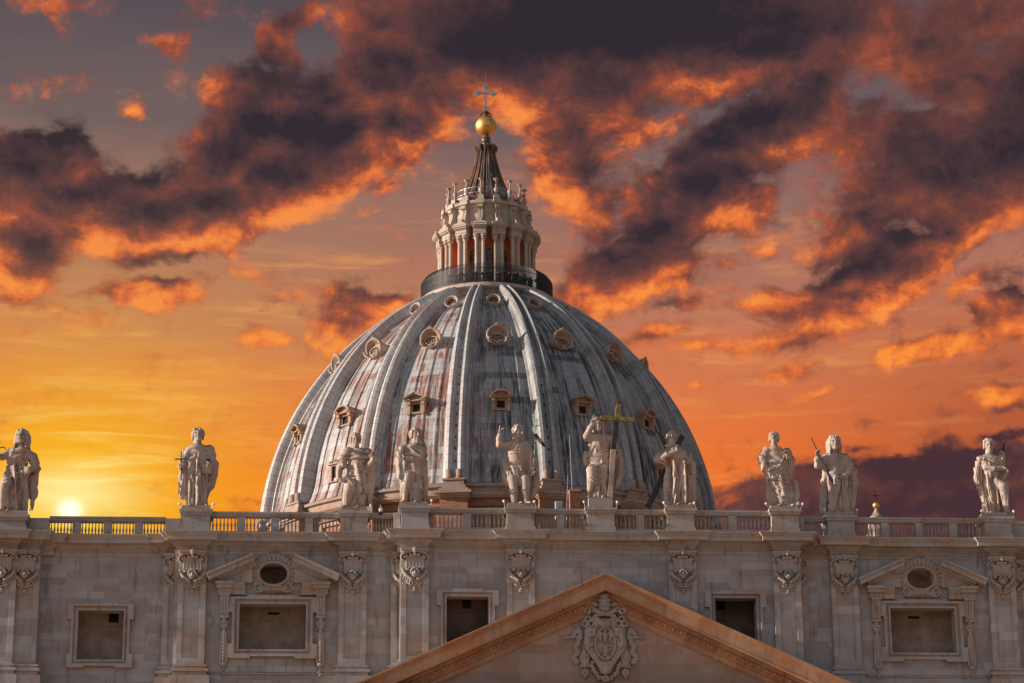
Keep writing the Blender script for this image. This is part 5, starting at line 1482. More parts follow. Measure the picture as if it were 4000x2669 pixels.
        if beard:
            C((-0.14, 0.36, -0.18), (0.0, 0.41, -0.19), 0.04, 0.05); C((0.14, 0.36, -0.18), (0.0, 0.41, -0.19), 0.04, 0.05)
            for _ in range(int(26 + 40 * beard)):
                a = g.uniform(-1, 1); t = g.random()
                z0 = -0.28 - 0.5 * beard * t; wdt = 0.25 * (1 - 0.65 * t)
                P0 = (a * wdt, 0.30 - 0.1 * abs(a) + 0.03 * t, z0)
                dd = g.uniform(0, 0.07); C((P0[0], P0[1] + dd, z0), (P0[0] * 0.85 + g.uniform(-0.05, 0.05), P0[1] + dd + 0.02, z0 - 0.15), 0.08, 0.05, 0.01)
    def hand(s, wrist, tip, palm_to=(0, -1, 0), spread=0.12, curl=0.6, size=1.0, point=False):
        """hand from the wrist towards tip (points x, y, d); fingers bend towards palm_to"""
        S = s.S
        a = np.array(s.p(*wrist)); b = np.array(s.p(*tip)); u = b - a; u /= np.linalg.norm(u)
        n = np.array(palm_to, float); n -= u * (n @ u); n /= np.linalg.norm(n); w = np.cross(u, n)
        L = 0.30 * size
        S.box(a + u * L * 0.5, (0.13 * size, 0.065 * size, L * 0.5), 0.05, [w, n, u], 0.06)
        for i in range(4):
            t = (i - 1.5)
            base = a + u * L * 0.95 + w * t * 0.075 * size
            l = (0.13, 0.155, 0.145, 0.11)[i] * size
            c = 0.1 if (point and i == 0) else curl * (1 + 0.12 * i)
            d = u; p0 = base
            for j in range(3):
                ang = c * (0.55 + 0.35 * j)
                d2 = d * math.cos(ang) + n * math.sin(ang); n2 = n * math.cos(ang) - d * math.sin(ang)
                p1 = p0 + (d2 + w * t * spread * 0.3) * l * (1.0, 0.8, 0.62)[j]
                S.cap(p0, p1, 0.044 * size * (1 - 0.1 * j), 0.04 * size * (1 - 0.12 * j), 0.015)
                p0 = p1; d = d2
                if j < 2 and c > 0.2: n_keep = n2
        tb = a + u * L * 0.3 + w * -0.12 * size
        m1 = tb + (u * 0.6 - w * 0.55 + n * 0.35) * 0.15 * size; m2 = m1 + (u * 0.8 + n * 0.5 - w * 0.1) * 0.13 * size
        S.cap(tb, m1, 0.06 * size, 0.05 * size, 0.03); S.cap(m1, m2, 0.05 * size, 0.04 * size, 0.02)
    def foot(s, x, y, d=-0.35, yaw=0.0, size=1.0):
        S = s.S; o = np.array(s.p(x, y, d)); f = np.array([math.sin(R(yaw)), -math.cos(R(yaw)), 0]); w = np.array([f[1], -f[0], 0]) * -1
        o[2] = 0.0
        S.cap(o - f * 0.28 * size + np.array([0, 0, 0.13]), o + f * 0.25 * size + np.array([0, 0, 0.08]), 0.15 * size, 0.10 * size, 0.05)
        for i in range(5):
            b = o + f * (0.30 - 0.025 * abs(i - 1)) * size + w * (i - 2) * 0.055 * size + np.array([0, 0, 0.055])
            S.cap(b, b + f * 0.1 * size, 0.042 * size, 0.036 * size, 0.02)
    def done(s, name_label, loc, hold=()):
        t = thing('statue', name_label, 'statue', loc, 'stone statues along the top of the facade')
        Z_ = s.S.ax[2][None, None, :]
        s.S.D = np.maximum(s.S.D, (0.0 - Z_)).astype(np.float32)
        v, f = s.S.mesh()
        mesh_of(v, f, 'figure', M['statue'], t, (0, 0, 0))
        return t
    def w(s, pt): return Vector(s.p(*pt))

def plinth(t, hx, y0, y1, h=0.3):
    mb = MB().box(-hx, hx, y0, y1, -h * 0.6, 0.05).box(-hx - 0.05, hx + 0.05, y0 - 0.04, y1 + 0.04, -h, -h * 0.6)
    o = mb.build('plinth', M['statue'], None); o.parent = t
def attach(mb, name, m, t, smooth=40):
    o = mb.build(name, m, None, smooth); o.parent = t; return o
TOP = {y: z for y, z in ((YC, 45.83), (YS, 45.72))}
PL = 0.3

# --- 1: far left, long hair, bare chest draped, holding a tall spear, one bare leg forward
F = Figure(265, 1400, 95, (-70, 660), 1)
F.robe([(255, 1370, 205, 0.5, 0.1), (270, 1100, 200, 0.5, 0.08), (285, 850, 190, 0.48, 0.02), (290, 720, 150, 0.42, 0), (290, 560, 175, 0.42, 0), (300, 450, 165, 0.36, 0.02)])
F.limb([(400, 470, 0.05), (520, 560, 0.05), (570, 690, -0.05)], [75, 80, 70]); F.limb([(570, 690, -0.05), (470, 760, -0.3), (390, 770, -0.45)], [70, 52, 42])
F.mass(540, 1000, 0.25, 55, 380, 0.3)
F.cloth(640, 1390, 0.05, 8, 0.25); F.crumple(440, 720, 0.018, 11, 0.2)
F.limb([(150, 470, 0.05), (60, 540, -0.1), (-30, 560, -0.3)], [62, 52, 40]); F.hand((-20, 560, -0.3), (10, 500, -0.42), (1, -0.3, 0), curl=1.0)
F.limb([(150, 930, -0.3), (112, 1040, -0.5), (105, 1180, -0.42), (110, 1330, -0.36)], [92, 70, 62, 40])
F.folds([[(110, 840), (200, 800), (320, 780), (430, 730)], [(100, 900), (200, 850), (300, 800)], [(90, 960), (170, 920), (230, 940), (250, 1060), (240, 1340)], [(300, 790), (290, 960), (300, 1100), (270, 1350)], [(430, 790), (380, 1050), (350, 1340)],
         [(470, 830), (430, 1080), (400, 1360)], [(540, 820), (490, 1100), (450, 1360)], [(400, 440), (440, 600), (430, 720)], [(170, 690), (200, 760), (300, 770)], [(230, 560), (300, 590), (380, 560)]], 13)
F.grooves([[(215, 980), (200, 1340)], [(330, 860), (320, 1350)], [(410, 820), (370, 1340)]], 12)
F.head(335, 240, 250, -0.12, yaw=-6, pitch=8, hair='long', beard=0.12)
F.foot(95, 1375, -0.45, -15); F.foot(190, 1375, -0.4, 5)
t = F.done('long haired stone statue with one bare leg and a tall spear, beside the setting sun', (PED[0][0] - 0.05, YS + 0.35, 45.2 + PL)); plinth(t, 1.1, -0.75, 0.85)
sp_ = MB().tube([F.w((22, 1390, -0.42)), F.w((5, 290, -0.42))], 0.035, 8); sp_.tube([F.w((5, 420, -0.42)), F.w((40, 392, -0.42)), F.w((90, 395, -0.42)), F.w((115, 430, -0.42))], 0.04, 6)
sp_.prism([(F.w((5, 0, 0)).x + a, F.w((0, 290, 0)).z + b) for a, b in ((-0.1, -0.3), (0.0, 0.1), (0.1, -0.3))], -0.46, -0.38)
attach(sp_, 'spear', M['darkwood'], t)

# --- 2: bearded, round hair, small cross in the left-hand side hand, book under the other arm
F = Figure(470, 1320, 105, (110, 800), 2)
F.robe([(470, 1300, 150, 0.46, 0.05), (480, 1080, 150, 0.44, 0.03), (490, 860, 170, 0.45, 0), (480, 640, 190, 0.46, 0), (480, 480, 190, 0.42, 0.02), (480, 400, 140, 0.32, 0.03)])
F.limb([(640, 430, 0.05), (700, 600, 0.05), (690, 780, 0.1), (650, 960, 0.15), (610, 1080, 0.15)], [85, 62, 70, 60, 20])
F.limb([(340, 440, 0), (275, 560, -0.05), (250, 680, -0.25)], [75, 62, 50])
F.mass(255, 880, 0.0, 50, 260, 0.22); F.mass(245, 1060, 0.0, 45, 110, 0.16)
F.cloth(560, 1310, 0.045, 9, 0.05); F.crumple(420, 700, 0.02, 10, 0.4)
F.limb([(690, 640, -0.15), (640, 640, -0.45)], [48, 40]); F.hand((700, 650, -0.42), (600, 640, -0.55), (0, 0.2, -1), curl=0.9)
F.hand((255, 690, -0.3), (170, 770, -0.42), (0.3, -1, 0), curl=1.2)
F.S.box(F.p(620, 720, -0.42), (0.34, 0.14, 0.36), 0.03)
F.folds([[(545, 330), (500, 430), (470, 600), (460, 720)], [(580, 340), (530, 480), (515, 680)], [(470, 720), (450, 850), (440, 930)], [(510, 720), (480, 880), (455, 1000)], [(340, 600), (420, 560), (430, 480)], [(310, 640), (400, 620), (440, 560)],
         [(320, 740), (410, 720)], [(240, 520), (250, 430), (330, 380)], [(580, 560), (690, 500), (735, 560)], [(250, 860), (235, 1000), (215, 1150)], [(285, 860), (270, 1000), (262, 1150)], [(325, 880), (322, 1280)], [(360, 880), (362, 1290)], [(405, 880), (410, 1280)], [(490, 1000), (500, 1250)], [(560, 960), (540, 1060), (570, 1200)], [(690, 830), (640, 1000)]], 12)
F.grooves([[(342, 900), (342, 1290)], [(385, 880), (386, 1290)], [(440, 1010), (450, 1280)], [(300, 760), (296, 1100)]], 11)
F.head(462, 215, 225, -0.12, yaw=4, pitch=14, hair='curly', beard=0.25)
F.foot(390, 1300, -0.42, -5); F.foot(620, 1300, -0.38, 20)
t = F.done('stone statue of a bearded robed man holding a small dark cross and a book', (PED[1][0] - 0.05, YS + 0.35, 45.72 + PL)); plinth(t, 1.0, -0.7, 0.8)
c = MB().bar(F.w((215, 455, -0.5)), F.w((232, 900, -0.42)), 0.1, 0.08).bar(F.w((122, 575, -0.5)), F.w((318, 565, -0.5)), 0.085, 0.07)
attach(c, 'hand_cross', M['darkwood'], t)

# --- 3: short hair, looking down, book in lowered hand, staff in raised hand
F = Figure(430, 1310, 148, (110, 780), 3)
F.robe([(440, 1290, 165, 0.48, 0.05), (450, 1050, 175, 0.46, 0.0), (470, 840, 175, 0.46, -0.02), (480, 650, 150, 0.44, 0), (490, 520, 160, 0.42, 0), (490, 420, 160, 0.36, 0.02)])
F.limb([(330, 420, 0), (265, 520, 0), (240, 640, -0.1)], [78, 76, 62])
F.mass(690, 760, 0.15, 60, 260, 0.28); F.mass(655, 1000, 0.15, 50, 240, 0.24)
F.limb([(640, 430, 0.02), (690, 560, -0.05), (650, 640, -0.2)], [70, 62, 58])
F.cloth(600, 1300, 0.04, 7, 0.35); F.crumple(400, 620, 0.03, 13, 0.15)
F.limb([(225, 630, -0.1), (190, 740, -0.25), (190, 830, -0.38)], [46, 40, 34]); F.hand((185, 770, -0.35), (200, 880, -0.45), (0.6, -1, 0), curl=0.5)
F.limb([(650, 640, -0.22), (715, 560, -0.4), (715, 500, -0.45)], [50, 42, 34]); F.hand((705, 530, -0.42), (720, 420, -0.5), (0.2, -1, 0), curl=0.8)
F.S.box(F.p(270, 850, -0.45), (0.28, 0.2, 0.13), 0.03, [[0.96, 0, 0.26], [0, 1, 0], [-0.26, 0, 0.96]])
F.limb([(370, 920, -0.25), (330, 1080, -0.35), (320, 1250, -0.3)], [95, 70, 55])
F.folds([[(340, 560), (480, 590), (620, 560)], [(360, 620), (420, 720), (540, 690), (620, 600)], [(300, 740), (400, 790), (520, 770)], [(310, 780), (420, 840), (530, 790)], [(340, 690), (350, 640), (390, 610)], [(430, 630), (440, 700), (540, 660)], [(330, 840), (380, 880), (420, 960), (470, 1000)], [(530, 830), (480, 960), (400, 1090)],
         [(600, 700), (590, 900), (500, 1080), (380, 1260)], [(640, 720), (640, 920), (560, 1120), (520, 1290)], [(680, 680), (690, 860), (650, 960)], [(470, 1100), (400, 1250)], [(540, 1120), (480, 1290)], [(230, 470), (330, 460)], [(205, 540), (300, 520)], [(190, 600), (280, 600)], [(620, 1020), (570, 1290)], [(700, 760), (740, 640)]], 13)
F.grooves([[(320, 800), (470, 800)], [(440, 1060), (360, 1250)], [(570, 1000), (450, 1280)], [(620, 760), (640, 900)], [(345, 580), (330, 690)]], 12)
F.head(447, 245, 205, -0.16, yaw=4, pitch=-12, hair='short', beard=0.1)
F.foot(300, 1290, -0.48, -20); F.foot(490, 1295, -0.5, 0)
t = F.done('stone statue with rolled sleeves looking down, a book held low and dark staff', (PED[2][0] - 0.02, YS + 0.35, 45.72 + PL)); plinth(t, 0.95, -0.7, 0.8)
c = MB().tube([F.w((590, 620, -0.35)), F.w((870, 200, -0.6))], 0.028, 7).bar(F.w((865, 200, -0.6)), F.w((880, 140, -0.6)), 0.03).bar(F.w((880, 145, -0.6)), F.w((925, 130, -0.6)), 0.03)
attach(c, 'staff', M['darkwood'], t)

# --- 4: bearded, curly, arm across chest gripping a thin spear, cloak behind
F = Figure(400, 1300, 140, (90, 680), 4)
F.robe([(390, 1280, 150, 0.42, 0.1), (400, 1050, 150, 0.42, 0.06), (430, 820, 125, 0.4, 0.0), (430, 650, 130, 0.4, 0), (420, 520, 150, 0.42, 0), (420, 420, 150, 0.36, 0.02)])
F.mass(565, 800, 0.22, 45, 480, 0.22); F.limb([(560, 440, 0.1), (575, 800, 0.22), (575, 1150, 0.25)], [50, 48, 40])
F.mass(240, 1080, 0.15, 45, 250, 0.22)
F.limb([(270, 440, 0), (225, 470, -0.1), (190, 570, -0.1)], [70, 72, 58]); F.limb([(190, 570, -0.1), (180, 700, -0.2), (200, 880, -0.3)], [52, 45, 38])
F.cloth(820, 1290, 0.035, 8, 0.1); F.crumple(400, 640, 0.025, 12, 0.5)
F.limb([(320, 860, -0.32), (290, 980, -0.42), (280, 1100, -0.35), (265, 1270, -0.3)], [72, 60, 55, 42]); F.limb([(440, 1000, -0.2), (445, 1260, -0.25)], [62, 48])
F.limb([(540, 460, 0), (510, 590, -0.25), (380, 600, -0.45), (290, 590, -0.52)], [68, 58, 46, 38]); F.hand((320, 595, -0.5), (210, 590, -0.55), (0, -1, -0.2), curl=1.2)
F.hand((200, 860, -0.3), (215, 960, -0.4), (0.5, -1, 0), curl=0.6)
F.folds([[(300, 380), (380, 440), (400, 490)], [(530, 400), (440, 430), (400, 470)], [(250, 400), (280, 480), (270, 560)], [(210, 400), (200, 500)], [(540, 420), (560, 620), (560, 900), (540, 1180)], [(585, 500), (600, 800), (590, 1120)], [(360, 740), (400, 860), (410, 1020), (410, 1280)], [(280, 800), (340, 790), (370, 900)], [(480, 700), (470, 900), (440, 1100)], [(520, 760), (500, 980), (470, 1250)],
         [(240, 1000), (220, 1150), (205, 1280)], [(250, 1100), (300, 1140)], [(330, 980), (360, 1120), (370, 1280)], [(280, 830), (290, 900), (380, 930)], [(170, 520), (240, 540), (250, 600)]], 11)
F.grooves([[(545, 640), (545, 1000), (500, 1200)], [(390, 900), (395, 1280)], [(290, 650), (380, 660)], [(330, 1100), (330, 1280)]], 12)
F.head(435, 240, 215, -0.14, yaw=22, pitch=4, hair='curly', beard=0.42)
F.foot(255, 1280, -0.42, -12); F.foot(430, 1285, -0.42, 5)
t = F.done('stone statue of a bearded cloaked man with an arm across his chest and thin spear', (PED[3][0] - 0.1, YC + 0.35, 45.83 + PL)); plinth(t, 0.98, -0.7, 0.8)
attach(MB().tube([F.w((245, 980, -0.5)), F.w((235, 740, -0.6)), F.w((80, 170, -0.68))], 0.03, 7), 'spear', M['bronze'], t)

# --- 5: youth with bare legs, fur tunic, raised pointing hand, thin cross-staff with ribbon
F = Figure(480, 1370, 130, (60, 900), 5)
F.mass(425, 900, 0.02, 165, 130, 0.42); F.mass(430, 1000, 0.02, 160, 90, 0.4)
F.robe([(430, 860, 150, 0.4, 0), (440, 700, 135, 0.38, 0), (450, 560, 140, 0.4, -0.02), (470, 450, 150, 0.36, 0)])
F.mass(630, 720, 0.1, 90, 220, 0.3); F.limb([(570, 420, 0.02), (640, 560, 0.05), (660, 700, 0.1)], [70, 66, 60])
F.limb([(720, 640, 0.15), (730, 900, 0.2), (730, 1100, 0.15), (660, 1250, 0.05)], [48, 46, 44, 34]); F.limb([(270, 720, 0.15), (270, 900, 0.2), (290, 1060, 0.2)], [40, 44, 30]); F.mass(245, 690, 0.05, 34, 55, 0.16)
F.crumple(770, 1010, 0.03, 16, 1.2); F.cloth(560, 1260, 0.03, 10, 0.2, x0=585)
F.limb([(365, 960, -0.1), (385, 1150, -0.18), (400, 1330, -0.1)], [82, 68, 44]); F.limb([(560, 960, -0.15), (565, 1140, -0.22), (580, 1300, -0.2)], [82, 70, 48])
F.limb([(470, 1020, 0.25), (480, 1330, 0.2)], [50, 40])
F.limb([(330, 430, -0.05), (240, 440, -0.12), (165, 440, -0.2)], [66, 56, 48]); F.limb([(165, 440, -0.2), (160, 340, -0.25), (180, 270, -0.3)], [48, 42, 34]); F.hand((175, 285, -0.28), (185, 180, -0.35), (0.7, -0.6, 0), curl=1.1, point=True)
F.S.cap(F.p(165, 230, -0.3), F.p(176, 150, -0.33), 0.05, 0.035, 0.02)
F.limb([(650, 700, 0.0), (665, 800, -0.15), (680, 880, -0.25)], [46, 40, 32]); F.hand((672, 830, -0.2), (690, 930, -0.3), (-0.6, -1, 0), curl=1.0)
F.folds([[(260, 650), (330, 600), (400, 620), (470, 680)], [(290, 700), (380, 710), (470, 700), (570, 680)], [(270, 740), (330, 770), (440, 780), (580, 720)], [(440, 820), (500, 770), (570, 720)], [(430, 840), (500, 830), (590, 790)], [(640, 440), (590, 560), (580, 680)], [(690, 560), (620, 640), (590, 760)], [(700, 620), (640, 700)], [(230, 470), (225, 400)], [(285, 460), (280, 400)], [(470, 430), (400, 510)], [(600, 740), (620, 900), (630, 1100)], [(740, 700), (740, 900), (720, 1120)], [(250, 800), (260, 1000)]], 11)
for x_, y_ in [(260 + 14 * i, 990 + 30 * math.sin(i * 1.3)) for i in range(26)]: F.S.cap(F.p(x_, y_ - 40, -0.3 if 300 < x_ < 590 else -0.1), F.p(x_ + 4, y_ + 20, -0.3 if 300 < x_ < 590 else -0.1), 0.05, 0.025, 0.02)
F.grooves([[(370, 520), (450, 540), (540, 520)], [(450, 480), (455, 660)], [(455, 1040), (465, 1300)], [(350, 1130), (430, 1140)], [(530, 1130), (610, 1135)]], 8)
F.head(465, 235, 205, -0.15, yaw=38, pitch=-12, hair='short')
for q in range(5): F.S.path([np.array(F.p(395 + 9 * q, 190, -0.2)), np.array(F.p(388 + 8 * q, 270, -0.22)), np.array(F.p(395 + 6 * q, 345, -0.15))], [0.05, 0.055, 0.035], 0.02)
F.foot(390, 1350, -0.3, -20); F.foot(490, 1350, -0.45, 10); F.foot(610, 1345, -0.42, 25, 1.1)
t = F.done('stone statue of a bare legged youth in a fur tunic raising one finger', (PED[4][0] + 0.02, YC + 0.35, 45.83 + PL)); plinth(t, 0.95, -0.7, 0.8)
c = MB().tube([F.w((620, 1300, -0.3)), F.w((690, 800, -0.36)), F.w((740, 60, -0.4))], 0.03, 7).bar(F.w((690, 150, -0.4)), F.w((805, 135, -0.4)), 0.05).bar(F.w((560, 365, -0.2)), F.w((740, 372, -0.4)), 0.02)
attach(c, 'cross_staff', M['bronze'], t)
def ribbon(mb, pts, wd, th=0.03):
    rings = []
    for i, (a, b) in enumerate(pts):
        A, B = Vector(a), Vector(b); rings.append([A, B, B + Vector((0, th, 0)), A + Vector((0, th, 0))])
    mb.loft(rings)
rb_ = MB(); ribbon(rb_, [(F.w((720, 45, -0.4)), F.w((775, 35, -0.45))), (F.w((700, 95, -0.48)), F.w((745, 105, -0.5))), (F.w((668, 205, -0.45)), F.w((715, 170, -0.46))), (F.w((700, 270, -0.5)), F.w((745, 255, -0.52)))], 0)
attach(rb_, 'ribbon', plain('pale verdigris', (0.42, 0.62, 0.52), 0.6), t)
rb2 = MB(); ribbon(rb2, [(F.w((665, 222, -0.46)), F.w((700, 205, -0.46))), (F.w((735, 345, -0.55)), F.w((775, 305, -0.55))), (F.w((820, 445, -0.5)), F.w((852, 400, -0.5))), (F.w((868, 470, -0.47)), F.w((880, 455, -0.47)))], 0)
rbo = attach(rb2, 'scroll', M['darkwood'], t)
tx = bpy.data.curves.new('lettering', 'FONT'); tx.body = 'DEI.'; tx.size = 0.26; tx.extrude = 0.008; tx.align_x = 'CENTER'; tx.align_y = 'CENTER'
to_ = bpy.data.objects.new('tmp', tx); COL.objects.link(to_)
dg = bpy.context.evaluated_depsgraph_get(); me_t = bpy.data.meshes.new_from_object(to_.evaluated_get(dg)); bpy.data.objects.remove(to_)
me_t.materials.clear(); me_t.materials.append(M['white'])
to = bpy.data.objects.new('lettering', me_t); COL.objects.link(to); to.parent = rbo
pa, pb = F.w((755, 325, -0.57)), F.w((836, 425, -0.53)); dirv_ = (pb - pa).normalized(); nn = Vector((0, -1, 0)); nn = (nn - dirv_ * nn.dot(dirv_)).normalized(); uu = nn.cross(dirv_)
to.matrix_local = Matrix(((dirv_.x, uu.x, nn.x, (pa.x + pb.x) / 2), (dirv_.y, uu.y, nn.y, (pa.y + pb.y) / 2 - 0.03), (dirv_.z, uu.z, nn.z, (pa.z + pb.z) / 2), (0, 0, 0, 1)))

# --- 6: the central figure, long hair and beard, raised blessing hand, tall cross
F = Figure(395, 1320, 185, (150, 780), 6, scale=188)
F.robe([(390, 1300, 140, 0.46, 0.05), (390, 1080, 150, 0.46, 0.0), (400, 880, 155, 0.46, -0.02), (400, 720, 145, 0.44, 0), (400, 580, 140, 0.42, 0), (420, 470, 140, 0.36, 0.02)])
F.mass(225, 760, 0.1, 45, 110, 0.26); F.limb([(560, 480, 0.05), (610, 600, 0.1), (650, 740, 0.0)], [66, 60, 50])
F.limb([(680, 650, 0.05), (700, 850, 0.1), (690, 950, 0.1), (630, 1120, 0.1), (590, 1150, 0.1)], [36, 46, 44, 40, 26])
F.cloth(860, 1310, 0.035, 7, 0.3); F.crumple(460, 640, 0.015, 11, 1.2)
F.limb([(290, 920, -0.3), (285, 1020, -0.38), (265, 1180, -0.3)], [80, 64, 46])
F.limb([(330, 460, -0.05), (250, 470, -0.15), (225, 460, -0.22)], [62, 56, 50]); F.limb([(225, 460, -0.22), (280, 340, -0.3), (320, 280, -0.34)], [50, 40, 32]); F.hand((310, 300, -0.34), (330, 210, -0.38), (0.5, -0.8, 0), curl=1.1, point=True)
F.S.cap(F.p(322, 240, -0.36), F.p(330, 165, -0.38), 0.05, 0.035, 0.02)
F.limb([(660, 700, -0.15), (630, 740, -0.3)], [42, 36]); F.hand((640, 710, -0.28), (600, 790, -0.4), (-0.6, -1, 0), curl=0.9)
F.folds([[(260, 520), (300, 600), (260, 700), (250, 740)], [(330, 580), (280, 660), (270, 740)], [(250, 770), (340, 740), (430, 710), (520, 660)], [(250, 790), (360, 780), (420, 740)], [(250, 840), (340, 860), (420, 830), (430, 740)], [(300, 870), (380, 910), (450, 870), (530, 760)], [(430, 790), (430, 860)], [(340, 660), (400, 690), (460, 660)], [(350, 620), (350, 680), (400, 700)], [(250, 980), (340, 1050), (430, 1000), (500, 880)], [(250, 1010), (330, 1100), (430, 1030)],
         [(530, 800), (480, 1000), (350, 1140), (320, 1290)], [(500, 1000), (440, 1100), (395, 1290)], [(380, 1150), (370, 1290)], [(470, 1080), (470, 1290)], [(330, 430), (350, 560)], [(380, 440), (385, 570)], [(430, 450), (430, 570)], [(210, 640), (190, 740), (240, 830)], [(680, 700), (690, 900), (640, 980)], [(710, 740), (720, 900), (660, 1010), (600, 1120)], [(270, 520), (330, 500)], [(540, 520), (510, 600)]], 12)
F.grooves([[(360, 920), (370, 1020), (350, 1040)], [(240, 760), (250, 830)], [(440, 1020), (350, 1130)], [(520, 900), (490, 1280)], [(400, 1140), (385, 1290)], [(610, 820), (610, 1100)]], 12)
F.head(400, 295, 190, -0.12, yaw=-10, pitch=-4, hair='long', beard=0.22)
F.foot(255, 1285, -0.42, -18); F.foot(430, 1290, -0.46, 8)
t = F.done('stone statue with raised hand on a high block beside a big gold and black cross', (PED[5][0] + 0.02, YC + 0.35, 45.83 + 0.78 + 0.02))
c = MB()
lo_, mid_, hi_ = F.w((525, 1310, -0.5)), F.w((585, 640, -0.5)), F.w((645, 250, -0.5))
attach(MB().bar(lo_, mid_, 0.38, 0.38), 'cross_foot', M['statue'], t)
attach(MB().bar(mid_, F.w((640, 258, -0.5)), 0.34, 0.34), 'cross_post', M['darkwood'], t)
g_ = MB().bar(F.w((642, 252, -0.5)), F.w((672, 18, -0.5)), 0.33, 0.33).bar(F.w((415, 205, -0.53)), F.w((885, 228, -0.53)), 0.3, 0.31)
g_.lathe([(0, -0.06), (0.1, 0), (0, 0.06)], F.w((643, 215, -0.62)), 10)
attach(g_, 'cross_arms', M['gilt'], t)
ho = MB(); hc_ = F.w((385, 235, 0.12)); ho.loft([[hc_ + Vector((r_ * math.cos(a), yy, r_ * math.sin(a))) for a in np.linspace(0, 2 * math.pi, 32, endpoint=False)] for r_, yy in ((0.56, 0), (0.56, 0.04))])
attach(ho, 'halo', M['bronze'], t)

# --- 7: old man, bald, long beard, leaning on a great dark diagonal cross
F = Figure(480, 1330, 130, (60, 800), 7)
F.robe([(500, 1310, 190, 0.5, 0.05), (500, 1080, 205, 0.5, 0.05), (510, 850, 195, 0.48, 0.02), (500, 650, 165, 0.44, 0), (480, 540, 150, 0.42, 0), (460, 450, 130, 0.34, 0.03)])
F.mass(690, 800, 0.1, 50, 330, 0.3); F.mass(700, 1130, 0.1, 40, 140, 0.22)
F.cloth(580, 1320, 0.06, 8, 0.0); 
F.limb([(350, 470, 0.0), (210, 560, -0.1), (170, 600, -0.15)], [64, 66, 60]); F.limb([(180, 610, -0.2), (300, 540, -0.4), (430, 480, -0.5)], [58, 50, 38]); F.hand((390, 495, -0.48), (470, 440, -0.56), (0, -1, 0.2), curl=0.9)
F.limb([(600, 560, 0.0), (660, 640, -0.1)], [62, 56]); F.limb([(570, 480, -0.2), (560, 560, -0.25)], [40, 44]); F.hand((640, 600, -0.3), (600, 700, -0.45), (-0.3, -1, 0), curl=0.5, size=1.1)
F.folds([[(330, 620), (310, 850), (300, 1050), (310, 1280)], [(420, 640), (440, 800), (430, 950), (370, 1260)], [(390, 620), (350, 800), (330, 1000)], [(470, 640), (470, 850), (440, 1100), (410, 1270)], [(530, 640), (540, 820), (500, 1050), (470, 1280)], [(580, 680), (590, 850), (550, 1080), (530, 1290)], [(590, 880), (590, 1100), (580, 1300)], [(640, 820), (660, 1000), (640, 1300)], [(700, 640), (700, 800), (680, 1000), (660, 1290)], [(720, 900), (720, 1100), (710, 1240)],
         [(200, 520), (260, 600), (310, 640)], [(180, 640), (260, 660), (320, 620)], [(330, 600), (430, 575), (560, 570)], [(560, 560), (620, 560), (680, 600)], [(600, 480), (605, 560)], [(300, 500), (350, 560)]], 16)
F.grooves([[(380, 700), (400, 900), (350, 1240)], [(455, 900), (390, 1260)], [(565, 850), (545, 1000), (520, 1290)], [(610, 760), (615, 1000), (600, 1300)], [(330, 560), (300, 640)]], 15)
F.head(405, 225, 185, -0.14, yaw=-6, pitch=-4, hair='bald', beard=1.0)
F.foot(330, 1315, -0.45, -15); F.foot(470, 1315, -0.5, 0); F.foot(640, 1315, -0.42, 15)
t = F.done('stone statue of a bald old man with a long beard and a dark diagonal cross', (PED[6][0] - 0.05, YC + 0.35, 45.83 + PL)); plinth(t, 1.0, -0.7, 0.8)
x_ = MB().bar(F.w((25, 1330, 0.55)), F.w((590, 230, 0.72)), 0.42, 0.42).bar(F.w((235, 180, 0.95)), F.w((640, 1100, 0.95)), 0.34, 0.34)
attach(x_, 'diagonal_cross', M['darkwood'], t)

# --- 8: youth with crown of curls, robe swept across, eagle at the feet
F = Figure(480, 1300, 135, (90, 800), 8)
F.robe([(530, 1250, 190, 0.45, 0.05), (500, 1120, 210, 0.5, 0.02), (430, 920, 180, 0.46, 0), (420, 760, 165, 0.44, 0), (420, 600, 165, 0.44, 0), (410, 480, 170, 0.4, 0.02), (400, 400, 120, 0.3, 0.03)])
F.limb([(270, 420, 0), (190, 520, -0.05), (175, 620, -0.12)], [74, 66, 52]); F.limb([(590, 430, 0.02), (640, 560, 0.0), (640, 700, 0.05), (620, 850, 0.05)], [66, 60, 50, 26])
F.mass(300, 1120, 0.1, 60, 200, 0.3)
F.cloth(760, 1290, 0.025, 6, 0.3); F.crumple(400, 640, 0.015, 10, 0.5)
F.limb([(215, 560, -0.15), (205, 640, -0.25), (190, 690, -0.35)], [46, 40, 34]); F.hand((195, 665, -0.32), (190, 780, -0.42), (0.2, -1, 0), spread=0.5, curl=0.2)
F.limb([(650, 560, -0.1), (600, 510, -0.35), (560, 470, -0.45)], [48, 42, 34]); F.hand((590, 495, -0.42), (520, 430, -0.5), (-0.3, -1, 0), curl=0.8)
F.S.box(F.p(310, 700, -0.42), (0.26, 0.2, 0.1), 0.03, [[0.9, 0, 0.4], [0, 1, 0], [-0.4, 0, 0.9]])
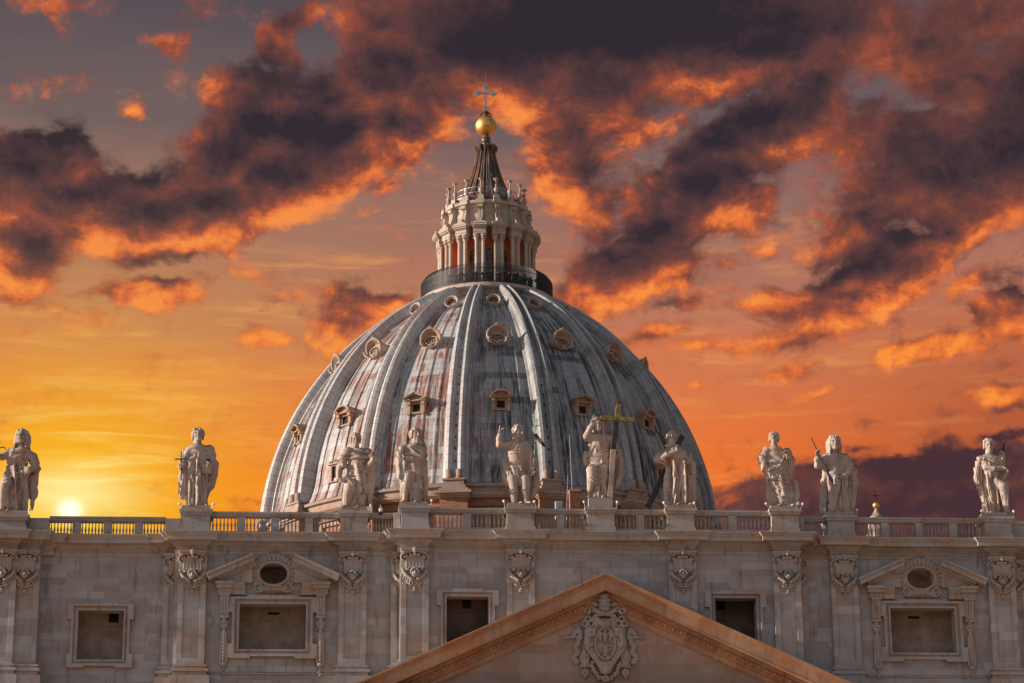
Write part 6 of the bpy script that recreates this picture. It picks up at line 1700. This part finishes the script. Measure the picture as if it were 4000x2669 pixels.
F.folds([[(210, 400), (240, 480), (330, 430)], [(330, 350), (390, 410), (440, 480)], [(170, 520), (240, 490), (300, 560)], [(440, 640), (520, 520), (545, 420)], [(380, 680), (460, 640), (530, 560)], [(390, 740), (480, 700), (550, 620)], [(400, 800), (500, 770)], [(250, 760), (260, 900), (330, 1050), (480, 1180), (680, 1220)], [(290, 760), (310, 950), (420, 1080), (560, 1160), (700, 1180)], [(330, 760), (360, 940), (430, 1010), (560, 950), (620, 920)], [(270, 1060), (390, 1190), (520, 1240)], [(300, 1040), (430, 1140), (600, 1200)],
         [(290, 1120), (330, 1250)], [(340, 1160), (380, 1270)], [(560, 700), (590, 820), (620, 880)], [(600, 560), (640, 700), (640, 840)], [(560, 480), (570, 640), (600, 760)], [(560, 1220), (540, 1290)], [(600, 1220), (600, 1290)], [(650, 1210), (650, 1290)], [(680, 480), (660, 580)]], 13)
F.grooves([[(270, 800), (290, 960), (400, 1110)], [(480, 1130), (660, 1190)], [(560, 560), (575, 800)], [(330, 600), (430, 640)], [(420, 740), (440, 840)]], 12)
F.head(385, 240, 185, -0.14, yaw=-14, pitch=12, hair='curly', crown=True)
# eagle
F.S.path([F.p(690, 1190, -0.1), F.p(715, 1050, -0.1), F.p(715, 940, -0.1), F.p(700, 880, -0.12), F.p(668, 858, -0.15)], [0.22, 0.2, 0.13, 0.09, 0.04], 0.05)
F.S.path([F.p(668, 858, -0.15), F.p(672, 878, -0.16)], [0.045, 0.02], 0.02); F.S.path([F.p(740, 1010, 0.0), F.p(730, 1120, 0.02), F.p(715, 1210, 0.05)], [0.12, 0.13, 0.05], 0.04); F.S.path([F.p(640, 960, 0.05), F.p(670, 985, 0), F.p(700, 960, -0.05)], [0.08, 0.08, 0.1], 0.05)
F.mass(715, 1240, -0.25, 55, 45, 0.28)
for i in range(5): F.S.cap(F.p(700 + 12 * i, 1000 + 10 * i, -0.22), F.p(695 + 10 * i, 1130 + 8 * i, -0.22), 0.045, 0.03, 0.02)
F.foot(430, 1285, -0.45, -10); F.foot(620, 1285, -0.42, 10)
t = F.done('stone statue of a robed youth with crown of curls and an eagle at his feet', (PED[7][0] + 0.0, YC + 0.35, 45.83 + PL)); plinth(t, 1.0, -0.7, 0.8)
o = MB().lathe([(0, -0.07), (0.07, 0), (0, 0.07)], F.w((415, 1270, -0.75)), 8)

# --- 9: long hair, raised hand with dark club, cloak spread to the right
F = Figure(500, 1340, 100, (80, 860), 9)
F.robe([(500, 1320, 165, 0.45, 0.05), (500, 1100, 165, 0.45, 0.02), (490, 900, 150, 0.44, 0), (490, 720, 150, 0.44, 0), (490, 560, 155, 0.42, 0), (480, 450, 150, 0.36, 0.02)])
F.robe([(285, 1330, 62, 0.3, 0.2), (300, 1100, 58, 0.28, 0.2), (315, 800, 52, 0.28, 0.2), (330, 600, 50, 0.25, 0.15)], 0.1)
F.robe([(690, 1290, 30, 0.2, 0.25), (720, 1050, 70, 0.2, 0.25), (745, 850, 76, 0.22, 0.22), (740, 700, 76, 0.24, 0.15), (690, 580, 70, 0.28, 0.1)], 0.1)
F.limb([(340, 470, 0), (240, 560, -0.08), (190, 590, -0.15)], [72, 62, 54]); F.limb([(190, 590, -0.15), (185, 500, -0.28), (190, 440, -0.35)], [52, 44, 36])
F.limb([(640, 460, 0.02), (700, 590, 0.0), (650, 700, -0.25), (590, 740, -0.4)], [70, 66, 52, 40])
F.cloth(740, 1330, 0.04, 8, 0.15); F.crumple(420, 620, 0.015, 12, 1.3)
F.hand((185, 460, -0.34), (180, 330, -0.42), (0.6, -1, 0), curl=0.8); F.hand((610, 730, -0.38), (510, 760, -0.46), (0, -1, -0.3), curl=0.6)
F.limb([(420, 960, -0.28), (400, 1100, -0.32), (400, 1270, -0.26)], [85, 66, 50])
F.folds([[(380, 400), (420, 460), (520, 460), (590, 430)], [(390, 420), (380, 540)], [(480, 480), (510, 520), (520, 590)], [(360, 760), (450, 750), (530, 700), (600, 720)], [(380, 780), (470, 780), (540, 740)], [(470, 750), (560, 760)], [(520, 780), (510, 900), (450, 1060), (420, 1200)], [(560, 770), (560, 950), (520, 1150), (510, 1300)], [(610, 760), (600, 950), (560, 1150), (550, 1320)], [(640, 780), (650, 1000), (640, 1320)], [(665, 800), (680, 1050), (670, 1330)], [(470, 1190), (430, 1250), (370, 1280)],
         [(290, 800), (265, 1050), (240, 1330)], [(325, 800), (310, 1050), (280, 1330)], [(350, 880), (345, 1100), (380, 1280)], [(620, 600), (700, 600), (800, 650), (820, 700)], [(660, 640), (700, 620), (700, 740)], [(800, 720), (780, 950), (720, 1200)], [(760, 740), (740, 950), (700, 1180)], [(230, 580), (300, 560)], [(600, 430), (640, 560)], [(670, 430), (690, 540)]], 12)
F.grooves([[(300, 830), (285, 1100), (255, 1330)], [(540, 800), (530, 950), (470, 1150)], [(585, 800), (590, 1000), (540, 1310)], [(655, 820), (660, 1320)], [(710, 760), (715, 1100)], [(340, 600), (350, 760)]], 12)
F.head(475, 235, 240, -0.14, yaw=-2, pitch=2, hair='long', beard=0.2)
F.foot(400, 1315, -0.48, -15); F.foot(510, 1305, -0.45, 5)
t = F.done('stone statue of a long haired man holding a dark club, cloak spread to one side', (PED[8][0] + 0.05, YS + 0.35, 45.72 + PL)); plinth(t, 1.0, -0.7, 0.8)
attach(MB().tube([F.w((95, 155, -0.45)), F.w((200, 400, -0.46)), F.w((395, 850, -0.6))], [0.035, 0.055, 0.09], 9), 'club', M['darkwood'], t)

# --- 10: curly bearded man, cloak, knife raised, one leg stepping up
F = Figure(430, 1350, 150, (130, 740), 10)
F.robe([(420, 1320, 110, 0.42, 0.08), (420, 1100, 120, 0.42, 0.05), (420, 880, 120, 0.42, 0.02), (420, 700, 115, 0.4, 0), (430, 560, 140, 0.4, 0), (430, 450, 150, 0.34, 0.02)])
F.robe([(320, 1320, 34, 0.25, 0.18), (275, 1000, 48, 0.26, 0.18), (215, 850, 48, 0.26, 0.18), (225, 650, 55, 0.28, 0.14), (270, 480, 60, 0.28, 0.08)], 0.09)
F.limb([(330, 480, 0.0), (340, 600, -0.2)], [62, 56])
F.cloth(680, 1340, 0.04, 8, 0.1); F.crumple(430, 650, 0.025, 13, 0.4)
F.limb([(340, 590, -0.25), (460, 620, -0.45), (600, 610, -0.42)], [50, 42, 34]); F.limb([(560, 460, 0.0), (610, 560, 0.0), (620, 470, -0.15), (625, 420, -0.2)], [58, 50, 42, 32]); F.hand((620, 450, -0.2), (630, 360, -0.25), (-0.6, -1, 0), curl=1.1)
F.hand((580, 610, -0.42), (670, 640, -0.42), (0, -0.4, -1), curl=0.9); F.limb([(680, 650, -0.2), (640, 730, -0.2), (600, 800, -0.2)], [30, 26, 22]); F.mass(640, 850, 0.05, 60, 70, 0.25)
F.limb([(480, 830, -0.1), (580, 900, -0.5), (600, 1080, -0.45), (610, 1270, -0.4)], [80, 80, 60, 44]); F.mass(660, 1330, -0.1, 60, 30, 0.3)
F.folds([[(310, 370), (400, 400)], [(330, 360), (260, 450), (210, 580), (190, 700), (190, 950)], [(300, 430), (240, 520), (215, 680), (215, 900)], [(320, 450), (270, 600), (260, 800), (300, 1050), (330, 1310)], [(340, 500), (360, 600), (430, 640)], [(390, 530), (400, 620)], [(370, 790), (365, 900), (400, 1080)], [(400, 800), (410, 950), (440, 1080), (370, 1110)], [(450, 760), (450, 1000), (420, 1100)], [(480, 900), (490, 1150), (520, 1310)], [(310, 1090), (330, 1310)], [(520, 830), (560, 870), (640, 830)], [(540, 960), (610, 940)], [(550, 1010), (540, 1150), (580, 1240)], [(630, 1020), (620, 1200)], [(560, 1250), (640, 1240)], [(680, 850), (690, 1000)], [(500, 430), (440, 560)], [(460, 560), (540, 540)]], 11)
F.grooves([[(290, 700), (280, 900), (330, 1200)], [(430, 760), (425, 940)], [(500, 950), (520, 1290)], [(345, 1000), (390, 1250)], [(235, 640), (240, 900)]], 12)
F.head(415, 265, 210, -0.14, yaw=-8, pitch=-6, hair='curly', beard=0.3)
F.foot(430, 1320, -0.42, -5); F.foot(610, 1310, -0.5, 8)
t = F.done('stone statue of a curly bearded man raising a dark knife, one knee bent', (PED[9][0] - 0.05, YS + 0.35, 45.72 + PL)); plinth(t, 1.05, -0.75, 0.8)
k_ = MB(); B_ = F.w((625, 360, -0.3)); k_.prism([(B_.x - 0.13, B_.z), (B_.x + 0.1, B_.z), (B_.x + 0.12, B_.z + 0.3), (B_.x + 0.22, B_.z + 0.78), (B_.x + 0.05, B_.z + 0.55), (B_.x - 0.05, B_.z + 0.25)], B_.y - 0.04, B_.y + 0.04)
attach(k_, 'knife', M['darkwood'], t, None)

# ================================================================ the carved arms in the pediment
def coat_of_arms():
    root = bpy.data.objects.new('coat_of_arms', None); COL.objects.link(root); root.parent = facade
    O = Vector((-0.02, PY, 36.0)); root.location = O
    K = 1 / 218.0                     # measured on the photo's relief, 218 units a metre
    VS = 218.0 * 0.965
    def pt(x, y, d=0.0):              # x,y as seen; depth d in front of the tympanum
        return ((x - 640) * K, -d, (850 - y) / VS - 0.24 * d)
    def new(lo, hi, h=0.03): return Carve(lo, hi, h)
    def emit(S, name, parent=root):
        v, f = S.mesh(); return mesh_of(v, f, name, M['carving'], parent, (0, 0, 0))
    P = lambda S, pts, r, k=0.03, **kw: S.path([pt(*a) for a in pts], [q * K for q in r] if hasattr(r, '__len__') else r * K, k, **kw)
    # shield with its curling frame
    S = new((-1.75, -1.35, -2.6), (1.75, 0.2, 2.1))
    outline = [(640, 540, .45), (500, 560, .4), (455, 640, .35), (380, 680, .35), (350, 760, .4), (335, 900, .4), (370, 990, .4), (440, 1090, .4), (500, 1170, .4), (550, 1250, .4), (590, 1330, .4), (640, 1350, .4)]
    full = outline + [(1280 - x, y, d) for x, y, d in outline[::-1]]
    for y0 in range(560, 1340, 40):
        xs = np.interp(y0, [a[1] for a in outline[1:]], [a[0] for a in outline[1:]])
        S.cap(pt(xs + 40, y0, 0.1), pt(1240 - xs, y0, 0.1), 0.2, 0.2, 0.06)
        S.cap(pt(xs + 90, y0, 0.28), pt(1190 - xs, y0, 0.28), 0.14, 0.14, 0.06)
    P(S, full, 26, 0.04)
    P(S, [(a[0] * 0.8 + 128, a[1] * 0.9 + 90, .45) for a in full], 20, 0.03)
    for q in (1, -1):
        X = lambda x: x if q == 1 else 1280 - x
        P(S, [(X(470), 690, .5), (X(400), 690, .55), (X(375), 760, .55), (X(380), 900, .55), (X(400), 940, .55), (X(440), 920, .55), (X(430), 880, .55)], [34, 36, 34, 32, 28, 22, 16], 0.02)
        P(S, [(X(460), 700, .5), (X(470), 760, .55), (X(425), 780, .55), (X(415), 740, .55)], [28, 26, 22, 16], 0.02)
        P(S, [(X(345), 700, .45), (X(345), 920, .45)], 22, 0.02)
        P(S, [(X(500), 640, .5), (X(520), 540, .55), (X(560), 560, .6), (X(590), 600, .65)], [30, 34, 40, 30], 0.03)
        P(S, [(X(600), 1200, .5), (X(630), 1210, .5), (X(632), 1330, .5)], [30, 34, 30], 0.02)
        P(S, [(X(580), 1180, .5), (X(560), 1250, .5), (X(600), 1300, .5)], [26, 30, 24], 0.02)
    S.ell(pt(640, 600, .55), (0.5, 0.3, 0.3), 0.06); P(S, [(560, 560, .8), (640, 590, .85), (720, 560, .8)], 18, 0.02); S.ell(pt(640, 630, .85), (0.12, 0.1, 0.06), 0.02, cut=True); P(S, [(590, 660, .75), (640, 650, .8), (690, 660, .75)], 16, 0.02)
    # inner oval field, cut back, with an eagle above and a small winged beast below
    g = S.reg((-0.8, -1.3, -1.7), (0.8, 0.2, 1.1), 0.05); sl, X, Y, Z = g
    cx, cy, cz = pt(640, 905, .4)
    e = (np.sqrt(((X - cx) / 0.70) ** 2 + ((Z - cz) / 1.08) ** 2) - 1) * 0.7
    S.D[sl] = np.maximum(S.D[sl], -np.maximum(e, (Y + 0.36)).astype(np.float32))
    ov = [(640 + 156 * math.sin(R(t)), 905 - 228 * math.cos(R(t)), .48) for t in range(0, 361, 12)]
    P(S, ov, 17, 0.02)
    P(S, [(640, 720, .5), (640, 780, .52), (640, 850, .48)], [22, 36, 22], 0.02); P(S, [(640, 705, .52), (665, 700, .55)], [20, 9], 0.01)
    for q in (-1, 1):
        for i in range(5): P(S, [(640 + q * 20, 760, .45), (640 + q * (60 + 14 * i), 735 + 5 * i, .46), (640 + q * (66 + 15 * i), 790 + 26 * (5 - i) - 40, .44)], [14, 13, 8], 0.015)
        P(S, [(640 + q * 14, 850, .46), (640 + q * 30, 880, .46)], [10, 8], 0.01)
    P(S, [(510, 888, .42), (770, 888, .42)], 9, 0.01)
    P(S, [(660, 920, .48), (640, 950, .5), (645, 1000, .52), (640, 1060, .5), (655, 1110, .48)], [18, 24, 30, 30, 16], 0.02)
    for a_, b_, c_ in (((630, 970), (690, 940), (700, 920)), ((650, 1000), (690, 1010), (680, 980)), ((640, 1060), (600, 1090), (620, 1120)), ((655, 1050), (680, 1100), (660, 1130)), ((640, 1010), (580, 1000), (540, 1050)), ((690, 1000), (740, 960), (750, 1040))):
        P(S, [(*a_, .48), (*b_, .5), (*c_, .48)], [14, 12, 8], 0.015)
    emit(S, 'shield')
    # triple crown
    S = new((-0.9, -1.35, 1.9), (0.9, 0.1, 3.8))
    for (xa, ya, ra), (xb, yb, rb) in zip([(640, 385, 62), (640, 330, 80), (640, 260, 84), (640, 190, 66)], [(640, 330, 80), (640, 260, 84), (640, 190, 66), (640, 150, 34)]): S.cap(pt(xa, ya, .55), pt(xb, yb, .55), ra * K, rb * K, 0.05)
    for y0, rr in ((375, 80), (320, 92), (250, 95), (185, 76)):
        ring = [(640 + rr * math.sin(R(t)), y0, .55 + rr * K * math.cos(R(t))) for t in range(-110, 111, 20)]
        P(S, ring, 12, 0.01)
        for a in ring: S.ell(pt(a[0], a[1] - 14, a[2]), (0.055, 0.055, 0.08), 0.01)
    S.ell(pt(640, 135, .55), (0.1, 0.1, 0.13), 0.02); S.cap(pt(640, 130, .55), pt(640, 105, .55), 0.035, 0.025, 0.02)
    emit(S, 'tiara')
    # crossed keys, one on each side
    for q in (1, -1):
        S = new((-1.9, -1.2, 0.4) if q == 1 else (-0.6, -1.2, 0.4), (0.6, 0.1, 2.75) if q == 1 else (1.9, 0.1, 2.75))
        X = lambda x: x if q == 1 else 1280 - x
        P(S, [(X(420), 375, .4), (X(560), 430, .45), (X(700), 470, .45)], 34, 0.02)
        for i in range(4): P(S, [(X(440 + 36 * i), 350 + 14 * i, .5), (X(425 + 36 * i), 410 + 14 * i, .5)], 16, 0.01)
        P(S, [(X(480), 305, .35), (X(520), 330, .35)], [48, 40], 0.02)
        rot = [(0.91, 0, -0.41 * q), (0, 1, 0), (0.41 * q, 0, 0.91)]
        c = pt(X(370), 410, .5); S.box(c, (0.27, 0.09, 0.22), 0.01, rot, 0.02)
        for (u, w_) in ((0, 0.2), (0, -0.2), (-0.25, 0.22), (0.25, 0.22), (-0.25, -0.22), (0.25, -0.22)):
            o = (c[0] + u * 0.91 + w_ * 0.41 * q, c[1], c[2] - u * 0.41 * q + w_ * 0.91); S.box(o, (0.055, 0.2, 0.055), 0.01, rot, 0.01, cut=True)
        for (u, w_) in ((0, 0.0),): S.box(c, (0.03, 0.2, 0.12), 0.01, rot, 0.01, cut=True); S.box(c, (0.1, 0.2, 0.03), 0.01, rot, 0.01, cut=True)
        for cx_, cy_ in ((380, 530), (330, 600), (430, 600)):
            P(S, [(X(cx_ + 42 * math.sin(R(t))), cy_ - 38 * math.cos(R(t)), .4) for t in range(0, 361, 30)], 15, 0.01)
        P(S, [(X(380), 580, .4), (X(360), 690, .4)], 20, 0.02); S.ell(pt(X(357), 660, .4), (0.11, 0.1, 0.07), 0.02)
        P(S, [(X(450), 560, .3), (X(500), 500, .35), (X(540), 480, .4)], [36, 40, 30], 0.03)
        for i in range(3): P(S, [(X(475 + 22 * i), 470 - 4 * i, .5), (X(490 + 22 * i), 530 - 6 * i, .5)], 10, 0.01)
        emit(S, 'key')
    # pleated ribbon and hanging bunches of fruit on each side
    for q in (1, -1):
        S = new((-3.0, -0.75, -1.9) if q == 1 else (1.1, -0.75, -1.9), (-1.1, 0.1, 0.95) if q == 1 else (3.0, 0.1, 0.95))
        X = lambda x: x if q == 1 else 1280 - x
        pts = [(15, 825), (90, 815), (165, 815), (175, 740), (210, 700), (265, 720), (280, 790), (225, 850), (250, 890), (190, 930), (190, 990), (250, 1040), (200, 1060), (150, 1110), (160, 1160), (240, 1190)]
        for i in range(len(pts) - 1):
            (xa, ya), (xb, yb) = pts[i], pts[i + 1]; L = math.hypot(xb - xa, yb - ya); n = max(1, int(L / 27))
            P(S, [(X(xa), ya, .04), (X(xb), yb, .04)], 14 if i < 2 else 26, 0.04)
            nx_, ny_ = -(yb - ya) / L, (xb - xa) / L
            for j in range(n):
                t = (j + 0.5) / n; x0, y0 = xa + (xb - xa) * t, ya + (yb - ya) * t; hw = 14 if i < 2 else 34
                P(S, [(X(x0 + nx_ * hw), y0 + ny_ * hw, .1), (X(x0 - nx_ * hw), y0 - ny_ * hw, .1)], 15, 0.02)
        emit(S, 'ribbon')
        S = new((-1.95, -0.8, -2.85) if q == 1 else (0.9, -0.8, -2.85), (-0.9, 0.1, -0.2) if q == 1 else (1.95, 0.1, -0.2))
        P(S, [(X(320), 930, .15), (X(325), 1000, .2)], [14, 24], 0.02)
        rg = random.Random(5)
        for i, y0 in enumerate(range(1010, 1270, 26)):
            wd = (20, 30, 46, 58, 64, 60, 50, 40, 56, 62)[min(i, 9)]
            for j in range(3): S.ell(pt(X(325 + (j - 1) * wd * 0.85), y0 + 10 * rg.random(), .2 + 0.06 * (j == 1)), (0.125, 0.13, 0.125), 0.012)
        for k in range(8): S.ell(pt(X(330 + 42 * math.sin(k * 0.785)), 1340 - 42 * math.cos(k * 0.785), .15), (0.11, 0.1, 0.13), 0.01)
        S.ell(pt(X(330), 1340, .22), (0.09, 0.1, 0.09), 0.01); P(S, [(X(330), 1390, .12), (X(330), 1450, .1)], [26, 10], 0.02)
        emit(S, 'fruit_bunch')
    # garland under the shield
    S = new((-1.15, -0.75, -3.1), (1.15, 0.1, -1.4)); rg = random.Random(8)
    gp = [(435, 1190), (440, 1260), (470, 1330), (520, 1390), (580, 1430), (640, 1440)]
    for q in (1, -1):
        for i in range(26):
            t = i / 25 * 5; a = int(min(t, 4)); u = t - a
            x0, y0 = gp[a][0] * (1 - u) + gp[a + 1][0] * u, gp[a][1] * (1 - u) + gp[a + 1][1] * u
            for _ in range(2): S.ell(pt((x0 if q == 1 else 1280 - x0) + rg.uniform(-22, 22), y0 + rg.uniform(-22, 22), .2 + 0.1 * rg.random()), (0.1, 0.1, 0.1), 0.012)
    for k in range(8): S.ell(pt(640 + 42 * math.sin(k * 0.785), 1435 - 42 * math.cos(k * 0.785), .36), (0.11, 0.1, 0.12), 0.01)
    emit(S, 'garland')
coat_of_arms()

# ================================================================ small things on and behind the balustrade
def spot_lamp(x, y, z, lean, label):
    t = thing('spot_lamp', label, 'lamp', (x, y, z), 'small ball floodlights on bent arms beside the statues')
    a = MB().tube([(x, y, z), (x + lean * 0.3, y, z + 0.12), (x + lean, y, z + 0.32)], 0.03, 6); a.box(x - 0.08, x + 0.08, y - 0.06, y + 0.06, z, z + 0.03)
    a.build('arm', M['steel'], t)
    h = MB().lathe([(0, -0.11), (0.07, -0.09), (0.105, -0.02), (0.105, 0.03), (0.07, 0.09), (0, 0.11)], (x + lean, y, z + 0.4), 12)
    h.build('lamp_head', M['white'], t, 60)
NM = ['the spear statue', 'the small cross statue', 'the rolled sleeve statue', 'the crossed arm statue', 'the fur tunic statue', 'the gold cross statue', 'the bald bearded statue', 'the eagle statue', 'the club statue', 'the knife statue']
for i, (x, y) in enumerate(PED):
    z = {0: 45.2}.get(i, 45.83 if y == YC else 45.72)
    for s in (-1, 1):
        if (i == 0 and s < 0) or (i == 2 and s < 0) or (i == 3 and s < 0): continue
        side = 'open' if s > 0 else 'sunlit'
        spot_lamp(x + s * 1.12, y - 0.55, z, -0.12 if i in (4, 6) and s > 0 else s * 0.08 if i != 7 else s * 0.22, f'small white ball floodlight on the {"sunny" if s < 0 else "shaded"} side of {NM[i]}')
# white camera on the short balustrade
cm = thing('security_camera', 'white dome camera standing on the short balustrade by the rolled sleeve statue', 'camera', (-15.85, YS - 0.1, 45.68))
MB().lathe([(0.05, 45.66), (0.05, 45.75), (0.13, 45.78), (0.17, 45.95), (0.13, 46.1), (0.06, 46.18), (0.05, 46.3), (0, 46.32)], (-15.85, YS - 0.05, 0), 14).build('housing', M['white'], cm, 40)
MB().lathe([(0.14, 45.6), (0.16, 45.7), (0.14, 45.77), (0.05, 45.78)], (-15.85, YS - 0.36, -0.08), 12).build('bracket', M['iron'], cm, 40)
# chimney, white cabinet, rods
ch = thing('chimney', 'orange brick chimney standing behind the balustrade', 'chimney', (-1.05, 8, 44.0))
MB().box(-1.45, -0.66, 7.6, 8.5, 43.9, 49.1).build('stack', M['brick'], ch)
MB().box(-1.5, -0.62, 7.55, 8.55, 49.1, 49.25).box(-1.4, -0.7, 7.65, 8.45, 49.25, 49.32).build('cap', M['trim'], ch)
cb = thing('cabinet', 'pale grey metal cabinet on the roof to the left of the brick chimney', 'cabinet', (-2.62, 4.2, 44.0))
MB().box(-2.88, -2.37, 4.0, 4.4, 46.1, 47.42).build('body', M['white'], cb)
MB().box(-2.7, -2.55, 4.1, 4.3, 43.98, 46.1).box(-2.84, -2.41, 3.975, 4.0, 46.2, 47.36).build('door', M['steel'], cb)
def rod(x0, x1, z0, z1, lab):
    t = thing('antenna_rod', lab, 'rod', (x0, 8.6, z0)); MB().tube([(x0, 8.6, z0), ((x0 + x1) / 2, 8.6, (z0 + z1) / 2), (x1, 8.6, z1)], [0.035, 0.028, 0.018], 6).build('pole', M['steel'], t); MB().lathe([(0.12, 0), (0.1, 0.06), (0.05, 0.1), (0.04, 0.2)], (x0, 8.6, z0), 10).build('foot', M['iron'], t)
rod(-1.0, -1.32, 44.0, 53.8, 'tall thin antenna rod rising behind the brick chimney')
rod(-1.75, -1.5, 44.0, 50.6, 'shorter thin antenna rod close to the chimney edge')
# distant minor cupola with gilded ball and cross
MX, MYY = 33.53, 60.0
mc = thing('cupola', 'small distant cupola with a gilded ball and iron cross above the balustrade', 'cupola', (MX, MYY, 50))
MB().lathe([(5.5, 44), (5.5, 51), (5.2, 53), (4.0, 55.5), (2.2, 57.2), (1.2, 57.6)], (MX, MYY, 0), 32).build('dome_shell', M['leadrib'] if False else M['lantern'], mc, 40)
MB().lathe([(1.05, 57.5), (0.95, 57.9), (0.62, 58.1), (0.58, 59.5), (0.85, 59.65), (0.9, 59.85), (0.6, 60.0), (0.66, 60.2), (0.42, 60.45), (0.2, 60.8), (0.1, 61.05)], (MX, MYY, 0), 20).build('turret', M['lantern'], mc, 40)
s_ = MB()
for k in range(8):
    a = 2 * math.pi * k / 8
    s_.tube([(MX + 1.15 * math.sin(a), MYY - 1.15 * math.cos(a), 57.5), (MX + 0.95 * math.sin(a), MYY - 0.95 * math.cos(a), 58.3), (MX + 0.72 * math.sin(a), MYY - 0.72 * math.cos(a), 59.6)], [0.2, 0.13, 0.1], 7)
s_.build('buttresses', M['lantern'], mc, 40)
MB().lathe([(0.34 * math.sin(math.pi * i / 14), 61.35 - 0.34 * math.cos(math.pi * i / 14)) for i in range(15)], (MX, MYY, 0), 20, close=False).build('ball', M['gold'], mc, 80)
MB().bar((MX, MYY, 61.65), (MX - 0.02, MYY, 62.82), 0.09).bar((MX - 0.42, MYY, 62.35), (MX + 0.42, MYY, 62.33), 0.08).lathe([(0, -0.07), (0.08, 0), (0, 0.07)], (MX - 0.44, MYY, 62.35), 6).lathe([(0, -0.07), (0.08, 0), (0, 0.07)], (MX + 0.44, MYY, 62.33), 6).build('cross', M['iron'], mc)
